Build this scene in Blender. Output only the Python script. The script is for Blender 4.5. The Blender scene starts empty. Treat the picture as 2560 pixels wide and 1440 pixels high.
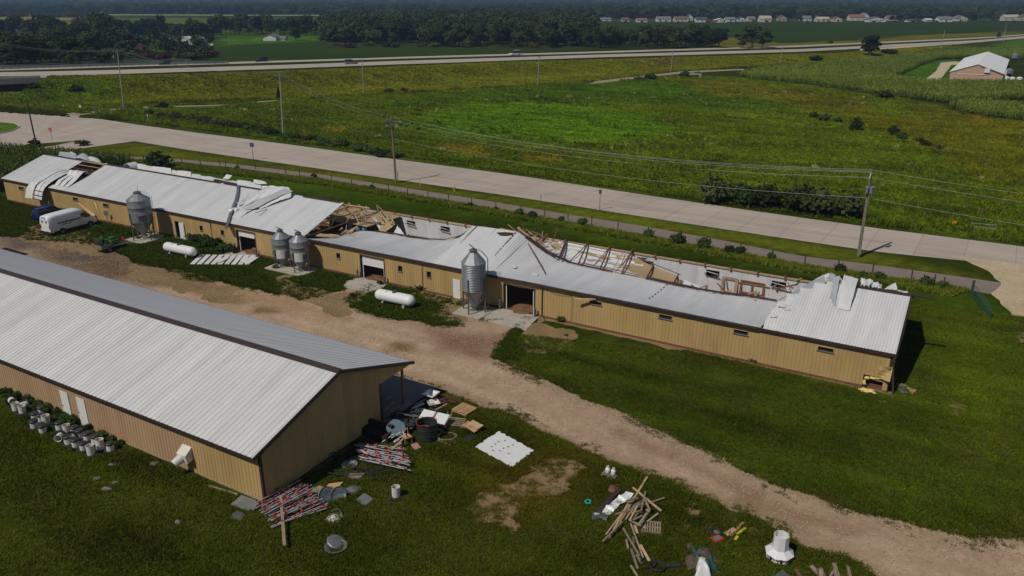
import bpy, bmesh, math, random
import numpy as np
from mathutils import Vector, Matrix
random.seed(7); RNG = np.random.default_rng(7)
sc = bpy.context.scene
COL = sc.collection
# ---------------------------------------------------------------- camera, world, sun, exposure
CAM_H, CAM_F, CAM_P = 28.5, 1974.0, math.radians(20.27)
cd = bpy.data.cameras.new('camera'); cam = bpy.data.objects.new('camera', cd); COL.objects.link(cam)
cam.location = (0, 0, CAM_H); cam.rotation_euler = (math.pi/2 - CAM_P, 0, 0)
cd.sensor_width = 36; cd.lens = CAM_F/2560*36; cd.clip_start = .5; cd.clip_end = 30000
sc.camera = cam
SUN_EL = math.radians(50); SUN_H = Vector((-.76, -.65, 0)).normalized()
world = bpy.data.worlds.new('World'); sc.world = world; world.use_nodes = True
wn = world.node_tree.nodes; bg = wn['Background']
sky = wn.new('ShaderNodeTexSky'); sky.sky_type = 'NISHITA'; sky.sun_disc = False
sky.sun_elevation = SUN_EL; sky.sun_rotation = math.atan2(-SUN_H.x, SUN_H.y)
sky.air_density = 1.0; sky.dust_density = .6
world.node_tree.links.new(sky.outputs[0], bg.inputs[0]); bg.inputs[1].default_value = .05
sl = bpy.data.lights.new('sun', 'SUN'); sl.energy = 4.9; sl.angle = math.radians(.53); sl.color = (1, .95, .87)
sun = bpy.data.objects.new('sun', sl); COL.objects.link(sun)
to_sun = SUN_H*math.cos(SUN_EL) + Vector((0, 0, math.sin(SUN_EL)))
sun.rotation_euler = to_sun.to_track_quat('Z', 'Y').to_euler()
sun.location = (-60, -50, 120)
sc.view_settings.view_transform = 'Standard'; sc.view_settings.look = 'None'
sc.view_settings.exposure = -.66; sc.view_settings.gamma = 1
sc.cycles.max_bounces = 5; sc.cycles.diffuse_bounces = 2; sc.cycles.glossy_bounces = 2
sc.cycles.transmission_bounces = 2; sc.cycles.transparent_max_bounces = 6; sc.cycles.volume_bounces = 0
sc.cycles.use_denoising = True
# ---------------------------------------------------------------- placing helpers
CP, SP = math.cos(CAM_P), math.sin(CAM_P)
def ray(x, y):
    a = (x-1280)/CAM_F; b = (720-y)/CAM_F
    return np.array([a, CP+b*SP, -SP+b*CP])
def g(x, y, z=0.0):
    d = ray(x, y); t = (z-CAM_H)/d[2]
    return np.array([d[0]*t, d[1]*t, z])
YAW = math.radians(59.634)
U3 = np.array([-math.sin(YAW), math.cos(YAW), 0]); V3 = np.array([math.cos(YAW), math.sin(YAW), 0])
BO = np.array([28.68, 54.03, 0.]); SO = np.array([-14.83, 40.0, 0.])      # near right corner of barn and of near shed
ROTZ = math.atan2(-U3[1], -U3[0])
def pln(x, y, O, t):           # pixel -> (s, t, z) on the upright plane t
    d = ray(x, y); C = np.array([0, 0, CAM_H])-O
    l = (t-C@V3)/(d@V3); P = C+d*l
    return np.array([P@U3, t, P[2]])
def bw(s, t, z=0.0, O=BO):     # building coordinates -> world
    return O+U3*s+V3*t+np.array([0, 0, z])
def sstep(a, b, x):
    t = np.clip((x-a)/(b-a), 0, 1); return t*t*(3-2*t)
# terrain: flat yard, the highway on a low embankment
HW = np.array([g(x, y, z)[:2].tolist()+[z] for x, y, z in ((-900, 205, 4.5), (-200, 190, 4.5), (300, 173, 4.2), (700, 162, 3.6), (1000, 151, 3.), (1500, 135, 2.4), (2000, 121, 1.8), (2450, 102, 1.2), (2560, 91, 1.), (2800, 70, 1.))])
def seg_dist(X, Y, line):
    best = np.full(np.shape(X), 1e9); val = np.zeros(np.shape(X))
    for a, b in zip(line[:-1], line[1:]):
        d = b[:2]-a[:2]; L = (d@d)
        t = np.clip(((X-a[0])*d[0]+(Y-a[1])*d[1])/L, 0, 1)
        q = np.hypot(X-a[0]-t*d[0], Y-a[1]-t*d[1]); m = q < best
        best = np.where(m, q, best); val = np.where(m, (a[2]+(b[2]-a[2])*t), val)
    return best, val
def terr(X, Y):
    X = np.asarray(X, float); Y = np.asarray(Y, float)
    d, h = seg_dist(X, Y, HW)
    d0 = np.interp(X, [-149, -141], [18.5, 38.]); near = Y < np.interp(X, HW[:, 0], HW[:, 1]); d0 = np.where(near, d0, 38.); w = np.where(d0 < 37, 2.5+(d0-18.5)*1.1, 24.); z = h*(1-sstep(0, 1, (d-d0)/w))
    return z
def gt(x, y):                  # pixel -> point on the terrain
    if y > 300: return g(x, y, 0.)
    d = ray(x, y); zs = np.linspace(5, 0, 161); t = (zs-CAM_H)/d[2]; f = zs-terr(d[0]*t, d[1]*t); k = int(np.argmax(f <= 1e-6)) if (f <= 1e-6).any() else 160
    if k: a = f[k-1]/(f[k-1]-f[k]+1e-12); z = zs[k-1]+(zs[k]-zs[k-1])*a
    else: z = zs[0]
    q = g(x, y, z); return q
def px_of(P):
    P = np.asarray(P, float); d = P-np.array([0, 0, CAM_H])
    zc = d[..., 1]*CP-d[..., 2]*SP; up = d[..., 1]*SP+d[..., 2]*CP
    return np.stack([1280+CAM_F*d[..., 0]/zc, 720-CAM_F*up/zc], -1)
def height_to(bx, by, ty):     # height of an upright thing whose foot is (bx,by) and whose top is at row ty
    b = gt(bx, by); lo, hi = 0., 60.
    for _ in range(40):
        m = (lo+hi)/2
        if px_of(b+np.array([0, 0, m]))[1] > ty: lo = m
        else: hi = m
    return lo
# ---------------------------------------------------------------- mesh helpers
class MB:
    def __init__(s): s.v = []; s.f = []; s.m = []
    def add(s, vs, fs, mi=0):
        o = len(s.v); s.v += [tuple(map(float, p)) for p in vs]; s.f += [tuple(i+o for i in f) for f in fs]; s.m += [mi]*len(fs); return s
    def hexa(s, p, mi=0): return s.add(p, [(3, 2, 1, 0), (4, 5, 6, 7), (0, 1, 5, 4), (1, 2, 6, 5), (2, 3, 7, 6), (3, 0, 4, 7)], mi)
    def box(s, a, b, mi=0):
        x0, y0, z0 = a; x1, y1, z1 = b
        return s.hexa([(x0, y0, z0), (x1, y0, z0), (x1, y1, z0), (x0, y1, z0), (x0, y0, z1), (x1, y0, z1), (x1, y1, z1), (x0, y1, z1)], mi)
    def bar(s, a, b, w, h=None, mi=0, up=(0, 0, 1)):
        h = h or w; a = Vector(a); b = Vector(b); d = (b-a).normalized(); up = Vector(up)
        if abs(d.dot(up)) > .98: up = Vector((1, 0, 0)) if abs(d.x) < .9 else Vector((0, 1, 0))
        r = d.cross(up).normalized()*w/2; u = r.cross(d).normalized()*h/2
        return s.hexa([a-r-u, a+r-u, a+r+u, a-r+u, b-r-u, b+r-u, b+r+u, b-r+u], mi)
    def tube(s, pts, rad, n=8, mi=0, caps=True):
        pts = [Vector(p) for p in pts]; rad = rad if hasattr(rad, '__len__') else [rad]*len(pts); rings = []
        d0 = (pts[1]-pts[0]).normalized(); ref = Vector((0, 0, 1)) if abs(d0.z) < .9 else Vector((1, 0, 0))
        o = len(s.v)
        for i, p in enumerate(pts):
            d = (pts[min(i+1, len(pts)-1)]-pts[max(i-1, 0)]).normalized()
            a = d.cross(ref).normalized(); b = d.cross(a)
            for k in range(n):
                q = 2*math.pi*k/n; w = p+(a*math.cos(q)+b*math.sin(q))*rad[i]; s.v.append(tuple(w))
        for i in range(len(pts)-1):
            for k in range(n):
                k2 = (k+1) % n; s.f.append((o+i*n+k, o+i*n+k2, o+(i+1)*n+k2, o+(i+1)*n+k)); s.m.append(mi)
        if caps:
            s.f.append(tuple(o+k for k in range(n))[::-1]); s.f.append(tuple(o+(len(pts)-1)*n+k for k in range(n))); s.m += [mi, mi]
        return s
    def lathe(s, prof, n=16, c=(0, 0, 0), mi=0, cap0=False, cap1=False):
        o = len(s.v)
        for r, z in prof:
            for k in range(n):
                q = 2*math.pi*k/n; s.v.append((c[0]+r*math.cos(q), c[1]+r*math.sin(q), c[2]+z))
        for i in range(len(prof)-1):
            for k in range(n):
                k2 = (k+1) % n; s.f.append((o+i*n+k, o+i*n+k2, o+(i+1)*n+k2, o+(i+1)*n+k)); s.m.append(mi)
        if cap0: s.f.append(tuple(o+k for k in range(n))[::-1]); s.m.append(mi)
        if cap1: s.f.append(tuple(o+(len(prof)-1)*n+k for k in range(n))); s.m.append(mi)
        return s
    def grid(s, P, mi=0):       # P[i][j] points
        n, m = len(P), len(P[0]); vs = [p for r in P for p in r]
        return s.add(vs, [(i*m+j, i*m+j+1, (i+1)*m+j+1, (i+1)*m+j) for i in range(n-1) for j in range(m-1)], mi)
    def mesh(s, name, mats, smooth=False):
        me = bpy.data.meshes.new(name); me.from_pydata(s.v, [], s.f)
        for m in (mats if isinstance(mats, (list, tuple)) else [mats]): me.materials.append(m)
        if any(s.m): me.polygons.foreach_set('material_index', s.m)
        if smooth: me.polygons.foreach_set('use_smooth', [True]*len(s.f))
        me.update(); return me
    def build(s, name, mats, parent=None, smooth=False, loc=None, rot=None):
        return link(name, s.mesh(name, mats, smooth), parent, loc, rot)
def link(name, me, parent=None, loc=None, rot=None):
    o = bpy.data.objects.new(name, me); COL.objects.link(o)
    if parent: o.parent = parent
    if loc is not None: o.location = tuple(map(float, loc))
    if rot is not None: o.rotation_euler = rot if hasattr(rot, '__len__') else (0, 0, rot)
    return o
def tag(o, label=None, cat=None, group=None, kind=None):
    if label: o['label'] = label
    if cat: o['category'] = cat
    if group: o['group'] = group
    if kind: o['kind'] = kind
    return o
def thing(name, label, cat, loc=(0, 0, 0), rotz=0, group=None):
    o = bpy.data.objects.new(name, None); COL.objects.link(o); o.location = tuple(map(float, loc)); o.rotation_euler = (0, 0, rotz); o.empty_display_size = .2
    return tag(o, label, cat, group)
KIDS = {}
def dup(root, loc, rotz=0, label=None, group=None, scale=None, name=None):
    r = root.copy(); COL.objects.link(r); r.location = tuple(map(float, loc)); r.rotation_euler = (root.rotation_euler[0], root.rotation_euler[1], rotz)
    if name: r.name = name
    if scale is not None: r.scale = scale if hasattr(scale, '__len__') else (scale,)*3
    if label: r['label'] = label
    if group: r['group'] = group
    if root.name not in KIDS: KIDS[root.name] = [(c, list(c.children)) for c in root.children]
    for c, gs in KIDS[root.name]:
        k = c.copy(); COL.objects.link(k); k.parent = r
        for q in gs:
            d = q.copy(); COL.objects.link(d); d.parent = k
    return r
# ---------------------------------------------------------------- materials
def mat(name, col, rough=.7, *a_, rnd=0., world=False, **k_):
    m = mat0(name, col, rough, *a_, world=world, **k_)
    if rnd:
        N = m.node_tree.nodes; Lk = m.node_tree.links; b = N['Principled BSDF']; s = b.inputs['Base Color'].links[0].from_socket; oi = N.new('ShaderNodeObjectInfo'); mr = N.new('ShaderNodeMapRange'); mr.inputs[3].default_value = 1-rnd; mr.inputs[4].default_value = 1+rnd; Lk.new(oi.outputs['Random'], mr.inputs[0]); mx = N.new('ShaderNodeVectorMath'); mx.operation = 'SCALE'; Lk.new(s, mx.inputs[0]); Lk.new(mr.outputs[0], mx.inputs['Scale']); Lk.new(mx.outputs[0], b.inputs['Base Color'])
    return m
def mat0(name, col, rough=.7, metal=0., var=.12, scale=3., bump=0., bscale=None, col2=None, detail=4, spec=.4, stretch=None, rvar=0., world=False):
    m = bpy.data.materials.new(name); m.use_nodes = True; nt = m.node_tree; N = nt.nodes; Lk = nt.links
    b = N['Principled BSDF']; b.inputs['Roughness'].default_value = rough; b.inputs['Metallic'].default_value = metal
    b.inputs['Specular IOR Level'].default_value = spec
    tc = N.new('ShaderNodeTexCoord'); src = tc.outputs['Object']
    if world:
        ge = N.new('ShaderNodeNewGeometry'); m1 = N.new('ShaderNodeMapping'); m1.inputs['Rotation'].default_value = (0, 0, -ROTZ); Lk.new(ge.outputs['Position'], m1.inputs[0]); src = m1.outputs[0]
    if stretch:
        mp = N.new('ShaderNodeMapping'); mp.inputs['Scale'].default_value = stretch; Lk.new(src, mp.inputs[0]); src = mp.outputs[0]
    nz = N.new('ShaderNodeTexNoise'); nz.inputs['Scale'].default_value = scale; nz.inputs['Detail'].default_value = detail; nz.inputs['Roughness'].default_value = .65
    Lk.new(src, nz.inputs['Vector'])
    rp = N.new('ShaderNodeValToRGB'); e = rp.color_ramp.elements
    c1 = tuple(max(0, c*(1-var)) for c in col); c2 = col2 or tuple(min(1, c*(1+var)) for c in col)
    e[0].position = .3; e[0].color = (*c1, 1); e[1].position = .7; e[1].color = (*c2, 1)
    Lk.new(nz.outputs[0], rp.inputs[0]); Lk.new(rp.outputs[0], b.inputs['Base Color'])
    if rvar:
        mr = N.new('ShaderNodeMapRange'); mr.inputs[3].default_value = rough-rvar; mr.inputs[4].default_value = rough+rvar
        Lk.new(nz.outputs[0], mr.inputs[0]); Lk.new(mr.outputs[0], b.inputs['Roughness'])
    if bump:
        n2 = N.new('ShaderNodeTexNoise'); n2.inputs['Scale'].default_value = bscale or scale*4; n2.inputs['Detail'].default_value = 3; Lk.new(src, n2.inputs['Vector'])
        bp = N.new('ShaderNodeBump'); bp.inputs['Strength'].default_value = bump; bp.inputs['Distance'].default_value = .05
        Lk.new(n2.outputs[0], bp.inputs['Height']); Lk.new(bp.outputs[0], b.inputs['Normal'])
    return m
M = {}
def dm(k, *a, **kw): M[k] = mat(k, *a, **kw)
dm('roof_white', (.60, .60, .605), .45, 0, .09, .5, bump=.05, bscale=1.2, spec=.45, stretch=(2.2, .3, 1), world=True, rnd=.035, detail=7)
dm('roof_shed', (.60, .595, .585), .48, 0, .09, .5, bump=.05, bscale=1.5, spec=.45, stretch=(2.2, .3, 1), world=True, rnd=.05, detail=8)
dm('sheet_under', (.42, .44, .46), .5, .2, .1, 1.5, bump=.2, bscale=3)
dm('wall_tan', (.44, .30, .125), .55, 0, .12, .5, bump=.05, bscale=2, stretch=(1.6, 1.6, .35), world=True, rnd=.05, detail=7)
dm('wall_pink', (.46, .285, .165), .55, 0, .12, .4, stretch=(1.6, 1.6, .35), world=True, rnd=.05, col2=(.47, .315, .175))
dm('trim_brown', (.05, .032, .03), .45, 0, .2, 2)
dm('liner_white', (.62, .62, .63), .5, 0, .12, .7, stretch=(2, 2, .4), world=True, rnd=.05)
dm('wood_new', (.46, .31, .18), .75, 0, .22, 4, bump=.2, rnd=.22)
dm('wood_red', (.16, .068, .042), .8, 0, .3, 3)
dm('wood_grey', (.27, .21, .15), .85, 0, .25, 3, rnd=.3)
dm('wood_pallet', (.50, .30, .14), .8, 0, .2, 4)
dm('wood_old', (.24, .19, .13), .85, 0, .25, 3, rnd=.25)
dm('insulation_tan', (.37, .265, .145), .95, 0, .2, 2.2, bump=.5, bscale=6)
dm('insulation_yellow', (.75, .56, .2), .95, 0, .15, 4, bump=.6, bscale=10)
dm('galvanised', (.27, .285, .30), .46, .5, .18, 2.2, spec=.5, rvar=.08)
dm('galvanised_dark', (.16, .175, .18), .5, .6, .18, 2)
dm('steel_grey', (.22, .23, .235), .5, .4, .15, 3)
dm('white_paint', (.70, .70, .69), .4, 0, .05, 2)
dm('white_dirty', (.62, .60, .55), .55, 0, .12, 3)
dm('black_rubber', (.018, .018, .019), .7, 0, .2, 5)
dm('black_plastic', (.03, .031, .034), .5, 0, .2, 4)
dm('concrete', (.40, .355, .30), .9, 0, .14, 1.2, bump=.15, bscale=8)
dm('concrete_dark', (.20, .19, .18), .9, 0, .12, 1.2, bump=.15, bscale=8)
dm('soil', (.20, .125, .085), 1, 0, .25, 1.4, bump=.4, bscale=9)
dm('litter_brown', (.17, .085, .045), 1, 0, .3, 2.5, bump=.5, bscale=9)
dm('red_plastic', (.50, .025, .025), .45, 0, .15, 6); dm('cup_red', (.36, .05, .055), .6, 0, .3, 6, rnd=.35)
dm('blue_car', (.008, .026, .19), .22, .35, .05, 1, spec=.6)
dm('van_white', (.72, .73, .75), .28, 0, .03, .8, spec=.6)
dm('glass_dark', (.012, .014, .016), .08, 0, .1, 1, spec=.7)
dm('black_trim', (.02, .02, .021), .55, 0, .1, 3)
dm('tail_red', (.3, .01, .015), .25, 0, .1, 3)
dm('chrome', (.55, .56, .58), .25, .9, .05, 2)
dm('pole_wood', (.20, .155, .115), .9, 0, .25, 1.2, stretch=(3, 3, .25), bump=.2, bscale=10)
dm('pole_grey', (.33, .31, .28), .9, 0, .2, 1.2, stretch=(3, 3, .25))
dm('wire', (.20, .205, .20), .5, .3, .1, 1)
dm('bark', (.07, .05, .035), .95, 0, .25, 3)
dm('opening_shade', (.02, .017, .014), .95, 0, .2, 2)  # near-black that paints the shade inside openings
dm('post_dark', (.065, .045, .035), .9, 0, .25, 3)
dm('pipe_grey', (.44, .45, .46), .45, .2, .12, 3)
M['ink'] = mat('ink', (.03, .03, .033), .5)
# ---------------------------------------------------------------- ground
def vnoise(X, Y, s, seed=0):
    X = np.asarray(X)/s; Y = np.asarray(Y)/s; xi = np.floor(X).astype(int); yi = np.floor(Y).astype(int); fx = X-xi; fy = Y-yi
    fx = fx*fx*(3-2*fx); fy = fy*fy*(3-2*fy)
    h = lambda a, b: np.modf(np.abs(np.sin(a*127.1+b*311.7+seed*74.7)*43758.5453))[0]
    return (h(xi, yi)*(1-fx)+h(xi+1, yi)*fx)*(1-fy)+(h(xi, yi+1)*(1-fx)+h(xi+1, yi+1)*fx)*fy
def fbm(X, Y, s, seed=0, o=4):
    r = 0; a = .5; w = 0
    for i in range(o): r = r+a*vnoise(X, Y, s, seed+i*13); w += a; a *= .55; s *= .47
    return r/w-.5
def sdf(X, Y, poly):
    P = np.asarray(poly)[:, :2]; X = np.asarray(X, float); Y = np.asarray(Y, float); d = np.full(X.shape, 1e18); ins = np.zeros(X.shape, bool)
    for a, b in zip(P, np.roll(P, -1, 0)):
        e = b-a; L = e@e+1e-9; wx = X-a[0]; wy = Y-a[1]; t = np.clip((wx*e[0]+wy*e[1])/L, 0, 1)
        d = np.minimum(d, (wx-e[0]*t)**2+(wy-e[1]*t)**2)
        c = (a[1] > Y) != (b[1] > Y)
        with np.errstate(divide='ignore', invalid='ignore'): xx = (b[0]-a[0])*(Y-a[1])/(b[1]-a[1]+1e-12)+a[0]
        ins ^= c & (X < xx)
    return np.where(ins, -1, 1)*np.sqrt(d)
def P(*pts): return np.array([gt(x, y) for x, y in pts])
def lin(r, gr, b): return tuple(((c/255+.055)/1.055)**2.4 if c > 10 else c/255/12.92 for c in (r, gr, b))
def alb(r, gr, b, k=.86): return tuple(c/k for c in lin(r, gr, b))
G_BASE = alb(44, 53, 19)
ZONES = [  # (polygon, colour, softness m, wobble m): the plants of each patch
 (P((0, 380), (300, 400), (450, 412), (800, 450), (1200, 520), (1600, 592), (2000, 668), (2300, 705), (2480, 745), (2560, 900), (2560, 1000), (2300, 730), (1200, 545), (300, 425)), alb(54, 72, 17), 2, 1.5),
 (P((1240, 820), (1700, 880), (2170, 985), (2300, 780), (2560, 800), (2700, 1100), (2560, 1335), (2330, 1322), (1900, 1190), (1500, 1005)), alb(50, 64, 23), 3, 3),
 (P((2280, 760), (2480, 780), (2560, 900), (2620, 1200), (2400, 1150)), alb(62, 76, 25), 4, 4),
 (P((1500, 960), (1900, 1100), (2200, 1200), (2500, 1330), (2200, 1100), (1800, 990)), alb(41, 52, 19), 4, 4),
 (P((0, 300), (0, 345), (260, 347), (450, 373), (1000, 452), (1600, 542), (2200, 632), (2500, 705), (2200, 668), (1800, 602), (1200, 502), (600, 413), (200, 380)), alb(80, 86, 32), 1.0, .8),
 (P((0, 262), (330, 300), (720, 355), (1280, 432), (1900, 525), (2560, 612), (2700, 500), (2560, 330), (2100, 200), (1700, 190), (1300, 218), (900, 240), (400, 262)), alb(70, 84, 30), 3, 4),
 (P((330, 300), (720, 355), (1280, 432), (1900, 525), (2560, 612), (2560, 560), (2000, 470), (1400, 395), (900, 330), (500, 290)), alb(62, 76, 28), 4, 5),
 (P((1020, 318), (1080, 275), (1200, 258), (1350, 254), (1500, 268), (1620, 290), (1690, 315), (1640, 350), (1520, 362), (1380, 352), (1240, 344), (1100, 338)), alb(68, 94, 28), 7, 8),
 (P((900, 262), (1200, 232), (1500, 210), (1800, 205), (1900, 235), (2000, 270), (1800, 280), (1500, 250), (1200, 250), (1000, 280)), alb(62, 84, 30), 6, 8),
 (P((1700, 203), (1850, 205), (2050, 228), (2200, 255), (2360, 265), (2420, 292), (2600, 310), (2600, 490), (2480, 445), (2330, 385), (2200, 335), (2050, 280), (1880, 250), (1760, 235)), alb(80, 82, 30), 5, 8),
 (P((2140, 250), (2230, 252), (2300, 275), (2250, 290), (2170, 280)), alb(74, 92, 34), 5, 6),
 (P((-300, 212), (0, 205), (110, 194), (400, 188), (800, 175), (1200, 158), (1600, 147), (2100, 133), (2500, 108), (2560, 100), (2200, 150), (1850, 168), (1650, 182), (1480, 204), (1200, 222), (900, 238), (600, 250), (300, 262), (0, 268), (-300, 270)), alb(84, 84, 22), 3, 4),
 (P((0, 215), (300, 205), (330, 250), (100, 268), (0, 262)), alb(72, 88, 22), 4, 6),
 (P((880, 215), (1200, 195), (1500, 178), (1500, 192), (1200, 212), (900, 232)), alb(88, 88, 30), 4, 5),
 (P((1620, 150), (1700, 148), (1720, 162), (1640, 165)), alb(74, 66, 54), 4, 4),
 (P((1060, 368), (1130, 362), (1200, 372), (1240, 390), (1180, 392), (1090, 380)), alb(90, 86, 44), 1.5, 3),
 (P((800, 320), (860, 322), (850, 332), (810, 330)), alb(100, 88, 48), 1, 2),
 (P((1300, 392), (1380, 390), (1400, 402), (1320, 406)), alb(96, 88, 46), 1, 2),
 (P((2410, 285), (2450, 290), (2470, 310), (2430, 305)), alb(96, 86, 46), 1, 2),
 (P((1100, 20), (1420, 55), (2700, 48), (2700, 20)), alb(56, 66, 40), 15, 10),
 (P((-400, 20), (-400, 66), (300, 68), (820, 62), (1000, 60), (1000, 46), (400, 46), (0, 44)), alb(78, 92, 44), 8, 10),
 (P((60, 22), (300, 22), (300, 32), (60, 32)), alb(128, 116, 80), 30, 10), (P((360, 3), (560, 2), (560, 7), (360, 8)), alb(130, 122, 96), 60, 10),
 (P((-300, 40), (0, 39), (240, 40), (230, 50), (0, 52), (-300, 54)), alb(120, 112, 66), 8, 10),
 (P((300, 60), (830, 60), (830, 104), (700, 108), (560, 118), (440, 150), (320, 150)), alb(58, 74, 28), 6, 6),
 (P((560, 92), (830, 92), (830, 100), (560, 112)), alb(66, 96, 30), 4, 3),
 (P((1780, 92), (1850, 95), (2000, 108), (2300, 88), (2560, 78), (2560, 85), (2400, 96), (2000, 114), (1800, 122)), alb(92, 90, 40), 4, 4),
 (P((2230, 190), (2320, 150), (2400, 148), (2380, 205), (2270, 200)), alb(58, 88, 26), 2, 2),
 (P((2480, 112), (2560, 98), (2640, 95), (2640, 120), (2520, 122)), alb(66, 96, 34), 3, 3),
 (P((1180, 1180), (1330, 1110), (1460, 1150), (1440, 1230), (1300, 1320), (1200, 1300)), alb(56, 54, 24), 2.5, 2),
 (P((0, 1150), (400, 1180), (480, 1260), (300, 1330), (0, 1320)), alb(46, 54, 24), 4, 3),
 (P((0, 1010), (200, 1080), (400, 1180), (200, 1180), (0, 1100)), alb(44, 54, 14), 2, 2),
]
def ground_tint(X, Y):
    T = np.empty(X.shape+(3,)); T[:] = G_BASE
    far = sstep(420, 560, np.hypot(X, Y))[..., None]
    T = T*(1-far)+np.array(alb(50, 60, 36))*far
    wob = fbm(X, Y, 9, 3); wob2 = fbm(X, Y, 30, 5)
    for poly, c, soft, amp in ZONES:
        d = sdf(X, Y, poly)+amp*2*(wob+.6*wob2)
        a = (1-sstep(-soft, soft, d))[..., None]; T = T*(1-a)+np.array(c)*a
    s_ = X*U3[0]+Y*U3[1]; t_ = X*V3[0]+Y*V3[1]; v = (1+.7*fbm(X, Y, 4, 21)+.45*fbm(X, Y, 20, 8)+.75*fbm(s_*.12, t_, 1.6, 61, 2))[..., None]
    T = T*v*np.array([1, .98, .6]); return np.clip(T, .003, 1)
def tint_mat(name, src='attr', rough=.95, bump=.5, s1=.9, amp=.45):
    m = bpy.data.materials.new(name); m.use_nodes = True; nt = m.node_tree; N = nt.nodes; Lk = nt.links; b = N['Principled BSDF']
    b.inputs['Roughness'].default_value = rough; b.inputs['Specular IOR Level'].default_value = .0
    at = N.new('ShaderNodeAttribute'); at.attribute_name = 'tint'
    if src == 'inst': at.attribute_type = 'INSTANCER'
    tc = N.new('ShaderNodeTexCoord')
    nz = N.new('ShaderNodeTexNoise'); nz.inputs['Scale'].default_value = s1; nz.inputs['Detail'].default_value = 8; nz.inputs['Roughness'].default_value = .75
    Lk.new(tc.outputs['Object'], nz.inputs['Vector'])
    mr = N.new('ShaderNodeMapRange'); mr.inputs[1].default_value = .3; mr.inputs[2].default_value = .7; mr.inputs[3].default_value = 1-amp; mr.inputs[4].default_value = 1+amp
    Lk.new(nz.outputs[0], mr.inputs[0])
    mx = N.new('ShaderNodeVectorMath'); mx.operation = 'SCALE'; Lk.new(at.outputs['Vector'], mx.inputs[0]); Lk.new(mr.outputs[0], mx.inputs['Scale'])
    Lk.new(mx.outputs[0], b.inputs['Base Color'])
    if bump:
        bp = N.new('ShaderNodeBump'); bp.inputs['Strength'].default_value = bump; bp.inputs['Distance'].default_value = .15
        Lk.new(nz.outputs[0], bp.inputs['Height']); Lk.new(bp.outputs[0], b.inputs['Normal'])
    return m
M['ground'] = tint_mat('ground_turf')
def np_mesh(name, V, F, mats, tint=None, smooth=False):
    me = bpy.data.meshes.new(name); V = np.asarray(V, np.float32); F = np.asarray(F, np.int32); k = F.shape[1]
    me.vertices.add(len(V)); me.vertices.foreach_set('co', V.ravel())
    me.loops.add(F.size); me.loops.foreach_set('vertex_index', F.ravel())
    me.polygons.add(len(F)); me.polygons.foreach_set('loop_start', np.arange(0, F.size, k, dtype=np.int32)); me.polygons.foreach_set('loop_total', np.full(len(F), k, np.int32))
    me.update(calc_edges=True)
    for m in (mats if isinstance(mats, (list, tuple)) else [mats]): me.materials.append(m)
    if tint is not None:
        a = me.attributes.new('tint', 'FLOAT_VECTOR', 'POINT'); a.data.foreach_set('vector', np.asarray(tint, np.float32).ravel())
    if smooth: me.polygons.foreach_set('use_smooth', np.ones(len(F), bool))
    return me
def axis(lo, hi, step, ends, gr):
    a = list(np.arange(lo, hi+1e-6, step)); s = step; x = hi
    while x < ends[1]: s *= gr; x += s; a.append(x)
    s = step; x = lo; pre = []
    while x > ends[0]: s *= gr; x -= s; pre.append(x)
    return np.array(pre[::-1]+a)
gx = axis(-190, 190, 2.0, (-9000, 9000), 1.10)
gy = np.concatenate([axis(24, 140, 1.6, (-120, 140), 1.3), np.arange(143, 480, 3.2), 480+np.cumsum(3.2*1.075**np.arange(1, 75))])
GX, GY = np.meshgrid(gx, gy); GZ = terr(GX, GY)
far_roll = sstep(2500, 9000, np.hypot(GX, GY))
GZ = GZ+far_roll*(70+90*(fbm(GX, GY, 2600, 4, 3)+.35))
n, m_ = GX.shape; idx = np.arange(n*m_).reshape(n, m_)
F = np.stack([idx[:-1, :-1], idx[:-1, 1:], idx[1:, 1:], idx[1:, :-1]], -1).reshape(-1, 4)
tag(link('ground', np_mesh('ground', np.stack([GX, GY, GZ], -1).reshape(-1, 3), F, M['ground'], ground_tint(GX, GY).reshape(-1, 3), True)), 'wide grassy ground of lawns, meadow and fields', 'ground', kind='structure')
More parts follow.
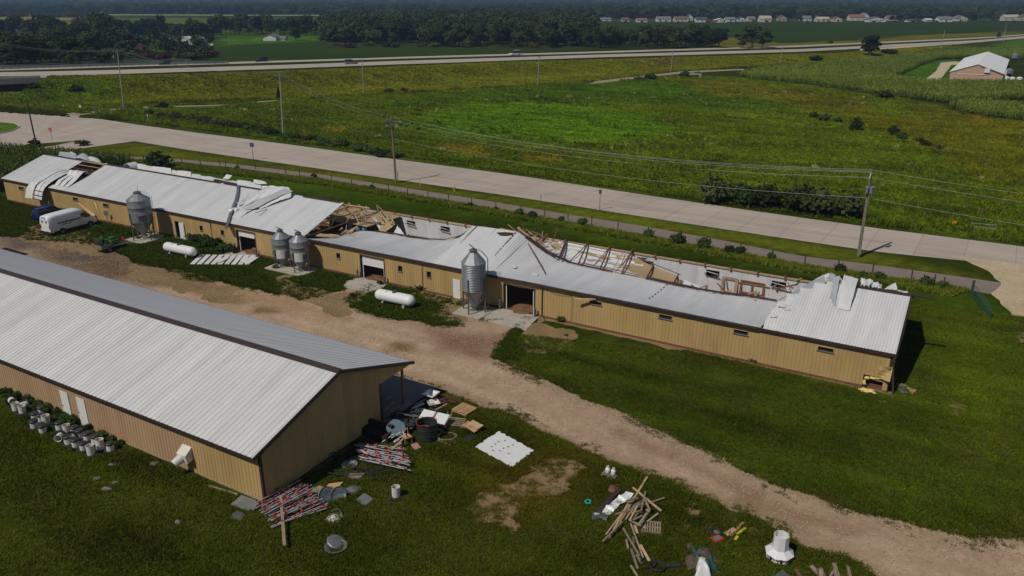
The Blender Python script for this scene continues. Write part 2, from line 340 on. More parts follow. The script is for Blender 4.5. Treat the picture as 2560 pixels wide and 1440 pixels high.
# ---------------------------------------------------------------- sheets with ragged edges
def sheet(name, polys, res, amp, ns, mtl, dz, colf=None, holes=(), seed=0, label=None, kind='structure', thick=0):
    A = np.concatenate([np.asarray(p)[:, :2] for p in polys]); lo = A.min(0)-2*res-amp; hi = A.max(0)+2*res+amp
    xs = np.arange(lo[0], hi[0], res); ys = np.arange(lo[1], hi[1], res); X, Y = np.meshgrid(xs, ys)
    D = np.full(X.shape, 1e9)
    for p in polys: D = np.minimum(D, sdf(X, Y, p))
    for p in holes: D = np.maximum(D, -sdf(X, Y, p))
    D = D+amp*2*fbm(X, Y, ns, seed, 5); D = np.where(np.abs(D) < 1e-4, 1e-4, D)
    V = []; Fq = []; key = {}
    def vid(k, x, y):
        if k not in key: key[k] = len(V); V.append((x, y))
        return key[k]
    n, m = X.shape; neg = D < 0; c = neg[:-1, :-1].astype(int)+neg[:-1, 1:]+neg[1:, 1:]+neg[1:, :-1]
    tris = []
    for i, j in np.argwhere(c > 0):
        q = [(i, j), (i, j+1), (i+1, j+1), (i+1, j)]
        if c[i, j] == 4:
            ids = [vid(a, X[a], Y[a]) for a in q]
        else:
            ids = []
            for k in range(4):
                a, b = q[k], q[(k+1) % 4]
                if D[a] < 0: ids.append(vid(a, X[a], Y[a]))
                if (D[a] < 0) != (D[b] < 0):
                    t = D[a]/(D[a]-D[b]); kk = (min(a, b), max(a, b)); ids.append(vid(kk, X[a]+(X[b]-X[a])*t, Y[a]+(Y[b]-Y[a])*t))
            if len(ids) < 3: continue
        for k in range(1, len(ids)-1): tris.append((ids[0], ids[k], ids[k+1]))
    V = np.array(V); Z = terr(V[:, 0], V[:, 1])+dz
    me = np_mesh(name, np.c_[V, Z], np.array(tris), mtl, colf(V[:, 0], V[:, 1]) if colf else None)
    return tag(link(name, me), label, kind=kind)
DIRT = alb(163, 140, 117); DIRT2 = alb(140, 113, 95); WET = alb(92, 76, 60)
STAINS = [(P((40, 596), (230, 604), (330, 645), (420, 672), (470, 700), (380, 716), (250, 700), (100, 650)), alb(98, 79, 62), 3), (P((0, 590), (60, 590), (150, 610), (110, 625), (0, 622)), alb(92, 80, 74), 1.5), (P((130, 625), (260, 625), (330, 660), (250, 690), (150, 660)), WET, 3),
          (P((150, 640), (230, 640), (225, 655), (160, 656)), alb(84, 80, 72), 1), (P((380, 680), (450, 690), (460, 715), (370, 708)), WET, 1.2), (P((480, 715), (640, 750), (600, 760), (480, 730)), alb(108, 82, 58), 1),
          (P((640, 765), (700, 770), (690, 782), (640, 780)), alb(110, 84, 58), .7), (P((980, 855), (1035, 860), (1030, 880), (975, 876)), alb(110, 88, 56), .8),
          (P((1800, 1200), (1950, 1260), (2150, 1330), (2050, 1330), (1860, 1255)), alb(112, 86, 60), 1.5), (P((1550, 1080), (1760, 1165), (1900, 1240), (1780, 1200), (1600, 1120)), alb(124, 98, 80), 1.2),
          (P((1100, 900), (1300, 980), (1500, 1060), (1480, 1075), (1280, 1005), (1090, 920)), alb(154, 132, 108), 1.2), (P((2250, 1370), (2500, 1400), (2560, 1440), (2400, 1440)), alb(150, 128, 104), 1.5),
          (P((1060, 820), (1250, 840), (1200, 900), (1100, 880)), alb(120, 92, 76), 1.5), (P((500, 690), (700, 740), (900, 800), (860, 810), (660, 765), (470, 710)), alb(150, 124, 96), 1)]
TRACK = np.array([list(g(x, y)[:2])+[0] for x, y in ((-100, 640), (300, 690), (700, 775), (950, 850), (1150, 905), (1350, 985), (1600, 1100), (1850, 1215), (2150, 1330), (2560, 1400))])
def dirt_col(X, Y):
    T = np.empty(X.shape+(3,)); T[:] = DIRT
    a = np.clip(.5+1.6*fbm(X, Y, 5, 31), 0, 1)[..., None]; T = T*(1-a*.55)+np.array(DIRT2)*a*.55
    ds = sdf(X, Y, DRIVE); wl_, _ = seg_dist(X, Y, TRACK)
    for o_ in (1.0, 2.9):
        k = .75*np.exp(-((wl_-o_)/.5)**2)*(.65+fbm(X, Y, 4, 15))[...]; T = T*(1-k[..., None])+np.array(alb(178, 157, 133))*k[..., None]
    k = (.55*(1-sstep(.0, 1.6, -ds)))[..., None]; T = T*(1-k)+np.array(alb(118, 98, 72))*k
    for poly, c, soft in STAINS:
        d = sdf(X, Y, poly)+1.6*fbm(X, Y, 2.2, 41, 4); k = (1-sstep(-soft, soft, d))[..., None]; T = T*(1-k)+np.array(c)*k
    return T*(1+.35*fbm(X, Y, 1.1, 51))[..., None]
M['dirt'] = tint_mat('gravel_dirt', bump=.55, s1=2.2, amp=.22)
DRIVE = P((-250, 560), (0, 590), (100, 600), (240, 607), (320, 640), (345, 662), (430, 668), (475, 692), (560, 702), (650, 722), (760, 748), (850, 722), (900, 700), (945, 715), (880, 745), (885, 768), (960, 792), (1080, 806), (1140, 812), (1110, 770), (1100, 745), (1150, 770), (1225, 800), (1340, 790), (1300, 825), (1262, 848), (1250, 870), (1238, 886), (1258, 906), (1300, 930), (1350, 950), (1420, 985), (1500, 1012), (1600, 1060), (1700, 1108), (1800, 1150), (1900, 1195), (2000, 1232), (2100, 1270), (2200, 1300), (2300, 1324), (2400, 1337), (2560, 1345), (2800, 1360), (2800, 1560), (2230, 1460), (2165, 1425), (2110, 1392), (2010, 1368), (1978, 1345), (1930, 1320), (1880, 1290), (1800, 1263), (1700, 1224), (1620, 1190), (1500, 1140), (1400, 1096), (1320, 1062), (1250, 1032), (1180, 1004), (1100, 975), (1000, 950), (700, 860), (300, 760), (0, 690), (-300, 640))
BWALLPX = [gt(*px_of(bw(s, t))) for s, t in ((0, 1), (120, 1), (120, -.9), (60, -.7), (0, -.8))]
sheet('gravel_drive', [DRIVE], .45, .6, 3.2, M['dirt'], .012, dirt_col, label='pale dirt and gravel farm drive', seed=2)
def soil_col(X, Y): return np.array(alb(122, 102, 74))*(1+.5*fbm(X, Y, 1.2, 61))[..., None]
sheet('bare_soil', [np.array([bw(s, t) for s, t in ((-.6, .3), (121, .3), (121, -.5), (80, -.6), (40, -.55), (27, -.5), (10, -.8), (3, -1.0), (-.6, -.8))])], .3, .5, 1.5, M['dirt'], .008, soil_col, seed=9)
BARE = [P((1190, 1240), (1240, 1200), (1330, 1180), (1400, 1140), (1460, 1170), (1440, 1220), (1340, 1260), (1280, 1320), (1200, 1300)), P((1730, 1250), (1765, 1260), (1760, 1310), (1720, 1310)), P((1880, 1325), (1990, 1345), (1950, 1360), (1885, 1340)),
        P((1270, 840), (1370, 800), (1440, 860), (1380, 890), (1300, 880)), P((100, 535), (330, 610), (240, 640), (60, 600)), P((340, 660), (620, 720), (560, 760), (330, 690)), P((690, 690), (900, 740), (860, 790), (700, 740)), P((640, 1170), (900, 1090), (930, 1120), (700, 1220)), P((2210, 1015), (2235, 1010), (2245, 1030), (2215, 1035)), P((1040, 735), (1160, 730), (1180, 800), (1110, 800)), P((2370, 1000), (2400, 1005), (2390, 1030), (2370, 1020))]
sheet('bare_soil', BARE, .35, 2.3, 2.0, M['dirt'], .016, soil_col, seed=17)
M['soy_'] = 0
M['soy'] = tint_mat('soy_leaves', bump=.7, s1=1.3, amp=.28)
SOY = [P((415, 163), (470, 146), (535, 120), (640, 111), (830, 104), (1100, 117), (1450, 125), (1720, 122), (1500, 127), (1200, 137), (1000, 142.5), (800, 148), (600, 155)),
       P((1360, 62), (1700, 57.5), (2100, 57), (2700, 50), (2700, 62), (2560, 73), (2300, 84), (2100, 95), (1960, 106), (1850, 92), (1700, 76), (1450, 72))]
for i, s_ in enumerate(SOY):
    sheet('soybean_field', [s_], 4, 1.5, 20, M['soy'], .18, lambda X, Y: np.array(alb(44, 60, 26))*np.array([1, 1, .8])*(1+.35*fbm(X, Y, 40, 71))[..., None], label=['dark green soybean field along the highway', 'wide dark green soybean field below the row of houses'][i], kind='structure')
# ---------------------------------------------------------------- strips: roads, path, lanes
def polyres(pts, n, fn=gt):
    p = np.array([fn(x, y) for x, y in pts]); d = np.r_[0, np.cumsum(np.linalg.norm(np.diff(p[:, :2], axis=0), axis=1))]
    t = np.linspace(0, d[-1], n); return np.c_[[np.interp(t, d, p[:, k]) for k in range(3)]].T
def strip(name, top, bot, n, mtl, dz, across=4, parent=None, pieces=None, label=None, gap=.0, piece='slab', thick=.0):
    A = polyres(top, n); B = polyres(bot, n); root = None
    if pieces:                 # square joints: foot of each one straight across from the upper edge
        Bd = polyres(bot, 3000); T = np.gradient(A[:, :2], axis=0); T = np.array([T[max(0, i-6):i+7].mean(0) for i in range(n)]); T /= np.linalg.norm(T, axis=1)[:, None]
        B = np.array([Bd[np.argmin(np.abs((Bd[:, :2]-A[i, :2])@T[i])+(np.linalg.norm(Bd[:, :2]-A[i, :2], axis=1) > 60)*99)] for i in range(n)])
    def pt(i, k, s=0):
        p = A[i]+(B[i]-A[i])*k/across; return (p[0], p[1], float(terr(p[0], p[1]))+dz)
    if not pieces:
        o = MB().grid([[pt(i, k) for k in range(across+1)] for i in range(n)]).build(name, mtl, parent)
        return tag(o, label, kind='structure')
    root = tag(bpy.data.objects.new(name, None), label, kind='structure'); COL.objects.link(root); c = A[n//2]; root.location = (c[0], c[1], 0)
    for i in range(0, n-1):
        a0, b0, a1, b1 = A[i], B[i], A[i+1], B[i+1]; L = np.linalg.norm(a1[:2]-a0[:2]); e = gap/max(L, .1)
        rows = []
        for q in (0+e/2, 1-e/2):
            a = a0+(a1-a0)*q; b = b0+(b1-b0)*q; rows.append([(a+(b-a)*k/across) for k in range(across+1)])
        j = random.uniform(-.004, .004)
        P2 = [[(p[0]-c[0], p[1]-c[1], float(terr(p[0], p[1]))+dz+j) for p in r] for r in rows]
        mb = MB().grid(P2); mb.build(piece, mtl, root)
    return root
dm('road', alb(162, 149, 138), .9, 0, .12, .25, bump=.08, bscale=9, detail=7, rnd=.055, world=True, stretch=(.35, 2, 1))
dm('road_bed', alb(112, 102, 92), .95, 0, .1, .5)
dm('road_old', alb(120, 107, 98), .92, 0, .1, .35, bump=.1, bscale=9, detail=7)
dm('highway', alb(160, 150, 138), .9, 0, .08, .1, detail=6)
dm('trail', alb(138, 124, 98), .95, 0, .12, .5)
dm('lime', alb(178, 162, 136), .95, 0, .1, .6, bump=.2, bscale=6)
RT = [(-420, 245), (-150, 262), (0, 272), (120, 284), (200, 290), (330, 310), (500, 333), (720, 361), (1000, 400), (1280, 437), (1600, 486), (1900, 530), (2200, 572), (2560, 617), (2800, 650)]
RB = [(-420, 470), (-150, 408), (0, 372), (60, 362), (150, 349), (330, 352), (450, 372), (700, 408), (1000, 451), (1280, 491), (1600, 541), (1900, 587), (2200, 631), (2560, 667), (2800, 700)]
strip('road_bed', RT, RB, 70, M['road_bed'], .008, label='dark joint bed under the concrete road')
def slabs():
    # arclength-matched stations from the upper edge
    strip('road', RT, RB, 62, M['road'], .03, pieces=True, gap=.04, label='pale concrete county road crossing behind the barn')
slabs()
strip('footpath', [(-300, 372), (70, 373), (200, 380), (330, 392), (450, 398), (600, 412), (800, 436), (1000, 468), (1200, 499), (1400, 533), (1600, 564), (1800, 600), (2000, 640), (2200, 664), (2400, 692), (2510, 708)],
      [(-300, 384), (70, 380), (200, 388), (330, 399), (450, 405), (600, 421), (800, 448), (1000, 484), (1200, 517), (1400, 551), (1600, 588), (1800, 625), (2000, 661), (2200, 690), (2400, 722), (2490, 738)], 90, M['road_old'], .02, label='narrow grey asphalt path beside the road')
NL = ([(-500, 198), (0, 181.5), (100, 180), (300, 175.5), (700, 163.5), (1000, 153), (1500, 137), (2000, 123.5), (2450, 100.5), (2560, 90.5), (2800, 69)], [(-500, 209), (0, 192), (100, 190.5), (300, 186), (700, 173), (1000, 161.5), (1500, 144), (2000, 130), (2450, 106), (2560, 95), (2800, 72)])
FL = ([(-500, 187), (0, 172), (100, 170), (600, 155), (1000, 143), (1500, 129), (2000, 114), (2450, 94), (2560, 86), (2800, 66)], [(-500, 193), (0, 177.5), (100, 175), (600, 160), (1000, 147.5), (1500, 133.2), (2000, 118), (2450, 97), (2560, 88.5), (2800, 67.5)])
strip('highway', *NL, 110, M['highway'], .15, label='near concrete carriageway of the highway')
strip('highway', *FL, 110, M['highway'], .15, label='far concrete carriageway of the highway')
strip('trail', [(1460, 206), (1540, 197), (1620, 188), (1700, 179), (1780, 175), (1860, 172)], [(1480, 210), (1550, 202), (1620, 193), (1700, 184.5), (1780, 179), (1860, 175)], 20, M['trail'], .03, label='pale gravel trail in the meadow below the highway')
strip('trail', [(165, 284), (250, 274), (330, 267.5), (420, 265), (560, 262), (690, 250)], [(185, 291), (250, 280), (330, 272), (420, 268), (560, 264.5), (692, 252)], 24, M['trail'], .04, label='pale gravel trail leaving the road beside the tall pole')
strip('dirt_track', [(2150, 123), (2260, 116), (2400, 106), (2560, 92), (2700, 82)], [(2150, 126.5), (2260, 120), (2400, 110), (2560, 96), (2700, 85)], 16, M['lime'], .05, label='pale farm lane in the distance at the right')
strip('far_road', [(-400, 37), (40, 37), (300, 36.8), (600, 38), (830, 38.5)], [(-400, 38.4), (40, 38.4), (300, 38.2), (600, 39.2), (830, 39.5)], 20, M['lime'], .3, label='far white road across the left horizon')
sheet('gravel_lot', [P((2365, 636), (2470, 650), (2560, 660), (2760, 690), (2760, 980), (2600, 900), (2560, 875), (2535, 815), (2505, 752), (2475, 735), (2510, 708), (2470, 680), (2420, 655))], .6, .5, 2.5, M['dirt'], .034, lambda X, Y: np.array(alb(172, 155, 128))*(1+.3*fbm(X, Y, 2, 5))[..., None], label='pale gravel farm entrance at the road', seed=4)
sheet('grass_island', [P((-90, 302), (0, 306), (38, 310), (50, 318), (30, 329), (-10, 337), (-90, 352))], .8, .3, 3, M['ground'], .12, lambda X, Y: np.array(alb(72, 96, 26))*(1+.4*fbm(X, Y, 3, 5))[..., None], label='rounded grass island in the road junction')
kp = P((-90, 302), (0, 306), (38, 310), (50, 318), (30, 329), (-10, 337), (-90, 352)); tag(MB().tube([(p[0], p[1], .07) for p in kp], .16, 6).build('kerb', M['concrete']), 'pale kerb round the grass island', 'kerb', kind='structure')
# pale farmyard strip at the far pink building
sheet('gravel_lot', [P((2312, 200), (2340, 178), (2352, 157), (2380, 154), (2420, 155), (2415, 160), (2378, 163), (2350, 200))], 1.2, .4, 3, M['lime'], .05, label='pale gravel drive beside the far pink barn')
# ---------------------------------------------------------------- damaged poultry barn
EAVE_Z, RIDGE_Z, EAVE_T, RIDGE_T, BL, BWID = 3.32, 5.75, -.2, 6.89, 120.3, 13.76
SLOPE_L = math.hypot(RIDGE_T-EAVE_T, RIDGE_Z-EAVE_Z)
PW = .9144
barn = thing('poultry_barn', 'very long tan metal barn with white roof torn open and sagging in places', 'barn', BO, ROTZ)
def L(s, t, z): return (-float(s), float(t), float(z))        # (s leftwards, t backwards, z) -> barn local
def rib_prof(w, h=.028, k=4, hw=.022):  # cross profile of one ribbed sheet: (offset, height)
    out = []; st = w/k
    for i in range(k):
        c = st*(i+.5); out += [(c-hw*2, 0), (c-hw, h), (c+hw, h), (c+hw*2, 0)]
    return [(0, 0)]+out+[(w, 0)]
def wall_panels(parent, name, s0, s1, t, zb, zt, mtl, out, openings=(), ztf=None, w=PW, rib=.022):
    """vertical ribbed sheets along s on the plane t; out = -1 ribs towards the viewer, +1 to the back"""
    proto = None; s = s0; k = 0
    while s < s1-1e-3:
        wd = min(w, s1-s); a, b = s, s+wd
        ops = [o for o in openings if o[0] < b and o[1] > a]
        if not ops and wd == w and not ztf:
            if proto is None:
                mb = MB(); pr = rib_prof(w, rib, 3, .018); mb.grid([[(-x, out*h, zb) for x, h in pr], [(-x, out*h, zt) for x, h in pr]]); proto = mb.mesh(name, mtl)
            link(name, proto, parent, L(a, t, 0))
        else:
            mb = MB(); pr = rib_prof(w, rib, 3, .018); xs = sorted(set([round(x, 4) for x, h in pr if x <= wd]+[wd]+[round(min(max(e-a, 0), wd), 4) for o in ops for e in o[:2]]))
            hs = np.interp(xs, [x for x, h in pr], [h for x, h in pr])
            for i in range(len(xs)-1):
                m = a+(xs[i]+xs[i+1])/2; top = [ztf(a+xs[i]) if ztf else zt, ztf(a+xs[i+1]) if ztf else zt]; segs = [[(zb, zb), tuple(top)]]
                for o in ops:
                    if o[0] < m < o[1]:
                        new = []
                        for lo, hi in segs:
                            if o[2] > lo[0]+.01: new.append([lo, (o[2], o[2])])
                            if o[3] < min(hi)-.01: new.append([(o[3], o[3]), hi])
                        segs = new
                for lo, hi in segs:
                    mb.add([(-xs[i], out*hs[i], lo[0]), (-xs[i+1], out*hs[i+1], lo[1]), (-xs[i+1], out*hs[i+1], hi[1]), (-xs[i], out*hs[i], hi[0])], [(0, 1, 2, 3)])
            if mb.f: mb.build(name, mtl, parent, loc=L(a, t, 0))
        s += w; k += 1
# openings of the front wall: (s right, s left, z low, z high)
WIN_L = [(115.2, 116.5, 2.2, 2.62), (102.1, 103.3, 2.2, 2.66), (95.4, 96.6, 2.2, 2.64)]
WIN_SQ = [(77.0, 77.5, 1.6, 2.24), (73.25, 73.75, 1.6, 2.22), (54.9, 55.42, 1.66, 2.3), (46.43, 46.95, 1.66, 2.28), (42.76, 43.28, 1.66, 2.3)]
WIN_R = [(23.85, 25.1, 2.4, 2.74), (17.25, 18.5, 2.38, 2.76), (10.75, 12.0, 2.38, 2.74), (4.1, 5.35, 2.38, 2.74)]
DOORS = [(68.0, 70.95, .0, 2.6), (48.85, 52.0, .0, 2.58), (30.8, 34.1, .0, 2.6)]
WALK = (81.25, 82.1, 0., 2.15)
HOLE = (.32, 1.75, .1, 1.12); SIDE_DOOR = (39.2, 40.1, 0, 2.1)
OPEN = WIN_L+WIN_SQ+WIN_R+DOORS+[WALK, HOLE, SIDE_DOOR]
wall_panels(barn, 'wall_panel', 0, BL, 0, .12, EAVE_Z-.02, M['wall_tan'], -1, OPEN)
wall_panels(barn, 'wall_panel', 0, BL, BWID, .12, EAVE_Z-.1, M['wall_tan'], 1)
BWIN = [(54.97, 56.24, 2.08, 2.62), (49.86, 51.12, 2.06, 2.62), (24.2, 25.5, 2.05, 2.6), (17.23, 18.56, 2.1, 2.76), (10.74, 12.1, 2.15, 2.74)]
wall_panels(barn, 'liner_panel', 3, 63, BWID-.14, .1, EAVE_Z-.16, M['liner_white'], -1, BWIN, rib=.015)
MB().box(L(BL, BWID-.10, 0), L(0, BWID-.03, .3)).build('skirt_board', M['wood_red'], barn)
mb = MB()
segs = [BL, 82.1, 81.25, 70.95, 68.0, 52.0, 48.85, 40.1, 39.2, 34.1, 30.8, 1.75]
for a, b in zip(segs[0::2], segs[1::2]): MB().box(L(a, -.03, .02), L(b, .05, .2)).build('skirt_board', M['wood_red'], barn)
MB().box(L(BL, .1, -.05), L(0, BWID-.16, .015)).build('floor', M['litter_brown'], barn)
# end walls
for s_, nm in ((0, 'r'), (BL, 'l')):
    mb = MB(); t = 0.
    while t < BWID-1e-3:
        w = min(PW, BWID-t); pr = [p for p in rib_prof(PW) if p[0] <= w]
        zt = lambda tt: EAVE_Z-.05+(RIDGE_Z-EAVE_Z)*(1-abs(tt-RIDGE_T)/RIDGE_T)
        sg = -1 if s_ == 0 else 1
        m2 = MB().grid([[L(s_+sg*h, t+x, .12) for x, h in pr], [L(s_+sg*h, t+x, zt(t+x)) for x, h in pr]])
        if s_ == 0 and t < .5: m2 = MB().grid([[L(0, x, 1.15) for x in (.25, .6, PW)], [L(0, x, zt(x)) for x in (.25, .6, PW)]])
        m2.build('gable_panel', M['wall_tan'], barn); t += PW
# ---- roof surface of the front slope: height of the top edge along s
RS = [(121, 5.75), (60.2, 5.75), (60.0, 2.05), (59.2, 2.15), (58.2, 2.5), (57, 2.65), (55, 2.8), (51, 2.8), (48.9, 2.84), (47.1, 2.95), (45.5, 3.32), (44.2, 3.8), (43.3, 4.25), (42.5, 4.7), (42.3, 5.45), (41, 5.58), (38, 5.66), (36.8, 5.66), (36.3, 5.5), (35.3, 4.77), (34.3, 4.17), (33.2, 3.66), (32, 3.15), (29.5, 3.03), (26.4, 2.95), (24.1, 2.93), (21.3, 2.83), (19, 2.76), (16.2, 2.67), (13.8, 2.88), (12, 2.98), (10, 2.98), (9.72, 3.0), (9.7, 5.75), (-1, 5.75)]
RS_s = np.array([a for a, b in RS])[::-1]; RS_z = np.array([b for a, b in RS])[::-1]
def zr(s): return float(np.interp(s, RS_s, RS_z))
def roofp(s, q, h=0, n=0.):
    z1 = zr(s); a = math.asin(max(-.9, min(.9, (z1-EAVE_Z)/SLOPE_L)))
    flat = 1-min(1, abs(z1-RIDGE_Z)/1.2) if z1 < RIDGE_Z-.05 else 1
    sag = -.22*math.sin(q*math.pi)*(1-flat) if z1 < 5 else 0
    ca, sa = math.cos(a), math.sin(a); q = q*SLOPE_L
    return (s, EAVE_T+ca*q-sa*(h+sag+n), EAVE_Z+sa*q+ca*(h+sag+n)+.03)
def roof_panel(s, q0=0., q1=1., rows=2, noise=0., w=PW, parent=barn, name='roof_panel', mtl=None):
    mb = MB(); pr = rib_prof(w)
    P_ = [[L(*roofp(s+x, q0+(q1-q0)*i/(rows-1), h, noise*fbm(np.array(s+x), np.array(i*7.3/(rows-1)), 1.7, 3, 3))) for x, h in pr] for i in range(rows)]
    return mb.grid(P_).build(name, mtl or M['roof_white'], parent)
flat_me = None; ks = np.arange(-.2, BL+.2, PW)
back_me = None
for s_ in ks:
    c = s_+PW/2; intact = (c > 60.2 and not 105.0 < c < 110.8) or (37 < c < 42) or c < 6.3
    if (c > 60.2 and not 105.0 < c < 110.8) or c < 6.0:
        if flat_me is None:
            mb = MB(); pr = rib_prof(PW)
            P_ = []
            for i in range(2):
                row = []
                for x, h in pr:
                    q = roofp(100, i, h); row.append((-x, q[1], q[2]))
                P_.append(row)
            flat_me = mb.grid(P_).mesh('roof_panel', M['roof_white'])
            flat_back = MB().grid([[(x, 2*RIDGE_T-y, z) for x, y, z in r] for r in P_]).mesh('roof_panel', M['roof_white'])
        link('roof_panel', flat_me, barn, L(s_, 0, 0))
        if s_ > 78 or s_ < 3: link('roof_panel', flat_back, barn, L(s_, 0, 0))
    elif 105.0 < c < 110.8:
        pass
    elif 42.2 < c < 43.4:       # torn seam: only the lower half lies flat
        roof_panel(s_, 0, .45, 5); roof_panel(s_, .45, 1, 6, .15)
    elif 6.0 <= c < 9.75:       # crumpled corner of the right end
        q1 = float(np.interp(c, [6.3, 9.4, 9.75], [1.0, .56, .45]))
        mb = MB(); pr = rib_prof(PW); rows = 12; P_ = []
        for i in range(rows):
            q = q1*i/(rows-1); row = []
            for x, h in pr:
                p = roofp(min(s_+x, 9.6), q, h, 0); dv = max(0, (s_+x)-6.3)/3.4
                n_ = .34*dv*float(fbm(np.array((s_+x)*1.0), np.array(q*7), .9, 3, 3))-.32*dv*dv*(q/q1)**2
                row.append(L(p[0]+.12*dv*math.sin(q*9), p[1], p[2]+n_))
            P_.append(row)
        mb.grid(P_).build('roof_panel', M['roof_white'], barn)['label'] = 'crumpled white roof sheet at the torn corner'
    else:
        col = c < 36.9 or c > 42
        if not (59.6 < c < 60.2): roof_panel(s_, 0, 1, 9, .05 if col else .0)
# missing strip at the left: lower halves bent, three curled sheets, one sheet folded over the eave
def curl(name, s0, w, prof, mtl, parent=barn, n=0.):
    """sheet of width w at s0 following prof = [(t, z)] with ribs"""
    mb = MB(); pr = rib_prof(w, .02, max(2, int(w/.23)))
    mb.grid([[L(s0+x, t, z+h+n*float(fbm(np.array(s0+x), np.array(i*.6), .8, 5, 2))) for x, h in pr] for i, (t, z) in enumerate(prof)]); return mb.build(name, mtl, parent)
for i, s0 in enumerate((104.9, 106.05, 107.2)):
    z0 = roofp(106, .12)[2]
    curl('curled_sheet', s0, 1.0, [(.5, 3.62), (1.2, 3.98+.1*i), (2.0, 4.5), (2.6, 4.95-.12*i), (3.1, 5.3), (3.6, 5.35-.1*i), (4.0, 5.1), (4.1, 4.75)], M['roof_white'], n=.3)
for i, s0 in enumerate((104.9, 105.8, 106.7, 107.6)): curl('roof_panel', s0, .9, [(-.2, 3.36), (.3, 3.53), (.55, 3.62)], M['roof_white'])
FOLD = [(4.0, 4.85), (3.3, 4.85), (2.5, 4.72), (1.5, 4.42), (.6, 4.08), (-.1, 3.78), (-.6, 3.4), (-1.0, 2.85), (-1.25, 2.2), (-1.4, 1.75)]
for i, s0 in enumerate((108.6, 109.5, 110.4, 111.3)):
    curl('folded_sheet', s0, .9, [(t-.12*i*(1 if t < 0 else 0)+.1*(i % 2), z+.05*(i % 3)) for t, z in FOLD], M['roof_white'], n=.22)
for z_, t_ in ((2.9, -1.02), (2.3, -1.27), (1.8, -1.45)): MB().bar(L(108.6, t_, z_), L(112.2, t_-.1, z_+.1), .05, .09).build('purlin', M['post_dark'], barn)
# ridge cap and fascia, gutter lines
def cap(a, b, dz=.07, w=.28): MB().grid([[L(a, RIDGE_T-w, RIDGE_Z-.05+dz), L(a, RIDGE_T, RIDGE_Z+dz+.03), L(a, RIDGE_T+w, RIDGE_Z-.05+dz)], [L(b, RIDGE_T-w, RIDGE_Z-.05+dz), L(b, RIDGE_T, RIDGE_Z+dz+.03), L(b, RIDGE_T+w, RIDGE_Z-.05+dz)]]).build('ridge_cap', M['trim_brown'], barn)
for a, b in ((120.7, 110.7), (105, 81), (80.4, 70), (66.5, 60.5), (4.0, -.3)): cap(a, b)
MB().bar(L(-.2, RIDGE_T+.05, RIDGE_Z+.1), L(-1.9, RIDGE_T+.3, RIDGE_Z-.1), .3, .12).build('ridge_cap', M['trim_brown'], barn)['label'] = 'loose ridge cap end sticking out past the gable'
MB().box(L(BL+.25, -.25, EAVE_Z-.2), L(-.22, -.2, EAVE_Z+.015)).build('fascia', M['trim_brown'], barn)
MB().box(L(BL+.25, -.2, EAVE_Z-.2), L(-.22, .02, EAVE_Z-.17)).build('soffit', M['trim_brown'], barn)
MB().box(L(60, -.36, EAVE_Z-.14), L(10, -.253, EAVE_Z+.0)).build('gutter', M['trim_brown'], barn)
for s_ in (-.24, BL+.22):
    m2 = MB()
    for e in (-1, 1): m2.bar(L(s_, RIDGE_T+e*7.05, EAVE_Z-.03), L(s_, RIDGE_T, RIDGE_Z), .06, .26)
    m2.build('rake_trim', M['trim_brown'], barn)
MB().box(L(-.06, -.03, 1.05), L(.1, .12, EAVE_Z-.2)).build('corner_trim', M['trim_brown'], barn)
MB().bar(L(.0, .05, 0), L(.02, .12, 1.15), .12, .12).build('corner_post', M['wood_red'], barn)
MB().bar(L(-.5, -.1, .0), L(-.12, .15, 2.4), .1, .14).build('corner_trim', M['trim_brown'], barn)['label'] = 'loose brown corner trim leaning off the right end'
# bent corner sheet, insulation and hole at the right end
mb = MB(); mb.grid([[L(.75-.9*j/4, -.05-.35*(i/4)**1.5*(j/4)**.7-.1*math.sin(i+j), 2.1-1.05*i/4+.1*j/4) for j in range(5)] for i in range(5)])
mb.build('wall_panel', M['wall_tan'], barn)['label'] = 'bent wall sheet peeling outward above the hole'
def lump(parent, name, c, r, mtl, n=10, seed=0, flat=1.):
    rr = random.Random(seed); mb = MB(); rings = []
    for i in range(n//2+1):
        th = math.pi*i/(n//2); ring = []
        for k in range(n):
            ph = 2*math.pi*k/n; q = 1+rr.uniform(-.35, .35)
            ring.append((c[0]+r[0]*q*math.sin(th)*math.cos(ph), c[1]+r[1]*q*math.sin(th)*math.sin(ph), c[2]+r[2]*q*math.cos(th)*flat))
        ring.append(ring[0]); rings.append(ring)
    return mb.grid(rings).build(name, mtl, parent)
for i, (s_, t_, z_, rx, rz) in enumerate(((1.5, .06, .85, .2, .12), (1.05, .06, .95, .3, .09), (1.6, .0, .45, .12, .2), (.7, .06, 1.0, .25, .07))): lump(barn, 'insulation_batt', L(s_, t_, z_), (rx, .12, rz), M['insulation_yellow'], 10, i)
MB().box(L(1.2, .1, .75), L(.2, .2, .85)).build('girt', M['wood_new'], barn)
MB().box(L(1.25, .2, .0), L(.2, .3, .35)).build('girt', M['wood_red'], barn)
o = tag(lump(None, 'insulation_lump', (0, 0, 0), (.6, .32, .1), M['insulation_yellow'], 14, 5), 'yellow insulation lying on the ground below the torn barn corner', 'insulation'); o.location = bw(1.25, -.6, .08); o.rotation_euler = (0, 0, ROTZ)
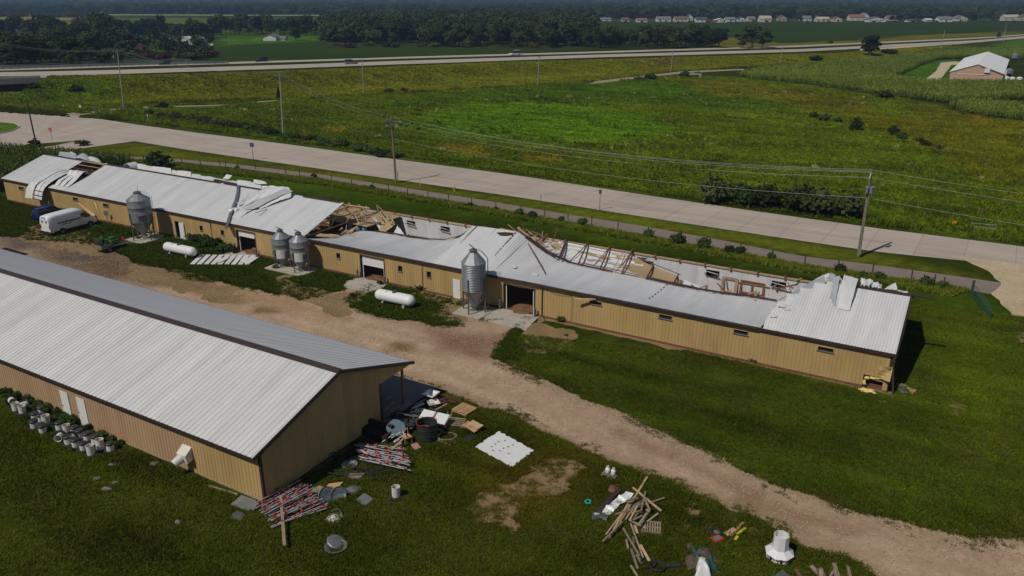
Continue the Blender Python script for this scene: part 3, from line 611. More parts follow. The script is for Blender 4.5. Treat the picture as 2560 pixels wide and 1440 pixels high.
# windows: frame, shade-black pane and sill
def window(sa, sb, za, zb, t=0, square=False, k=0):
    w = thing('window', None, None); w.parent = barn; w.location = L((sa+sb)/2, t, za); del_keys(w)
    W, Hh = sb-sa, zb-za; mb = MB()
    e = .05
    for a, b in (((-W/2, -.04, 0), (-W/2+e, .05, Hh)), ((W/2-e, -.04, 0), (W/2, .05, Hh)), ((-W/2+e, -.04, Hh-e), (W/2-e, .05, Hh))): mb.box(a, b)
    mb.build('frame', M['wall_tan'] if not square else M['trim_brown'], w)
    MB().box((-W/2-.04, -.1, -.06), (W/2+.04, .04, -.0)).build('sill', M['steel_grey'] if not square else M['wood_old'], w)
    MB().add([(-W/2+e, .12, .02), (W/2-e, .12, .02), (W/2-e, .3, Hh-e), (-W/2+e, .3, Hh-e)], [(0, 1, 2, 3)]).build('pane', M['opening_shade'], w)  # matte black sheet paints the shade of the opening, not glass
    return w
def del_keys(o):
    for k in list(o.keys()): del o[k]
for a in WIN_L+WIN_R: window(*a)
for a in WIN_SQ: window(*a, square=True)
# hoppers of the back wall seen from inside
for i, a in enumerate(BWIN):
    W, Hh = a[1]-a[0], a[3]-a[2]; w = link('window', None, barn, L((a[0]+a[1])/2, BWID-.16, a[2])); e = .05; mb = MB()
    for p, q in (((-W/2, -.05, 0), (-W/2+e, .03, Hh)), ((W/2-e, -.05, 0), (W/2, .03, Hh)), ((-W/2+e, -.05, Hh-e), (W/2-e, .03, Hh)), ((-W/2+e, -.05, 0), (W/2-e, .03, e))): mb.box(p, q)
    mb.build('frame', M['black_trim'], w)
    if i != 2:
        mb = MB(); tl = .55; Y = lambda z: -.05-tl*(z/Hh)
        for (x0, z0), (x1, z1) in (((-W/2, 0), (W/2, 0)), ((-W/2, Hh), (W/2, Hh)), ((-W/2, 0), (-W/2, Hh)), ((W/2, 0), (W/2, Hh))): mb.bar((x0, Y(z0), z0+.03), (x1, Y(z1), z1-.12), .045)
        mb.build('sash', M['white_paint'], w)
    MB().box((-W/2, .16, -.1), (W/2, .18, Hh+.05)).build('pane', M['glass_dark'], w)
# overhead doors
for i, (a, b, z0, z1) in enumerate(DOORS):
    d = link('overhead_door', None, barn, L((a+b)/2, 0, 0)); W = b-a
    mb = MB(); mb.box((-W/2-.1, -.05, 0), (-W/2, .1, z1+.1)); mb.box((W/2, -.05, 0), (W/2+.1, .1, z1+.1)); mb.box((-W/2, -.05, z1), (W/2, .1, z1+.1)); mb.build('door_frame', M['trim_brown'], d)
    MB().box((-W/2+.12, .12, 0), (-W/2+.19, .2, z1)).build('door_track', M['white_paint'], d); MB().box((W/2-.19, .12, 0), (W/2-.12, .2, z1)).build('door_track', M['white_paint'], d)
    if i < 2:
        n = 2 if i == 0 else 3
        for k in range(n): MB().box((-W/2+.1, .14-.01*(k % 2), z1-.36*(k+1)+.012), (W/2-.1, .19, z1-.36*k)).build('door_section', M['white_paint'], d)
    for sg, hh in ((-1, 1.0), (1, .9)):
        bo = tag(MB().lathe([(.11, 0), (.11, hh), (.07, hh+.05)], 10, cap1=True).build('bollard', M['galvanised_dark']), '%s grey bollard at the %s barn overhead door' % (['left', 'right'][sg > 0], ['left half-closed', 'middle half-closed', 'fully open'][i]), 'bollard', 'steel bollards guarding the barn doors'); bo.location = bw((a+b)/2-sg*(W/2+.3), -.35, 0)
    lump(d, 'litter_heap', (W*.12, 1.0, .0), (W*.45, 1.4, .2), M['litter_brown'], 16, i)
# walk door with open leaf
d = link('walk_door', None, barn, L(81.7, 0, 0))
MB().box((-.5, -.04, 0), (-.42, .1, 2.2)).box((.42, -.04, 0), (.5, .1, 2.2)).box((-.42, -.04, 2.15), (.42, .1, 2.2)).build('door_frame', M['steel_grey'], d)
MB().box((.45, -.16, .05), (1.32, -.11, 2.12)).build('door_leaf', M['white_paint'], d); MB().box((1.18, -.2, 1.0), (1.26, -.16, 1.06)).build('handle', M['steel_grey'], d)
d = link('walk_door', None, barn, L(39.65, 0, 0)); MB().box((-.43, -.03, .05), (.43, .03, 2.08)).build('door_leaf', M['white_paint'], d); MB().box((.3, -.07, 1.0), (.38, -.03, 1.06)).build('handle', M['steel_grey'], d)
# downspouts, vertical seams, hanging wires
for s_ in (29.93, 75.4, 86.6): MB().tube([L(s_, -.3, EAVE_Z-.1), L(s_, -.1, EAVE_Z-.35), L(s_, -.1, .3), L(s_-.5 if s_ < 40 else s_, -.4, .06)], .05, 6).build('downspout', M['trim_brown'], barn)
for s_ in (43.85, 63.4): MB().box(L(s_+.03, -.05, .1), L(s_-.03, -.025, EAVE_Z-.2)).build('seam_trim', M['trim_brown'], barn)
def sagline(a, b, drop, n=9): return [tuple(np.array(a)+(np.array(b)-np.array(a))*i/(n-1)-np.array([0, 0, drop*4*(i/(n-1))*(1-i/(n-1))])) for i in range(n)]
for a, b, dr in ((L(34.6, -.15, 3.1), L(30.2, -.15, 3.0), .45), (L(29.5, -.15, 3.05), L(26.9, -.12, 2.9), .3)): MB().tube(sagline(a, b, dr), .015, 5).build('cable', M['black_rubber'], barn)
MB().tube([L(26.9, -.12, 2.9), L(26.75, -.1, 2.3), L(26.85, -.1, .3)], .015, 5).build('cable', M['black_rubber'], barn)
MB().bar(L(24.4, -.2, 3.0), L(26.2, -.75, 2.85), .2, .05).build('loose_board', M['wood_new'], barn)
MB().tube([L(58.9, -.3, 3.05), L(59.2, -.5, 3.15)], .07, 8).build('lamp', M['white_paint'], barn)
# slipped wall sheets at the left
MB().add([L(98.5, -.06, 2.5), L(98.1, -.06, 2.55), L(97.8, -.06, .9), L(97.7, -.06, .8)], [(0, 1, 3, 2)]).build('wall_panel', M['insulation_yellow'], barn)['label'] = 'gap in the wall showing yellow insulation'
MB().grid([[L(102.4, -.05, 2.0), L(101.2, -.08, 1.75), L(100, -.12, 1.3), L(98.6, -.14, .75)], [L(102.2, -.1, 1.9), L(101.0, -.3, 1.55), L(99.8, -.42, 1.05), L(98.4, -.45, .4)]]).build('wall_panel', M['wall_tan'], barn)['label'] = 'peeled wall sheet bending away from the wall'
MB().bar(L(106.6, -1.5, 0), L(106.9, -1.4, 1.9), .07).build('loose_board', M['wood_old'], barn)
# concrete aprons
for a, b, c_, nm in ((52.3, 48.2, -3.2, 'm'), (34.6, 30.2, -3.4, 'o'), (71.2, 67.6, -2.3, 'l'), (88.5, 80.2, -1.6, 'w')):
    z_ = .05 if nm == 'w' else .06; ap = MB().grid([[bw(a, -.04, z_), bw(b, -.04, z_)], [bw(a+.4, c_*.5, z_), bw(b-.2, c_*.5, z_)], [bw(a+.1, c_, z_-.03), bw(b-.5, c_-.2, z_-.03)], [bw(a+.1, c_-.02, -.05), bw(b-.5, c_-.22, -.05)]])
    tag(ap.build('concrete_apron', M['concrete']), {'m': 'pale concrete apron before the middle overhead door', 'o': 'pale concrete apron before the fully open barn door', 'l': 'concrete apron before the left overhead door', 'w': 'concrete walk by the open white walk door'}[nm], 'apron', kind='structure')
# ---------------------------------------------------------------- barn: trusses, ceilings, wreckage
def truss(s, half=None, red=True, lean=0.):
    mb = MB(); zb = EAVE_Z-.12
    R_ = (s+lean, RIDGE_T, RIDGE_Z-.16)
    pts = {'a': (s, .1, zb), 'b': (s, BWID-.1, zb), 'r': R_, 'm1': (s, 4.6, zb), 'm2': (s, 9.2, zb), 'q1': (s+lean*.5, RIDGE_T*.5, (zb+R_[2])/2), 'q2': (s+lean*.5, RIDGE_T*1.5, (zb+R_[2])/2)}
    for a, b, w in (('a', 'b', .14), ('a', 'r', .16), ('r', 'b', .16), ('q1', 'm1', .09), ('m1', 'r', .09), ('r', 'm2', .09), ('m2', 'q2', .09)): mb.bar(L(*pts[a]), L(*pts[b]), .05, w)
    return mb.build('truss', M['wood_red'] if red else M['wood_new'], barn)
for s_ in (105.4, 107.6, 109.9): truss(s_)
for s_ in (60.5, 62.9, 65.3, 67.7): truss(s_, red=False)
for s_ in (41.6, 39.2, 36.9): truss(s_)
for k in range(8):
    q = .12+k*.123; p = roofp(100, q, -.08)
    MB().bar(L(111.3, p[1], p[2]), L(104.6, p[1], p[2]), .05, .09).build('purlin', M['wood_new'] if k > 5 else M['wood_red'], barn)
    MB().bar(L(70, p[1], p[2]), L(59.95, p[1], p[2]), .05, .09).build('purlin', M['wood_new'], barn)
for k in range(3): MB().bar(L(111.3, RIDGE_T+.3+k*1.6, RIDGE_Z-.1-k*.52), L(104.4, RIDGE_T+.3+k*1.6, RIDGE_Z-.1-k*.52), .05, .12).build('purlin', M['wood_new'], barn)
# back wall plate with stubs of broken trusses
for a, b in ((60, 50.1), (50.0, 36.1), (36.0, 24.1), (24, 5.5)): MB().bar(L(a, BWID-.12, EAVE_Z-.12), L(b, BWID-.12, EAVE_Z-.12), .26, .14).build('wall_plate', M['wood_new'], barn)
for k in range(-11, 11):
    s_ = 34.42+2.62*k
    if 6 < s_ < 60 and not 36.8 < s_ < 42.2:
        MB().bar(L(s_, BWID-.2, EAVE_Z-.35), L(s_, BWID-.2, EAVE_Z+random.uniform(.05, .22)), .12, .2).build('truss_stub', M['wood_red'], barn)
# ceilings
def torn_mat():
    m = mat('ceiling_torn', (.60, .60, .60), .7); nt = m.node_tree; N = nt.nodes; Lk = nt.links; b = N['Principled BSDF']
    tc = N.new('ShaderNodeTexCoord'); mp = N.new('ShaderNodeMapping'); mp.inputs['Scale'].default_value = (.16, .42, .3); Lk.new(tc.outputs['Object'], mp.inputs[0])
    nz = N.new('ShaderNodeTexNoise'); nz.inputs['Scale'].default_value = 1.5; nz.inputs['Detail'].default_value = 5; Lk.new(mp.outputs[0], nz.inputs['Vector'])
    sx = N.new('ShaderNodeSeparateXYZ'); Lk.new(tc.outputs['Object'], sx.inputs[0])
    mr = N.new('ShaderNodeMapRange'); mr.inputs[1].default_value = -31; mr.inputs[2].default_value = -20; mr.inputs[3].default_value = -.12; mr.inputs[4].default_value = .16; Lk.new(sx.outputs[0], mr.inputs[0])
    ad = N.new('ShaderNodeMath'); ad.operation = 'ADD'; Lk.new(nz.outputs[0], ad.inputs[0]); Lk.new(mr.outputs[0], ad.inputs[1])
    rp = N.new('ShaderNodeValToRGB'); rp.color_ramp.interpolation = 'LINEAR'; e = rp.color_ramp.elements; e[0].position = .5; e[0].color = (.66, .66, .66, 1); e[1].position = .515; e[1].color = (.37, .265, .145, 1)
    Lk.new(ad.outputs[0], rp.inputs[0]); Lk.new(rp.outputs[0], b.inputs['Base Color']); return m
M['ceiling_torn'] = torn_mat()
bk = [pln(1368, 601, BO, 13.5), pln(1415, 606, BO, 13.5), pln(1467, 614, BO, 13.5), pln(1524, 624, BO, 13.4), pln(1570, 634, BO, 13.1), pln(1600, 648, BO, 12.7), pln(1634, 666, BO, 12.0), pln(1668, 679, BO, 11.2), pln(1695, 690, BO, 10.6)]
fr = [(s_, 7.5, zr(s_)-.3) for s_ in (34.6, 32, 29.3, 26.7, 24.5, 22.8, 21, 19.6, 18.4)]
for i in range(len(bk)-1):
    G_ = []
    for j in range(9):
        k = j/8; row = []
        for q in range(5):
            a = np.array(fr[i])*(1-q/4)+np.array(fr[i+1])*(q/4); b = np.array(bk[i])*(1-q/4)+np.array(bk[i+1])*(q/4); p = a*(1-k)+b*k
            p[2] += -.25*math.sin(k*math.pi)+.12*float(fbm(p[0:1], p[1:2], 1.4, 9, 3)[0]); row.append(L(*p))
        G_.append(row)
    MB().grid(G_).build('ceiling_sheet', M['ceiling_torn'], barn)
for s0, s1, t0, t1, z_ in ((70, 57.2, 7.4, 13.5, 3.12), (43, 34.8, 7.4, 13.5, 3.1), (112, 104, .2, 13.5, 3.1)):
    n = int((s0-s1)/1.22)
    for k in range(n):
        a = s0-(s0-s1)*k/n; b = s0-(s0-s1)*(k+1)/n-.02; e = random.uniform(-.3, .3) if k == n-1 else 0
        MB().grid([[L(a, t, z_+random.uniform(-.04, .04)), L(b+(e if t > 9 else -e), t, z_-.05*(k == n-1)+random.uniform(-.04, .04))] for t in np.linspace(t0, t1, 5)]).build('ceiling_sheet', M['insulation_tan'], barn)
# dropped chords over the torn ceiling
for (ax, ay), (bx_, by_) in (((1415, 602), (1397, 648)), ((1469, 610), (1446, 661)), ((1524, 620), (1500, 675)), ((1581, 627), (1552, 691)), ((1634, 666), (1614, 702)), ((1695, 691), (1683, 713))):
    ta = 13.6 if ax < 1600 else (12.1 if ax < 1660 else 10.7); a = pln(ax, ay, BO, ta); b = pln(bx_, by_, BO, 7.7); a[2] += .12; b[2] += .12
    MB().bar(L(*a), L(*b), .09, .22).build('rafter_and_shadow', M['wood_red'], barn)
    if ax < 1600: MB().bar(L(*(a+np.array([0, -.2, -.1]))), L(a[0]-.2, 8.6, b[2]-.45), .05, .12).build('rafter_and_shadow', M['wood_grey'], barn)  # grey bar drawn where the chord's shadow falls on the ceiling sheet
for p, q, ta, tb in (((1452, 648), (1578, 673), 8.9, 8.9), ((1448, 660), (1592, 690), 8.3, 8.3), ((1470, 636), (1560, 653), 10.2, 10.2), ((1400, 605), (1585, 640), 12.6, 12.6), ((1558, 635), (1532, 676), 12.4, 8.2), ((1600, 650), (1700, 690), 12.4, 10.4)):
    a = pln(*p, BO, ta); b = pln(*q, BO, tb); MB().bar(L(a[0], a[1], a[2]+.15), L(b[0], b[1], b[2]+.15), .06, .07).build('purlin', random.choice([M['wood_new'], M['wood_red'], M['wood_grey']]), barn)
# splintered boards
RB_ = random.Random(4)
def boards(n, x0, y0, x1, y1, tr, lr, mats, name='broken_board'):
    for i in range(n):
        x, y = RB_.uniform(x0, x1), RB_.uniform(y0, y1); t = RB_.uniform(*tr); a = pln(x, y, BO, t)
        if a[2] < .1: a[2] = .1
        ln = RB_.uniform(*lr); an = RB_.uniform(0, 6.28); el = RB_.uniform(-.4, .7)
        b = a+ln*np.array([math.cos(an)*math.cos(el), math.sin(an)*math.cos(el)*.6, math.sin(el)])
        MB().bar(L(*a), L(*b), .05, RB_.uniform(.09, .16)).build(name, RB_.choice(mats), barn)
WN, WR, WG = M['wood_new'], M['wood_red'], M['wood_grey']
boards(26, 880, 535, 985, 585, (7.6, 11), (.8, 2.6), [WN, WN, WR, WG]); boards(10, 840, 575, 875, 588, (4, 7), (.6, 1.6), [WN, WN, WG])
boards(22, 1305, 585, 1385, 640, (7.4, 12), (1, 2.6), [WN, WN, WR, WG]); boards(6, 1700, 715, 1760, 735, (7.6, 8.6), (.8, 2), [WN, WR]); boards(7, 1790, 738, 1920, 752, (7.5, 8.4), (.8, 2.2), [WN, WN, WR]); boards(6, 1925, 715, 1985, 745, (7.6, 10), (.8, 2), [WN, WG, WR])
for p, q, ta, tb, mt in (((872, 506), (899, 560), 7.2, 7.6, WN), ((916, 515), (914, 574), 8.2, 8.2, WN), ((858, 511), (924, 520), 6.9, 7.4, WN), ((890, 533), (913, 549), 8.6, 8.4, WN), ((866, 555), (888, 527), 5.5, 7.2, WG), ((1293, 569), (1322, 590), 7.0, 7.1, WN), ((1296, 583), (1345, 588), 7.2, 9.5, WN), ((1352, 588), (1372, 600), 11, 12.5, WN), ((1340, 598), (1382, 640), 9.5, 8, WG), ((1318, 592), (1338, 612), 8.2, 8.6, WR), ((1250, 571), (1285, 579), 7.4, 7.2, WN), ((2005, 696), (1985, 703), 13.6, 13.2, WN), ((1930, 723), (1990, 712), 9, 9, WR)):
    a = pln(*p, BO, ta); b = pln(*q, BO, tb); MB().bar(L(*a), L(*b), .06, .13).build('broken_board', mt, barn)
# plank lying on the sagging slope
a = roofp(35.2, .93, .1); b = roofp(31.3, .45, .1); MB().bar(L(*a), L(*b), .05, .12).build('broken_board', WR, barn)
# crumpled sheets
def crumple(C, mtl, amp=.2, nu=9, nv=7, seed=0, bulge=0., name='torn_sheet', fine=.8):
    C = [np.array(c, float) for c in C]; G_ = []
    for i in range(nu):
        u_ = i/(nu-1); row = []
        for j in range(nv):
            v_ = j/(nv-1); p = (C[0]*(1-v_)+C[1]*v_)*(1-u_)+(C[3]*(1-v_)+C[2]*v_)*u_
            k = float(fbm(np.array([u_*4+seed*3.1]), np.array([v_*3+seed*1.7]), fine, seed, 3)[0]); k2 = float(fbm(np.array([u_*4+seed]), np.array([v_*3]), fine, seed+9, 3)[0])
            p = p+np.array([k2*amp, k*amp*.6, k*amp*2+bulge*math.sin(math.pi*u_)]); row.append(L(*p))
        G_.append(row)
    return MB().grid(G_).build(name, mtl, barn)
def onroof(x, y, h):
    sl_ = (RIDGE_Z-EAVE_Z)/(RIDGE_T-EAVE_T); d = ray(x, y); C = np.array([0, 0, CAM_H])-BO; n_ = -V3*sl_+np.array([0, 0, 1.]); c = EAVE_Z-EAVE_T*sl_+h
    P_ = C+d*((c-C@n_)/(d@n_)); return np.array([P_@U3, P_@V3, P_[2]])
def pq(px, t): return [pln(x, y, BO, tt) for (x, y), tt in zip(px, t if hasattr(t, '__len__') else [t]*4)]
W_, UN = M['roof_white'], M['sheet_under']
crumple(pq([(146, 388), (149, 378), (192, 386), (183, 398)], (7.2, 8.5, 8.5, 7.2)), UN, .15, seed=1)
crumple(pq([(170, 384), (176, 379), (190, 384), (188, 390)], (8.6, 9, 9, 8.6)), W_, .1, seed=2)
crumple(pq([(178, 398), (203, 384), (228, 394), (226, 402)], (7.1, 8.5, 8.6, 7.1)), UN, .15, seed=3, bulge=.2)
crumple(pq([(203, 403), (207, 396), (246, 396), (254, 409)], (7.0, 8.2, 8.6, 7.2)), W_, .12, seed=4, bulge=.25)
crumple(pq([(254, 416), (266, 408), (300, 419), (300, 424)], (6.8, 7.6, 8.2, 7.0)), UN, .1, seed=5)
# upright curl like half a pipe
c0 = pln(330, 421, BO, 8.4); MB().grid([[L(c0[0]+.95*math.cos(a), 7.6+1.4*j/3, c0[2]-.1+.95*math.sin(a)) for j in range(4)] for a in np.linspace(-.3, 3.3, 13)]).build('torn_sheet', W_, barn, True)
ry = lambda x: 389+.1638*(x-111)
xs = list(range(345, 660, 25))
for i, x in enumerate(xs):
    up = RB_.uniform(14, 19); x2 = x+34
    crumple(pq([(x, ry(x)+1), (x-2, ry(x)-up), (x2-2, ry(x2)-up+RB_.uniform(-2, 2)), (x2, ry(x2)+1)], (6.95, 8.4, 8.4, 6.95)), W_ if i % 4 else M['white_dirty'], .10, 5, 5, 20+i, RB_.uniform(0, .1))
crumple(pq([(557, 446), (566, 436), (580, 438), (572, 448)], (8, 8.6, 8.6, 8)), W_, .1, seed=41)
crumple(pq([(634, 458), (634, 448), (664, 454), (668, 461)], (8, 8.6, 8.6, 8)), W_, .1, seed=42)
crumple(pq([(700, 476), (694, 466), (720, 468), (728, 478)], (7.4, 8.6, 8.6, 7.4)), W_, .1, seed=43)
MB().bar(L(*pln(537, 451, BO, 7.2)), L(*pln(590, 462, BO, 7.2)), .35, .3).build('ridge_cap', M['trim_brown'], barn)
MB().bar(L(*pln(726, 488, BO, 7.2)), L(*pln(780, 497, BO, 7.2)), .4, .35).build('ridge_cap', M['trim_brown'], barn); MB().bar(L(*pln(782, 496, BO, 7.4)), L(*pln(822, 503, BO, 7.4)), .5, .3).build('ridge_cap', M['trim_brown'], barn)
# torn sheets lying over the front slope
for i, (q, hs, mt) in enumerate((([(675, 464), (725, 470), (640, 506), (590, 526)], (1.1, .8, .25, .35), W_), ([(712, 470), (732, 478), (640, 520), (598, 528)], (.9, .7, .35, .2), UN), ([(729, 482), (726, 494), (650, 523), (640, 507)], (.6, .25, .1, .5), W_), ([(640, 508), (648, 516), (596, 546), (574, 545)], (.2, .1, .05, .08), W_), ([(668, 466), (690, 470), (600, 512), (590, 508)], (1.2, .9, .5, .5), UN), ([(566, 523), (596, 519), (590, 528), (572, 530)], (.25, .3, .1, .1), UN))):
    crumple([onroof(x, y, h) for (x, y), h in zip(q, hs)], mt, .13, 12, 7, 60+i, .12)
strip_pts = [(592, 462), (591, 480), (586, 500), (578, 520), (571, 538), (566, 555), (561, 566)]
mb = MB(); G_ = []
for i, (x, y) in enumerate(strip_pts):
    a = onroof(x, y, .05); b = onroof(x+6, y+2, .32); c = onroof(x+10, y+1, .05); 
    if i == 6: a[2] -= .3; b[2] -= .2
    G_.append([L(*a), L(*b), L(*c)])
mb.grid(G_).build('bent_flashing', M['galvanised_dark'], barn)
for p, q in (((638, 532), (668, 523)), ((668, 523), (649, 540))): MB().bar(L(*onroof(*p, .06)), L(*onroof(*q, .06)), .06, .06).build('broken_board', M['wood_grey'], barn)
MB().grid([[L(*onroof(x, y, .05)) for x, y in r] for r in (((1241, 581), (1262, 580), (1284, 582)), ((1250, 588), (1266, 589), (1281, 586)))]).build('ridge_cap', M['trim_brown'], barn)
# fold seam between the two middle sections, its gaps drawn as dark bars
for i in range(9):
    p = roofp(36.75, .97-.065*i, .04); q = roofp(36.75, .97-.065*i-RB_.uniform(.03, .06), .04); MB().bar(L(*p), L(*q), .16-.013*i, .04).build('seam_gap', M['post_dark'], barn)
for i in range(7):
    p = roofp(20.3, .97-.1*i, .05); q = roofp(20.3, .93-.1*i, .05); MB().bar(L(*p), L(*q), .1, .04).build('seam_gap', M['post_dark'], barn)
# sunken ridge cap
def low_cap(s0, s1, n, dz=.05):
    for k in range(n):
        a = s0+(s1-s0)*k/n; b = s0+(s1-s0)*(k+1)/n-.02; j = RB_.uniform(-.05, .05)
        A_ = roofp(a, 1, .05); B_ = roofp(b, 1, .05)
        MB().grid([[L(A_[0], A_[1]-.16, A_[2]+dz), L(A_[0], A_[1]+.02, A_[2]+dz+.06), L(A_[0], A_[1]+.42, A_[2]+dz+.02+j)], [L(B_[0], B_[1]-.16, B_[2]+dz), L(B_[0], B_[1]+.02, B_[2]+dz+.06), L(B_[0], B_[1]+.42, B_[2]+dz+j)]]).build('ridge_cap', M['trim_brown'], barn)
low_cap(56, 43.6, 5); low_cap(35.8, 26, 4); low_cap(22.5, 10.2, 5)
crumple(pq([(1013, 596), (1020, 585), (1045, 600), (1060, 601)], 7.4), M['trim_brown'], .05, seed=71); crumple(pq([(1122, 601), (1160, 585), (1172, 572), (1150, 592)], (7.3, 7.6, 7.6, 7.2)), M['trim_brown'], .05, seed=72)
for i in range(4): MB().bar(L(*roofp(42.15, .55+.1*i, -.1)), L(*roofp(43.0, .5+.1*i, .1)), .06, .06).build('purlin', M['wood_grey'], barn)
# wreckage in the left opening: tan boards, white sheets, blue drums
crumple(pq([(947, 581), (958, 538), (990, 560), (958, 584)], (8.2, 10.5, 9.6, 8)), M['insulation_tan'], .05, seed=81, name='ceiling_sheet')
crumple(pq([(958, 533), (962, 530), (992, 561), (986, 563)], (11, 11.5, 9.8, 9.6)), M['insulation_tan'], .06, seed=82, name='ceiling_sheet')
crumple(pq([(903, 556), (912, 550), (930, 560), (926, 570)], (8.5, 9.5, 9, 8.2)), W_, .12, seed=83); crumple(pq([(932, 543), (938, 543), (955, 570), (948, 574)], (10, 10.4, 9, 8.5)), W_, .12, seed=84)
crumple(pq([(982, 588), (994, 562), (1015, 592), (1005, 594)], (8, 9, 8, 7.6)), W_, .05, seed=85)
crumple(pq([(842, 590), (856, 572), (890, 570), (876, 584)], (5.2, 7, 7.4, 6.2)), M['insulation_tan'], .08, seed=86, name='ceiling_sheet'); crumple(pq([(778, 590), (800, 583), (850, 588), (830, 594)], (1.5, 2.2, 3.4, 2.4)), M['insulation_tan'], .08, seed=87, name='ceiling_sheet')
for i, (x, y) in enumerate(((896, 573), (911, 575), (874, 567))):
    p = pln(x, y, BO, 7.9); d_ = tag(MB().lathe([(.28, 0), (.3, .02), (.3, .84), (.28, .88)], 14, cap1=True, cap0=True).build('drum', mat('drum_blue%d' % i, (.16, .27, .34), .5)), ['blue drum under the wrecked trusses beside another drum', 'blue drum nearest the sagging roof edge inside the barn', 'dusty blue drum deepest under the wrecked trusses'][i], 'drum', 'drums in the wrecked barn'); d_.location = bw(p[0], p[1], max(0, p[2]-.5)); MB().lathe([(.306, .28), (.312, .3), (.306, .32)], 14).build('hoop', M['steel_grey'], d_); 
# white sheets left of the torn ceiling
crumple(pq([(1368, 602), (1414, 604), (1395, 648), (1380, 640)], (13.2, 13.2, 8.3, 8.3)), W_, .1, seed=91); crumple(pq([(1374, 612), (1392, 606), (1404, 616), (1386, 622)], (11, 11.8, 11.4, 10.6)), M['insulation_tan'], .08, seed=92, name='ceiling_sheet')
crumple(pq([(1702, 722), (1712, 700), (1780, 728), (1770, 735)], (8.4, 9.6, 8.6, 7.9)), W_, .06, seed=93); crumple(pq([(1770, 736), (1776, 727), (1800, 732), (1796, 742)], (7.6, 8.2, 8.2, 7.6)), W_, .2, seed=94)
crumple(pq([(1592, 643), (1620, 645), (1600, 662), (1590, 655)], (13, 13.3, 12.4, 12.2)), M['black_plastic'], .1, seed=95)
for x, y, hgt_ in ((1767, 712, 1.0), (1826, 724, 1.2), (1890, 727, 1.1), (1703, 700, .9)):
    p = pln(x, y, BO, 8.3); b = zr(p[0])-.25
    MB().bar(L(p[0], 8.3, b), L(p[0], 8.3, p[2]), .28, .04, up=(0, 1, 0)).bar(L(p[0]+.9, 8.35, b), L(p[0]+.05, 8.35, p[2]-.1), .05, .1).build('broken_truss', WN if x > 1800 else WG, barn)
# frames leaning against the inside of the back wall
def frame(name, label, s0, s1, z0, z1, mtl, cols, w=.14, x_=False):
    o = thing(name, label, 'frame', bw((s0+s1)/2, BWID-.5, z0), ROTZ); W = abs(s1-s0); Hh = z1-z0; T = lambda z: .28*(z/Hh)
    def b(x0, za, x1, zb_, nm, ww=w): MB().bar((x0, T(za), za), (x1, T(zb_), zb_), ww, .06, up=(0, 1, 0)).build(nm, mtl, o)
    for k in range(cols+1): x = -W/2+W*k/cols; b(x, 0, x, Hh, 'stile')
    for z_ in ((0.07, Hh-.07) if not cols > 1 else (.07, Hh*.45, Hh-.07)): b(-W/2, z_, W/2, z_, 'rail')
    if x_: b(-W/4, Hh*.85, 0, Hh*.2, 'brace', .1)
    return o
frame('timber_surround', 'weathered grey wooden door surround leaning on the white inner wall', 16.75, 15.4, .1, 2.3, WG, 1, .3, True)
frame('double_frame', 'double brown wooden frame leaning on the white inner wall', 14.95, 12.75, .1, 2.3, mat('stain_brown', (.22, .085, .03), .7), 2, .17)
MB().bar(L(15.3, BWID-.25, 2.0), L(12.2, BWID-.25, 2.02), .03, .1).build('girt', WG, barn)
MB().bar(L(19.7, 10.2, 0), L(19.72, 10.3, 2.2), .2, .16).build('stud_post', WR, barn)
# right end: flap, folded strip, crumples on the ridge
crumple(pq([(1938, 754), (2060, 687), (2062, 708), (1956, 745)], (7.2, 8.2, 6.8, 5.4)), UN, .08, seed=101, nu=14, bulge=0); crumple(pq([(1990, 726), (2054, 688), (2080, 682), (2062, 705)], (7.4, 8.4, 8.6, 7.2)), W_, .1, seed=102)
crumple(pq([(2060, 705), (2078, 682), (2102, 694), (2108, 708)], (7.1, 8.4, 8.4, 7.1)), UN, .15, seed=103)
a0, a1, a2, a3 = onroof(2110, 687, .5), onroof(2146, 697, .5), onroof(2124, 777, .12), onroof(2092, 771, .1)
crumple([a0, a1, a2, a3], W_, .06, 10, 6, 104, .3)['label'] = 'long roof sheet flipped over the ridge onto the slope'
crumple([a0+np.array([.75, -.2, -.35]), a0+np.array([.3, 0, -.1]), a3+np.array([.2, .2, .05]), a3+np.array([.8, 1.2, .35])], UN, .06, 10, 4, 105)
crumple(pq([(2152, 712), (2153, 694), (2184, 702), (2172, 717)], (7.1, 8.2, 8.2, 7.1)), W_, .18, seed=106); crumple(pq([(2178, 716), (2182, 704), (2205, 710), (2206, 721)], (7.1, 8.2, 8.4, 7.1)), W_, .22, seed=107)
crumple(pq([(2210, 722), (2222, 715), (2240, 706), (2243, 726)], (7.1, 7.9, 8.2, 7.1)), W_, .08, seed=108); crumple(pq([(2240, 728), (2243, 724), (2270, 729), (2268, 733)], (7.1, 7.9, 7.9, 7.1)), W_, .1, seed=109)
for i, (x, y) in enumerate(((1955, 765), (1968, 772), (1935, 790), (1332, 663), (1280, 672))):
    p = onroof(x, y, 0) if i < 3 else np.array(roofp(pln(x, y, BO, 2)[0], .35, .02)); crumple([p+np.array([.3, -.3, .02]), p+np.array([.3, .3, .12]), p+np.array([-.3, .3, .02]), p+np.array([-.3, -.3, .03])], W_, .1, 5, 5, 120+i)
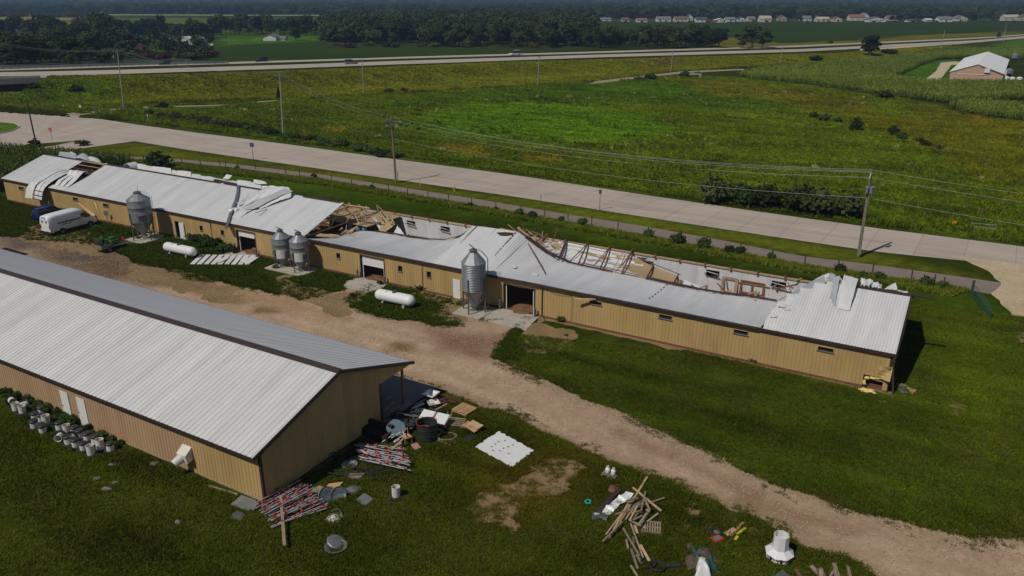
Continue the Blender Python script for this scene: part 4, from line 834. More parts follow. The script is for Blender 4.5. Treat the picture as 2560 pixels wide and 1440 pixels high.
# loose sheets by the right corner
for i, (q, mt, lb) in enumerate(((((2243, 968), (2256, 964), (2278, 984), (2254, 984)), M['galvanised'], 'grey metal sheet scrap lying by the right barn corner'), (((2264, 966), (2292, 975), (2280, 985), (2268, 972)), M['wood_pallet'], 'tan sheet scrap lying beyond the right barn corner'), (((2240, 958), (2262, 960), (2270, 966), (2246, 968)), M['wood_grey'], 'thin board lying against the right barn end'))):
    p = [g(x, y, .05+.03*i) for x, y in q]; c = sum(p)/4; MB().grid([[p[0]-c, p[1]-c], [p[3]-c+np.array([0, 0, .06]), p[2]-c]]).grid([[p[0]-c-[0, 0, .02], p[3]-c+[0, 0, .04]], [p[1]-c-[0, 0, .02], p[2]-c-[0, 0, .02]]]); o = MB().grid([[p[0]-c, p[1]-c], [p[3]-c+np.array([0, 0, .06]), p[2]-c]]).build('scrap_sheet', mt, loc=c); tag(o, lb, 'scrap')
# ---------------------------------------------------------------- near shed
SE_Z, SR_Z, SE_T, SR_T, SF_T, SF_Z, SL = 3.50, 5.88, -.65, 6.95, 14.6, 3.36, 74.
shed = thing('storage_shed', 'tan metal shed with pale ribbed gable roof in the near left corner', 'shed', SO, ROTZ)
def ribbed(parent, name, mtl, s0, s1, e, r, w=PW, h=.028, sgn=1, k=4):
    """slope sheets along s; e, r = (t, z) of the low and high edge"""
    d = np.array([r[0]-e[0], r[1]-e[1]]); d /= np.linalg.norm(d); n_ = np.array([-d[1], d[0]])*(1 if d[0] > 0 else -1)
    mb = MB(); pr = rib_prof(w, h, k, .022 if k > 2 else .03); mb.grid([[(-x, e[0]+n_[0]*hh, e[1]+n_[1]*hh) for x, hh in pr], [(-x, r[0]+n_[0]*hh, r[1]+n_[1]*hh) for x, hh in pr]]); me = mb.mesh(name, mtl); s = s0
    while s < s1-.01: link(name, me, parent, L(s, 0, 0)); s += w
ribbed(shed, 'roof_panel', M['roof_shed'], -.25, SL, (SE_T, SE_Z), (SR_T, SR_Z), w=.8128, h=.036, k=2)
M['roof_far'] = mat('roof_far', (.60, .60, .61), .45, 0, .07, .4, bump=.05, spec=.5)
ribbed(shed, 'roof_panel', M['roof_far'], -.25, SL, (SF_T, SF_Z), (SR_T, SR_Z), w=.8128, h=.036, k=2)
SDOORS = [(17.2, 18.15, .06, 2.25), (19.15, 20.1, .06, 2.25)]
wall_panels(shed, 'wall_panel', 0, 7*PW, 0, .05, SE_Z-.1, M['wall_tan'], -1)
wall_panels(shed, 'wall_panel', 7*PW, 45*PW, 0, .05, SE_Z-.1, M['wall_pink'], -1, SDOORS)
MB().box(L(SL, -.02, .05), L(45*PW, .02, SE_Z-.1)).build('wall', M['wall_pink'], shed)
t = 0.
SW = 11.03
gz = lambda tt: (SE_Z+(SR_Z-SE_Z)*(tt-SE_T)/(SR_T-SE_T) if tt < SR_T else SR_Z+(SF_Z-SR_Z)*(tt-SR_T)/(SF_T-SR_T))-.06
while t < SF_T-.2:
    pr = rib_prof(PW); bot = lambda q: .1 if q < SW+.001 else min(gz(q)-.02, 3.03+(q-SW)*.03)
    w = min(PW, SF_T-.25-t); pr = [p for p in pr if p[0] <= w]
    if t+.3 < SW: pr = [p for p in pr if t+p[0] <= SW]
    if t < SR_T < t+PW: pr = sorted(pr+[(SR_T-t, 0)])
    MB().grid([[L(-h, t+x, .1 if t+.3 < SW else bot(t+x)) for x, h in pr], [L(-h, t+x, gz(t+x)) for x, h in pr]]).build('gable_panel', M['wall_tan'], shed)
    t += PW if t+PW < SW or t > SW-.1 else SW-t
MB().box(L(SL, SW-.05, .05), L(0, SW, gz(SW))).build('wall', M['wall_tan'], shed)
MB().box(L(SL, .02, -.05), L(.05, SW-.06, .06)).build('floor', M['concrete_dark'], shed)
mb = MB()
for a, b in (((SE_T-.02, SE_Z), (SR_T, SR_Z)), ((SR_T, SR_Z), (SF_T+.02, SF_Z))): MB().bar(L(-.3, a[0], a[1]-.06), L(-.3, b[0], b[1]-.06), .1, .22).build('rake_trim', M['trim_brown'], shed)
MB().box(L(SL, SE_T-.05, SE_Z-.14), L(-.3, SE_T, SE_Z+.0)).build('fascia', M['trim_brown'], shed); MB().box(L(SL, SE_T, SE_Z-.14), L(-.25, 0, SE_Z-.11)).build('soffit', M['trim_brown'], shed)
MB().box(L(SL, SF_T, SF_Z-.14), L(-.3, SF_T+.05, SF_Z+.0)).build('fascia', M['trim_brown'], shed)
MB().grid([[L(s_, SR_T-.32, SR_Z-.02), L(s_, SR_T, SR_Z+.1), L(s_, SR_T+.32, SR_Z-.02)] for s_ in (-.3, SL)]).build('ridge_cap', M['trim_brown'], shed)
MB().box(L(.1, -.05, 0), L(-.06, .12, SE_Z-.12)).build('corner_trim', M['trim_brown'], shed); MB().box(L(.1, SW-.1, 0), L(-.06, SW+.06, 3.05)).build('corner_trim', M['trim_brown'], shed)
MB().box(L(.02, 0, 0), L(-.04, SW, .12)).build('skirt_board', M['black_trim'], shed); MB().box(L(SL, -.04, 0), L(.1, .0, .09)).build('skirt_board', M['wood_old'], shed)
for s_ in (.3, 12, 24, 36): MB().bar(L(s_, 13.9, 0), L(s_, 13.9, 3.3), .15, .15).build('porch_post', M['wood_grey'], shed)
MB().bar(L(SL, 13.9, 3.2), L(0, 13.9, 3.2), .1, .24).build('porch_beam', M['wood_old'], shed)
for i, (a, b, z0, z1) in enumerate(SDOORS):
    d = link('door', None, shed, L((a+b)/2, 0, 0)); MB().box((-.47, -.05, z0), (.47, -.015, z1)).build('door_leaf', M['white_paint'], d); MB().box((-.42, -.1, 1.05), (-.34, -.05, 1.12)).build('handle', M['steel_grey'], d)
h = link('exhaust_hood', None, shed, L(6.6, -.0, 1.0))
MB().hexa([(-.42, -.45, -.1), (.42, -.45, -.1), (.42, 0, .0), (-.42, 0, .0), (-.42, -.55, .5), (.42, -.55, .5), (.42, 0, .9), (-.42, 0, .9)]).build('hood', M['white_dirty'], h)
MB().tube([(-.1, -.3, .25), (-.25, -.95, -.05)], [.3, .27], 14).build('duct', M['white_dirty'], h); MB().tube([(-.25, -.95, -.05), (-.27, -1.0, -.07)], [.2, .2], 12).build('duct_opening', M['black_trim'], h)
# small wing roof on the far side
w = link('porch_wing', None, shed, L(63, 0, 0))
MB().add([(-4, 10.5, 4.85), (3, 10.5, 4.85), (1.0, 17.6, 3.9), (-4, 17.6, 3.9)], [(0, 1, 2, 3)]).build('roof', M['roof_far'], w); MB().add([(3, 10.5, 4.8), (1.0, 17.6, 3.85), (1.0, 17.6, 3.2), (3, 12, 3.2)], [(0, 1, 2, 3)]).build('gable', M['trim_brown'], w)
MB().bar((-4, 17.6, 3.85), (1.0, 17.6, 3.85), .08, .2).build('fascia', M['trim_brown'], w); MB().bar((.8, 17.3, 0), (.8, 17.3, 3.8), .14).build('porch_post', M['wood_old'], w)
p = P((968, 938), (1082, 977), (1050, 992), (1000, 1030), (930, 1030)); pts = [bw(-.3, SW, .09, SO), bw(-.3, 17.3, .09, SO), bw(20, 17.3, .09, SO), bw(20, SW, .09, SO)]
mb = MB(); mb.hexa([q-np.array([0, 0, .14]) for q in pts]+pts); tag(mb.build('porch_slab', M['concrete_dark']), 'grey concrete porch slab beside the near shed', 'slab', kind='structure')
# ---------------------------------------------------------------- feed bins
def feed_bin(label, bx, by, R, ytop, ycone, ybody, ytip, rings=0, ladder=True, white=False, rot=0):
    c = gt(bx, by); Hh = height_to(bx, by, ytop); zc = height_to(bx, by, ycone); zb = height_to(bx, by, ybody); zt = height_to(bx, by, ytip)
    o = thing('feed_bin', label, 'feed bin', c, rot, 'galvanised feed bins along the barn')
    if rings:
        pr = []
        for k in range(rings*4+1): pr.append((R+.035*math.sin(k*math.pi/2), zb+(zc-zb)*k/(rings*4)))
    else: pr = [(R, zb), (R, zb+(zc-zb)*.33), (R+.012, zb+(zc-zb)*.335), (R+.012, zb+(zc-zb)*.34), (R, zb+(zc-zb)*.345), (R, zb+(zc-zb)*.66), (R+.012, zb+(zc-zb)*.665), (R, zb+(zc-zb)*.675), (R, zc)]
    MB().lathe(pr, 28).build('barrel', M['galvanised'], o, True)
    MB().lathe([(R+.05, zc-.04), (R*.33, Hh-.3)], 14).build('roof_cone', M['galvanised'], o)
    MB().lathe([(R*.33, Hh-.32), (R*.33, Hh-.12), (R*.36, Hh-.1), (R*.2, Hh), (.0, Hh+.02)], 16).build('lid', M['galvanised_dark'], o)
    MB().lathe([(R, zb), (.2, zt+.15), (.2, zt)], 22).build('hopper', M['galvanised'], o)
    MB().bar((-.35, 0, zt-.05), (.4, 0, zt-.05), .4, .25).build('boot', M['steel_grey'], o)
    for k in range(4):
        a = math.pi/4+k*math.pi/2; x, y = (R+.05)*math.cos(a), (R+.05)*math.sin(a); MB().bar((x, y, 0), (x, y, zb+(zc-zb)*.45), .12, .12).build('leg', M['galvanised_dark'], o); MB().box((x-.12, y-.12, 0), (x+.12, y+.12, .03)).build('foot', M['steel_grey'], o)
        a2 = a+math.pi/2; x2, y2 = (R+.03)*math.cos(a2), (R+.03)*math.sin(a2); z1 = zb*.55
        MB().bar((x, y, z1*.35), (x2*.98, y2*.98, z1*1.25), .05, .05).build('brace', M['galvanised_dark'], o)
    if ladder:
        a = -.2; r2 = R+.22; mb = MB(); ca, sa = math.cos(a), math.sin(a); e = (-sa*.2, ca*.2)
        for sg in (-1, 1): mb.tube([(r2*ca+sg*e[0], r2*sa+sg*e[1], .5), (r2*ca+sg*e[0], r2*sa+sg*e[1], zc+.25), (R*.7*ca+sg*e[0], R*.7*sa+sg*e[1], (zc+Hh)/2+.35), (R*.4*ca+sg*e[0], R*.4*sa+sg*e[1], Hh-.1)], .025, 5)
        z_ = .7
        while z_ < zc: mb.bar((r2*ca-e[0], r2*sa-e[1], z_), (r2*ca+e[0], r2*sa+e[1], z_), .03); z_ += .32
        mb.build('ladder', M['steel_grey'], o)
    return o, Hh, zc, zb, R
def pad(label, c, w, d, z=.12):
    pts = [c+U3*a*w/2+V3*b*d/2 for a, b in ((-1, -1), (1, -1), (1, 1), (-1, 1))]; mb = MB(); mb.hexa([(p[0], p[1], -.05) for p in pts]+[(p[0], p[1], z) for p in pts]); return tag(mb.build('concrete_pad', M['concrete']), label, 'pad', kind='structure')
fb, Hh, zc, zb, R_ = feed_bin('tall galvanised feed bin with ribbed barrel beside the fully open barn door', 1186, 779, 1.13, 622, 654, 722, 776, 17, True, rot=.35)
pad('concrete pad under the ribbed feed bin', gt(1186, 779), 3.1, 3.1)
MB().bar((.2, 0, Hh-.05), (-.35, .1, Hh+.45), .35, .04).build('open_hatch', M['galvanised_dark'], fb)
fb, Hh, zc, zb, R_ = feed_bin('largest smooth galvanised feed bin near the white van', 362, 598, 1.36, 478, 497, 552, 588, 0, True, rot=.2)
MB().tube([(.1, 0, Hh-.05), (.12, 0, Hh+.7)], .025, 5).build('vent_pipe', M['steel_grey'], fb); MB().grid([[(-1.36*1.01*math.cos(a), -1.36*1.01*math.sin(a), z) for a in np.linspace(.75, 1.6, 6)] for z in (zb+.05, zb+1.2)]).build('patch_panel', M['galvanised'], fb)
pad('concrete pad under the largest feed bin', gt(362, 598), 3.4, 3.2)
for i, (x, y, yt, yc, yb, yp) in enumerate(((709, 667, 573, 592, 638, 662), (754, 678, 580, 600, 646, 672))):
    fb, Hh, zc, zb, R_ = feed_bin(['left of two galvanised feed bins with open lids on one pad', 'right of two galvanised feed bins with open lids on one pad'][i], x, y, 1.02, yt, yc, yb, yp, 0, False, rot=.3)
    MB().bar((.3, .05, Hh-.1), (-.35, -.05, Hh+.28), .5, .03).build('open_hatch', M['galvanised_dark'], fb); MB().grid([[(-1.03*math.cos(a), -1.03*math.sin(a), z) for a in np.linspace(.9, 1.8, 6)] for z in (zb-.1, zb+.9)]).build('patch_panel', M['white_dirty'], fb)
pad('concrete pad under the pair of feed bins', (gt(709, 667)+gt(754, 678))/2, 5.6, 3.0)
# ---------------------------------------------------------------- propane tanks
def propane(label, ax, ay, bx, by, r):
    a = g(ax, ay, r+.25); b = g(bx, by, r+.25); c = (a+b)/2; d = b-a; Ln = np.linalg.norm(d[:2]); o = thing('propane_tank', label, 'propane tank', (c[0], c[1], 0), math.atan2(d[1], d[0]), 'white propane tanks beside the barn')
    n = 8; xs = [(-Ln/2+r*(1-math.cos(k/n*math.pi/2)), r*math.sin(k/n*math.pi/2)) for k in range(n+1)]; prof = xs+[(-x, rr) for x, rr in xs[::-1]]
    MB().tube([(x, 0, r+.25) for x, rr in prof], [max(rr, .01) for x, rr in prof], 22).build('shell', M['white_paint'], o, True)
    MB().lathe([(.24, 2*r+.2), (.24, 2*r+.36), (.18, 2*r+.42), (0, 2*r+.43)], 14).build('dome', mat('dome_blue', (.03, .05, .10), .5), o)
    for s_ in (-1, 1): MB().box((s_*Ln*.27-.12, -r*.8, 0), (s_*Ln*.27+.12, r*.8, .34)).build('saddle', M['concrete'], o)
    MB().tube([(-Ln*.2, 0, 2*r+.26), (-Ln*.2+.1, -.3, 2*r+.2)], .03, 5).build('valve', M['steel_grey'], o)
propane('white propane tank with dark dome near the left overhead door', 412, 615, 488, 631, .56); propane('white propane tank with dark dome left of the ribbed feed bin', 940, 734, 1036, 754, .58)
# white boards laid out in a row on the grass
KEEP = []
KEEP.append([(470, 664), (497, 634), (652, 635), (634, 666)])
A_, B_, C_, D_ = g(474, 660, .08), g(499, 637, .08), g(645, 638, .08), g(628, 661, .08)
for k in range(9):
    f0, f1 = k/9+.006, (k+1)/9-.028; p = [A_+(D_-A_)*f0, A_+(D_-A_)*f1, B_+(C_-B_)*f1, B_+(C_-B_)*f0]; c = sum(p)/4; p = [q-c for q in p]
    o = MB().hexa([q-np.array([0, 0, .05]) for q in p]+[q+np.array([0, 0, .03+.01*(k % 2)]) for q in p]).build('white_board', M['white_dirty'] if k % 3 == 2 else M['white_paint'], loc=c)
    tag(o, '%s white ribbed panel in the row beside the left propane tank' % ['first', 'second', 'third', 'fourth', 'fifth', 'sixth', 'seventh', 'eighth', 'ninth'][k], 'panel', 'white panels laid in a row on the grass')
for i, (q, lb) in enumerate(((((600, 655), (630, 640), (648, 643), (622, 660)), 'white curved sheet on the right end of the panel row'), (((535, 655), (560, 643), (575, 645), (550, 656)), 'loose white sheet lying across the middle of the panel row'))):
    p = [g(x, y, .16) for x, y in q]; c = sum(p)/4; mb = MB(); mb.grid([[(p[0]*(1-j/6)+p[3]*j/6)*(1-v)+(p[1]*(1-j/6)+p[2]*j/6)*v-c+np.array([0, 0, .05*math.sin(j*1.2+i)]) for j in range(7)] for v in (0, .25, .5, .75, 1)]); tag(mb.build('white_sheet', M['white_paint'], loc=c), lb, 'sheet')
# ---------------------------------------------------------------- vehicles
def loft(stations, mtl, name, parent, n=6, smooth=True):
    """stations: (x, z0, z1, half width low, half width top, corner radius)"""
    P_ = []
    for x, z0, z1, wl, wt, r in stations:
        ring = [(-wl+.06, z0), (-wl, z0+.08), (-wl, z0+(z1-z0)*.45), (-(wl+wt)/2-.0, z0+(z1-z0)*.7), (-wt, z1-r), (-wt+r*.35, z1-r*.3), (-wt+r, z1)]
        ring = ring+[(-y, z) for y, z in ring[::-1]]; P_.append([(x, y, z) for y, z in ring])
    mb = MB(); mb.grid(P_); k = len(P_[0]); mb.add(P_[0], [tuple(range(k))]); mb.add(P_[-1], [tuple(range(k))[::-1]])
    mb.grid([[P_[i][0], P_[i][-1]] for i in range(len(P_))])
    o = mb.build(name, mtl, parent, smooth)
    return o
def wheel(parent, x, y, r, w=.2):
    wh = link('wheel', None, parent, (x, y, r)); s = 1 if y > 0 else -1
    MB().tube([(0, -w/2, 0), (0, -w*.42, 0), (0, w*.42, 0), (0, w/2, 0)], [r*.86, r, r, r*.86], 18).build('tyre', M['black_rubber'], wh); MB().tube([(0, s*w*.45, 0), (0, s*w*.53, 0)], [r*.6, r*.52], 12).build('rim', M['steel_grey'], wh)
van = thing('cargo_van', 'white high roof cargo van with black web address parked nose to the barn', 'van', (g(127, 592)+g(250, 562))/2-V3*.05+np.array([-.95*.86, .95*.5, 0]), math.atan2(V3[1], V3[0])+.04)
loft([(-3.3, .45, 2.3, .98, .84, .2), (-3.22, .42, 2.52, 1.0, .86, .28), (-2.6, .42, 2.62, 1.02, .88, .3), (0, .42, 2.68, 1.02, .88, .3), (1.0, .42, 2.66, 1.02, .86, .3), (1.55, .42, 2.45, 1.02, .8, .3), (2.0, .42, 1.98, 1.0, .76, .25), (2.45, .42, 1.5, .98, .74, .15), (3.0, .42, 1.25, .95, .75, .15), (3.28, .45, .95, .85, .7, .12)], M['van_white'], 'body', van)
MB().box((-3.36, -1.0, .28), (-3.18, 1.0, .62)).build('rear_bumper', M['black_trim'], van); MB().box((3.1, -.9, .3), (3.36, .9, .6)).build('front_bumper', M['black_trim'], van)
for sg in (-1, 1):
    MB().box((-2.9, sg*1.0-.03, .34), (2.2, sg*1.0+.035, .58)).build('sill_trim', M['black_trim'], van); MB().box((-3.33, sg*.86-.09, .95), (-3.2, sg*.93+.09, 1.45)).build('tail_light', M['tail_red'], van)
    MB().add([(1.0, sg*1.01, 1.42), (2.2, sg*.985, 1.38), (1.72, sg*.93, 2.08), (1.05, sg*.955, 2.1)], [(0, 1, 2, 3)]).build('side_window', M['glass_dark'], van); MB().box((2.0, sg*1.0-.02, 1.45), (2.12, sg*1.18+.08*sg, 1.75)).build('mirror', M['black_trim'], van)
    MB().box((-3.325, sg*.42-.16, 1.72), (-3.29, sg*.42+.16, 2.0)).build('rear_window', M['steel_grey'], van)
    for x in (-1.75, 2.1): wheel(van, x, sg*.92, .36, .24); MB().tube([(x, sg*.985, .38), (x, sg*1.03, .38)], .46, 18).build('wheel_arch', M['black_trim'], van)
MB().add([(1.62, -.74, 2.4), (1.62, .74, 2.4), (2.5, .74, 1.52), (2.5, -.74, 1.52)], [(0, 1, 2, 3)]).build('windscreen', M['glass_dark'], van); MB().box((-3.34, -.35, 2.36), (-3.3, .35, 2.44)).build('brake_light', M['black_trim'], van); MB().box((-3.37, -.2, .62), (-3.33, .2, .74)).build('number_plate', M['white_paint'], van)
def text(parent, body, size, loc, rot, mtl, name='lettering', extrude=.002):
    cu = bpy.data.curves.new(name, 'FONT'); cu.body = body; cu.size = size; cu.extrude = extrude; cu.offset = size*.03; t_ = bpy.data.objects.new(name, cu); COL.objects.link(t_); me = bpy.data.meshes.new_from_object(t_.evaluated_get(bpy.context.evaluated_depsgraph_get())); bpy.data.objects.remove(t_); me.materials.clear(); me.materials.append(mtl); return link(name, me, parent, loc, rot)
text(van, 'www.pheasant.com', .40, (-2.25, -1.045, 1.42), (math.pi/2, 0, 0), M['ink']); MB().box((-1.75, -1.045, 1.2), (-.35, -1.03, 1.27)).build('lettering', M['ink'], van)
for x in (.55, 1.05): MB().box((x, -1.04, 1.16), (x+.18, -1.02, 1.2)).build('door_handle', M['black_trim'], van)
MB().box((-3.2, -1.035, 1.62), (2.0, -1.02, 1.64)).build('body_crease', M['van_white'], van)
def car(name, label, loc, rot, mtl, L_=4.6, W=1.85, Hh=1.65, boxy=.8, rack=False, group=None, pickup=False):
    o = thing(name, label, 'car' if not pickup else 'pickup', loc, rot, group); h = L_/2; w = W/2
    loft([(-h, .4, .95, w*.9, w*.82, .1), (-h+.12, .3, 1.0, w, w*.9, .1), (-h*.5, .28, 1.02, w, w*.93, .08), (h*.35, .28, 1.0, w, w*.92, .08), (h*.75, .28, .9, w*.97, w*.85, .1), (h-.1, .32, .78, w*.9, w*.75, .12), (h, .4, .66, w*.8, w*.65, .1)], mtl, 'body', o)
    r0 = -h+.1+(1-boxy)*.6
    if pickup: r0 = -.1
    loft([(r0, .95, 1.0, w*.93, w*.86, .02), (r0+.3*(1.2-boxy), .95, Hh-.06, w*.93, w*.74, .06), (-.2 if not pickup else .3, .95, Hh, w*.93, w*.74, .06), (h*.12, .95, Hh-.04, w*.93, w*.74, .06), (h*.5, .92, 1.0, w*.92, w*.84, .02)], M['glass_dark'], 'windows', o)
    loft([(r0+.32*(1.2-boxy), Hh-.07, Hh-.03, w*.72, w*.66, .02), (-.2, Hh-.03, Hh+.03, w*.74, w*.66, .02), (h*.1, Hh-.07, Hh-.01, w*.72, w*.66, .02)], mtl, 'roof', o)
    for x in (-h*.6, h*.62):
        for sg in (-1, 1): wheel(o, x, sg*(w-.09), .34)
    for sg in (-1, 1):
        MB().box((-h-.02, sg*w*.72-.12, .74), (-h+.1, sg*w*.72+.12, .94)).build('tail_light', M['tail_red'], o); MB().box((h-.16, sg*w*.6-.14, .6), (h-.02, sg*w*.6+.14, .72)).build('headlight', M['chrome'], o)
        for x in (-.25, h*.05): MB().bar((x, sg*w*.93, .98), (x-.02, sg*w*.76, Hh-.08), .07, .03, up=(0, 1, 0)).build('pillar', mtl, o)
        if rack: MB().tube([(-h*.55, sg*w*.62, Hh+.06), (h*.05, sg*w*.62, Hh+.07)], .03, 6).build('roof_rail', M['chrome'], o)
    return o
car('parked_car', 'glossy blue estate car parked beyond the white van', gt(104, 550)+V3*1.5+np.array([0, 0, 0]), math.atan2(V3[1], V3[0])+.02, M['blue_car'], 4.7, 1.9, 1.66, .9, True)
# utility trailer with green mower
tr_a = math.atan2(V3[1], V3[0])+.12-math.pi/2-1.05
tr = thing('utility_trailer', 'small grey wooden utility trailer carrying a green mower', 'trailer', gt(276, 624), math.atan2(*(gt(306, 612)-gt(252, 628))[1::-1]))
MB().box((-1.6, -.85, .5), (1.3, .85, .56)).build('bed', M['wood_old'], tr)
for sg in (-1, 1): MB().box((-1.6, sg*.85-.025, .56), (-.2, sg*.85+.025, .95)).build('side_board', M['wood_old'], tr); wheel(tr, -.75, sg*1.0, .3, .18); MB().tube([(-.2, sg*.85, .62), (.9, sg*.8, .62), (1.5, sg*.3, .55)], .05, 6).build('side_rail', M['galvanised'], tr)
MB().box((-1.65, -.85, .5), (-1.6, .85, 1.0)).build('tail_board', M['wood_old'], tr); MB().bar((1.3, 0, .5), (2.4, 0, .45), .09).build('drawbar', M['steel_grey'], tr); MB().box((2.3, -.06, .3), (2.4, .06, .6)).build('coupling', M['steel_grey'], tr)
dm('mower_green', (.03, .13, .03), .4); dm('mower_yellow', (.55, .5, .03), .4)
mw = thing('riding_mower', 'green and yellow riding mower on the small trailer', 'mower', gt(276, 624)+np.array([0, 0, .56]), tr.rotation_euler[2])
loft([(.0, .25, .7, .3, .26, .05), (.5, .25, .74, .3, .25, .06), (.85, .28, .6, .26, .2, .08)], M['mower_green'], 'hood', mw); MB().box((.0, -.315, .4), (.8, .315, .48)).build('hood_stripe', M['mower_yellow'], mw)
MB().box((-.75, -.55, .22), (.05, .55, .36)).build('deck', M['mower_green'], mw); MB().box((-.6, -.22, .5), (-.2, .22, .6)).box((-.7, -.22, .6), (-.6, .22, 1.0)).build('seat', M['mower_green'], mw); MB().tube([(-.05, 0, .6), (-.12, 0, .92)], .03, 6).build('steering_column', M['black_trim'], mw)
for x, y, r in ((-.5, .42, .26), (-.5, -.42, .26), (.6, .36, .18), (.6, -.36, .18)): wheel(mw, x, y, r, .18)
MB().box((-.85, -.3, .36), (-.62, .3, .8)).build('grass_bag', M['black_plastic'], mw); mw.scale = (1.3, 1.3, 1.3)
rc = MB().box((-.13, -.1, 0), (.13, .1, .3)).box((-.04, -.04, .3), (.04, .04, .36)).build('fuel_can', M['red_plastic']); tag(rc, 'small red fuel can at the front of the trailer', 'fuel can'); rc.location = gt(309, 606)+np.array([0, 0, .35])

# ---------------------------------------------------------------- things lying round the near shed
RJ = random.Random(11)
G3 = lambda x, y, z=0: g(x, y, z)
# feeder buckets
def bucket(kind):
    o = thing('feeder_bucket', 'x', 'feeder', (0, 0, 0), 0, 'feeder buckets beside the near shed')
    MB().lathe([(.14, 0), (.40, .03), (.43, .11), (.41, .12), (.26, .09)], 20).build('pan', M['black_plastic'], o)
    hh = .62 if kind != 'tall' else .72
    MB().lathe([(.235, .09), (.245, .12), (.25, hh), (.262, hh+.01), (.262, hh+.03), (.24, hh+.03), (.232, .14), (.0, .14)], 20).build('drum', M['white_dirty'], o)
    if kind == 'lid': MB().lathe([(.275, hh-.1), (.28, hh+.02), (.24, hh+.06), (0, hh+.08)], 20).build('lid', M['black_plastic'], o)
    return o
LB = {'open': 'open white feeder bucket on a black pan by the near shed', 'lid': 'white feeder bucket with black lid by the near shed', 'tall': 'tall open white feeder bucket at the right end of the bucket rows', 'tip': 'tipped over white feeder bucket with black pan by the near shed'}
BK = [(41, 1027, 'open'), (58, 1034, 'open'), (90, 1051, 'lid'), (104, 1055, 'lid'), (117, 1059, 'open'), (88, 1071, 'lid'), (109, 1083, 'lid'), (150, 1076, 'lid'), (169, 1082, 'open'), (188, 1087, 'lid'), (201, 1096, 'lid'), (220, 1102, 'lid'), (173, 1111, 'lid'), (191, 1118, 'lid'), (210, 1126, 'lid'), (229, 1138, 'tall'), (240, 1111, 'lid'), (252, 1124, 'tall'), (277, 1128, 'lid'), (107, 1036, 'lid'), (30, 1010, 'tip'), (72, 1020, 'tip'), (155, 1099, 'tip'), (181, 1103, 'tip')]
proto = {}
for x, y, k in BK:
    k2 = 'open' if k == 'tip' else k
    if k2 not in proto: proto[k2] = bucket(k2); o = proto[k2]; o.location = g(x, y); o['label'] = LB[k]; o.rotation_euler = (RJ.uniform(-.04, .04), RJ.uniform(-.04, .04), RJ.uniform(0, 6))
    else:
        o = dup(proto[k2], g(x, y), RJ.uniform(0, 6), LB[k]); o.scale = (RJ.uniform(.94, 1.06),)*3
        o.rotation_euler[0] = RJ.uniform(-.05, .05)
    if k == 'tip': o.rotation_euler = (1.45, 0, RJ.uniform(-.6, 1.2)); o.location[2] = .36
dup(proto['tall'], g(990, 1243), .4, 'single white feeder bucket standing alone on the lawn beyond the metal square')
# drinker pipes with red cups
def pipe(ln, label, grp):
    o = thing('drinker_pipe', label, 'pipe', (0, 0, 0), 0, grp)
    MB().tube([(0, 0, .05), (ln, 0, .05)], .028, 7).build('tube', M['pipe_grey'], o)
    return o
def cups(o, ln, n):
    for k in range(n):
        x = ln*(k+.3+RJ.uniform(0, .5))/n; c = MB().lathe([(.02, .0), (.065, .02), (.085, .1), (.08, .1), (.03, .05)], 10).build('cup', M['cup_red'], o, loc=(x, RJ.choice((-1, 1))*.1, .03+RJ.uniform(0, .1)), rot=(RJ.uniform(-1.2, 1.2), RJ.uniform(-.8, .8), 0))
def rack(n, s0, s1, e0, e1, label, grp, zj, jit, ncup):
    for i in range(n):
        f = (i+.5)/n+RJ.uniform(-.5, .5)/n; a = g(*[s0[k]+(s1[k]-s0[k])*f+RJ.uniform(-jit, jit) for k in (0, 1)]); b = g(*[e0[k]+(e1[k]-e0[k])*f+RJ.uniform(-jit, jit) for k in (0, 1)]); d = b-a
        o = pipe(np.linalg.norm(d), label, grp); o.location = a+np.array([0, 0, RJ.uniform(0, zj)]); o.rotation_euler = (0, -RJ.uniform(-.01, .05), math.atan2(d[1], d[0])); cups(o, np.linalg.norm(d), ncup)
rack(24, (640, 1275), (690, 1325), (752, 1208), (818, 1276), 'galvanised drinker pipe with red cups in the pile at the shed corner', 'drinker pipes piled at the shed corner', .4, 8, 5)
rack(22, (890, 1118), (908, 1156), (1014, 1135), (1022, 1188), 'galvanised drinker pipe with red cups in the pile by the junk heap', 'drinker pipes piled by the junk heap', .45, 9, 4)
def board(a, b, w, label, cat='board', grp=None, mtl=None, z=.06, h=.04, name='board', za=None, zb=None):
    pa = g(*a, za if za is not None else z); pb = g(*b, zb if zb is not None else z); c = (pa+pb)/2; o = MB().bar(pa-c, pb-c, w, h).build(name, mtl or M['wood_grey'], loc=c); return tag(o, label, cat, grp)
board((702, 1242), (711, 1363), .17, 'long pale board lying across the drinker pipes at the shed corner', z=.42, mtl=M['wood_old'])
board((523, 1214), (595, 1236), .14, 'long thin board lying along the base of the near shed', mtl=M['wood_old'])
def flat(name, px, mtl, label, cat, z=.05, th=.03, tilt=None, grp=None):
    KEEP.append(px)
    p = [g(x, y, z+(tilt[i] if tilt else 0)) for i, (x, y) in enumerate(px)]; c = sum(p)/len(p); k = len(p); mb = MB(); up = np.array([0, 0, th]); mb.add([q-c for q in p]+[q-c+up for q in p], [tuple(range(k))[::-1], tuple(range(k, 2*k))]+[(i, (i+1) % k, k+(i+1) % k, k+i) for i in range(k)]); return tag(mb.build(name, mtl, loc=c), label, cat, grp)
flat('sheet_metal', [(576, 1262), (604, 1238), (640, 1252), (622, 1279)], M['galvanised'], 'grey metal panel lying under another at the shed corner', 'panel', .04)
flat('sheet_metal', [(598, 1256), (612, 1243), (647, 1258), (634, 1277)], M['steel_grey'], 'framed grey panel on top at the shed corner', 'panel', .12)
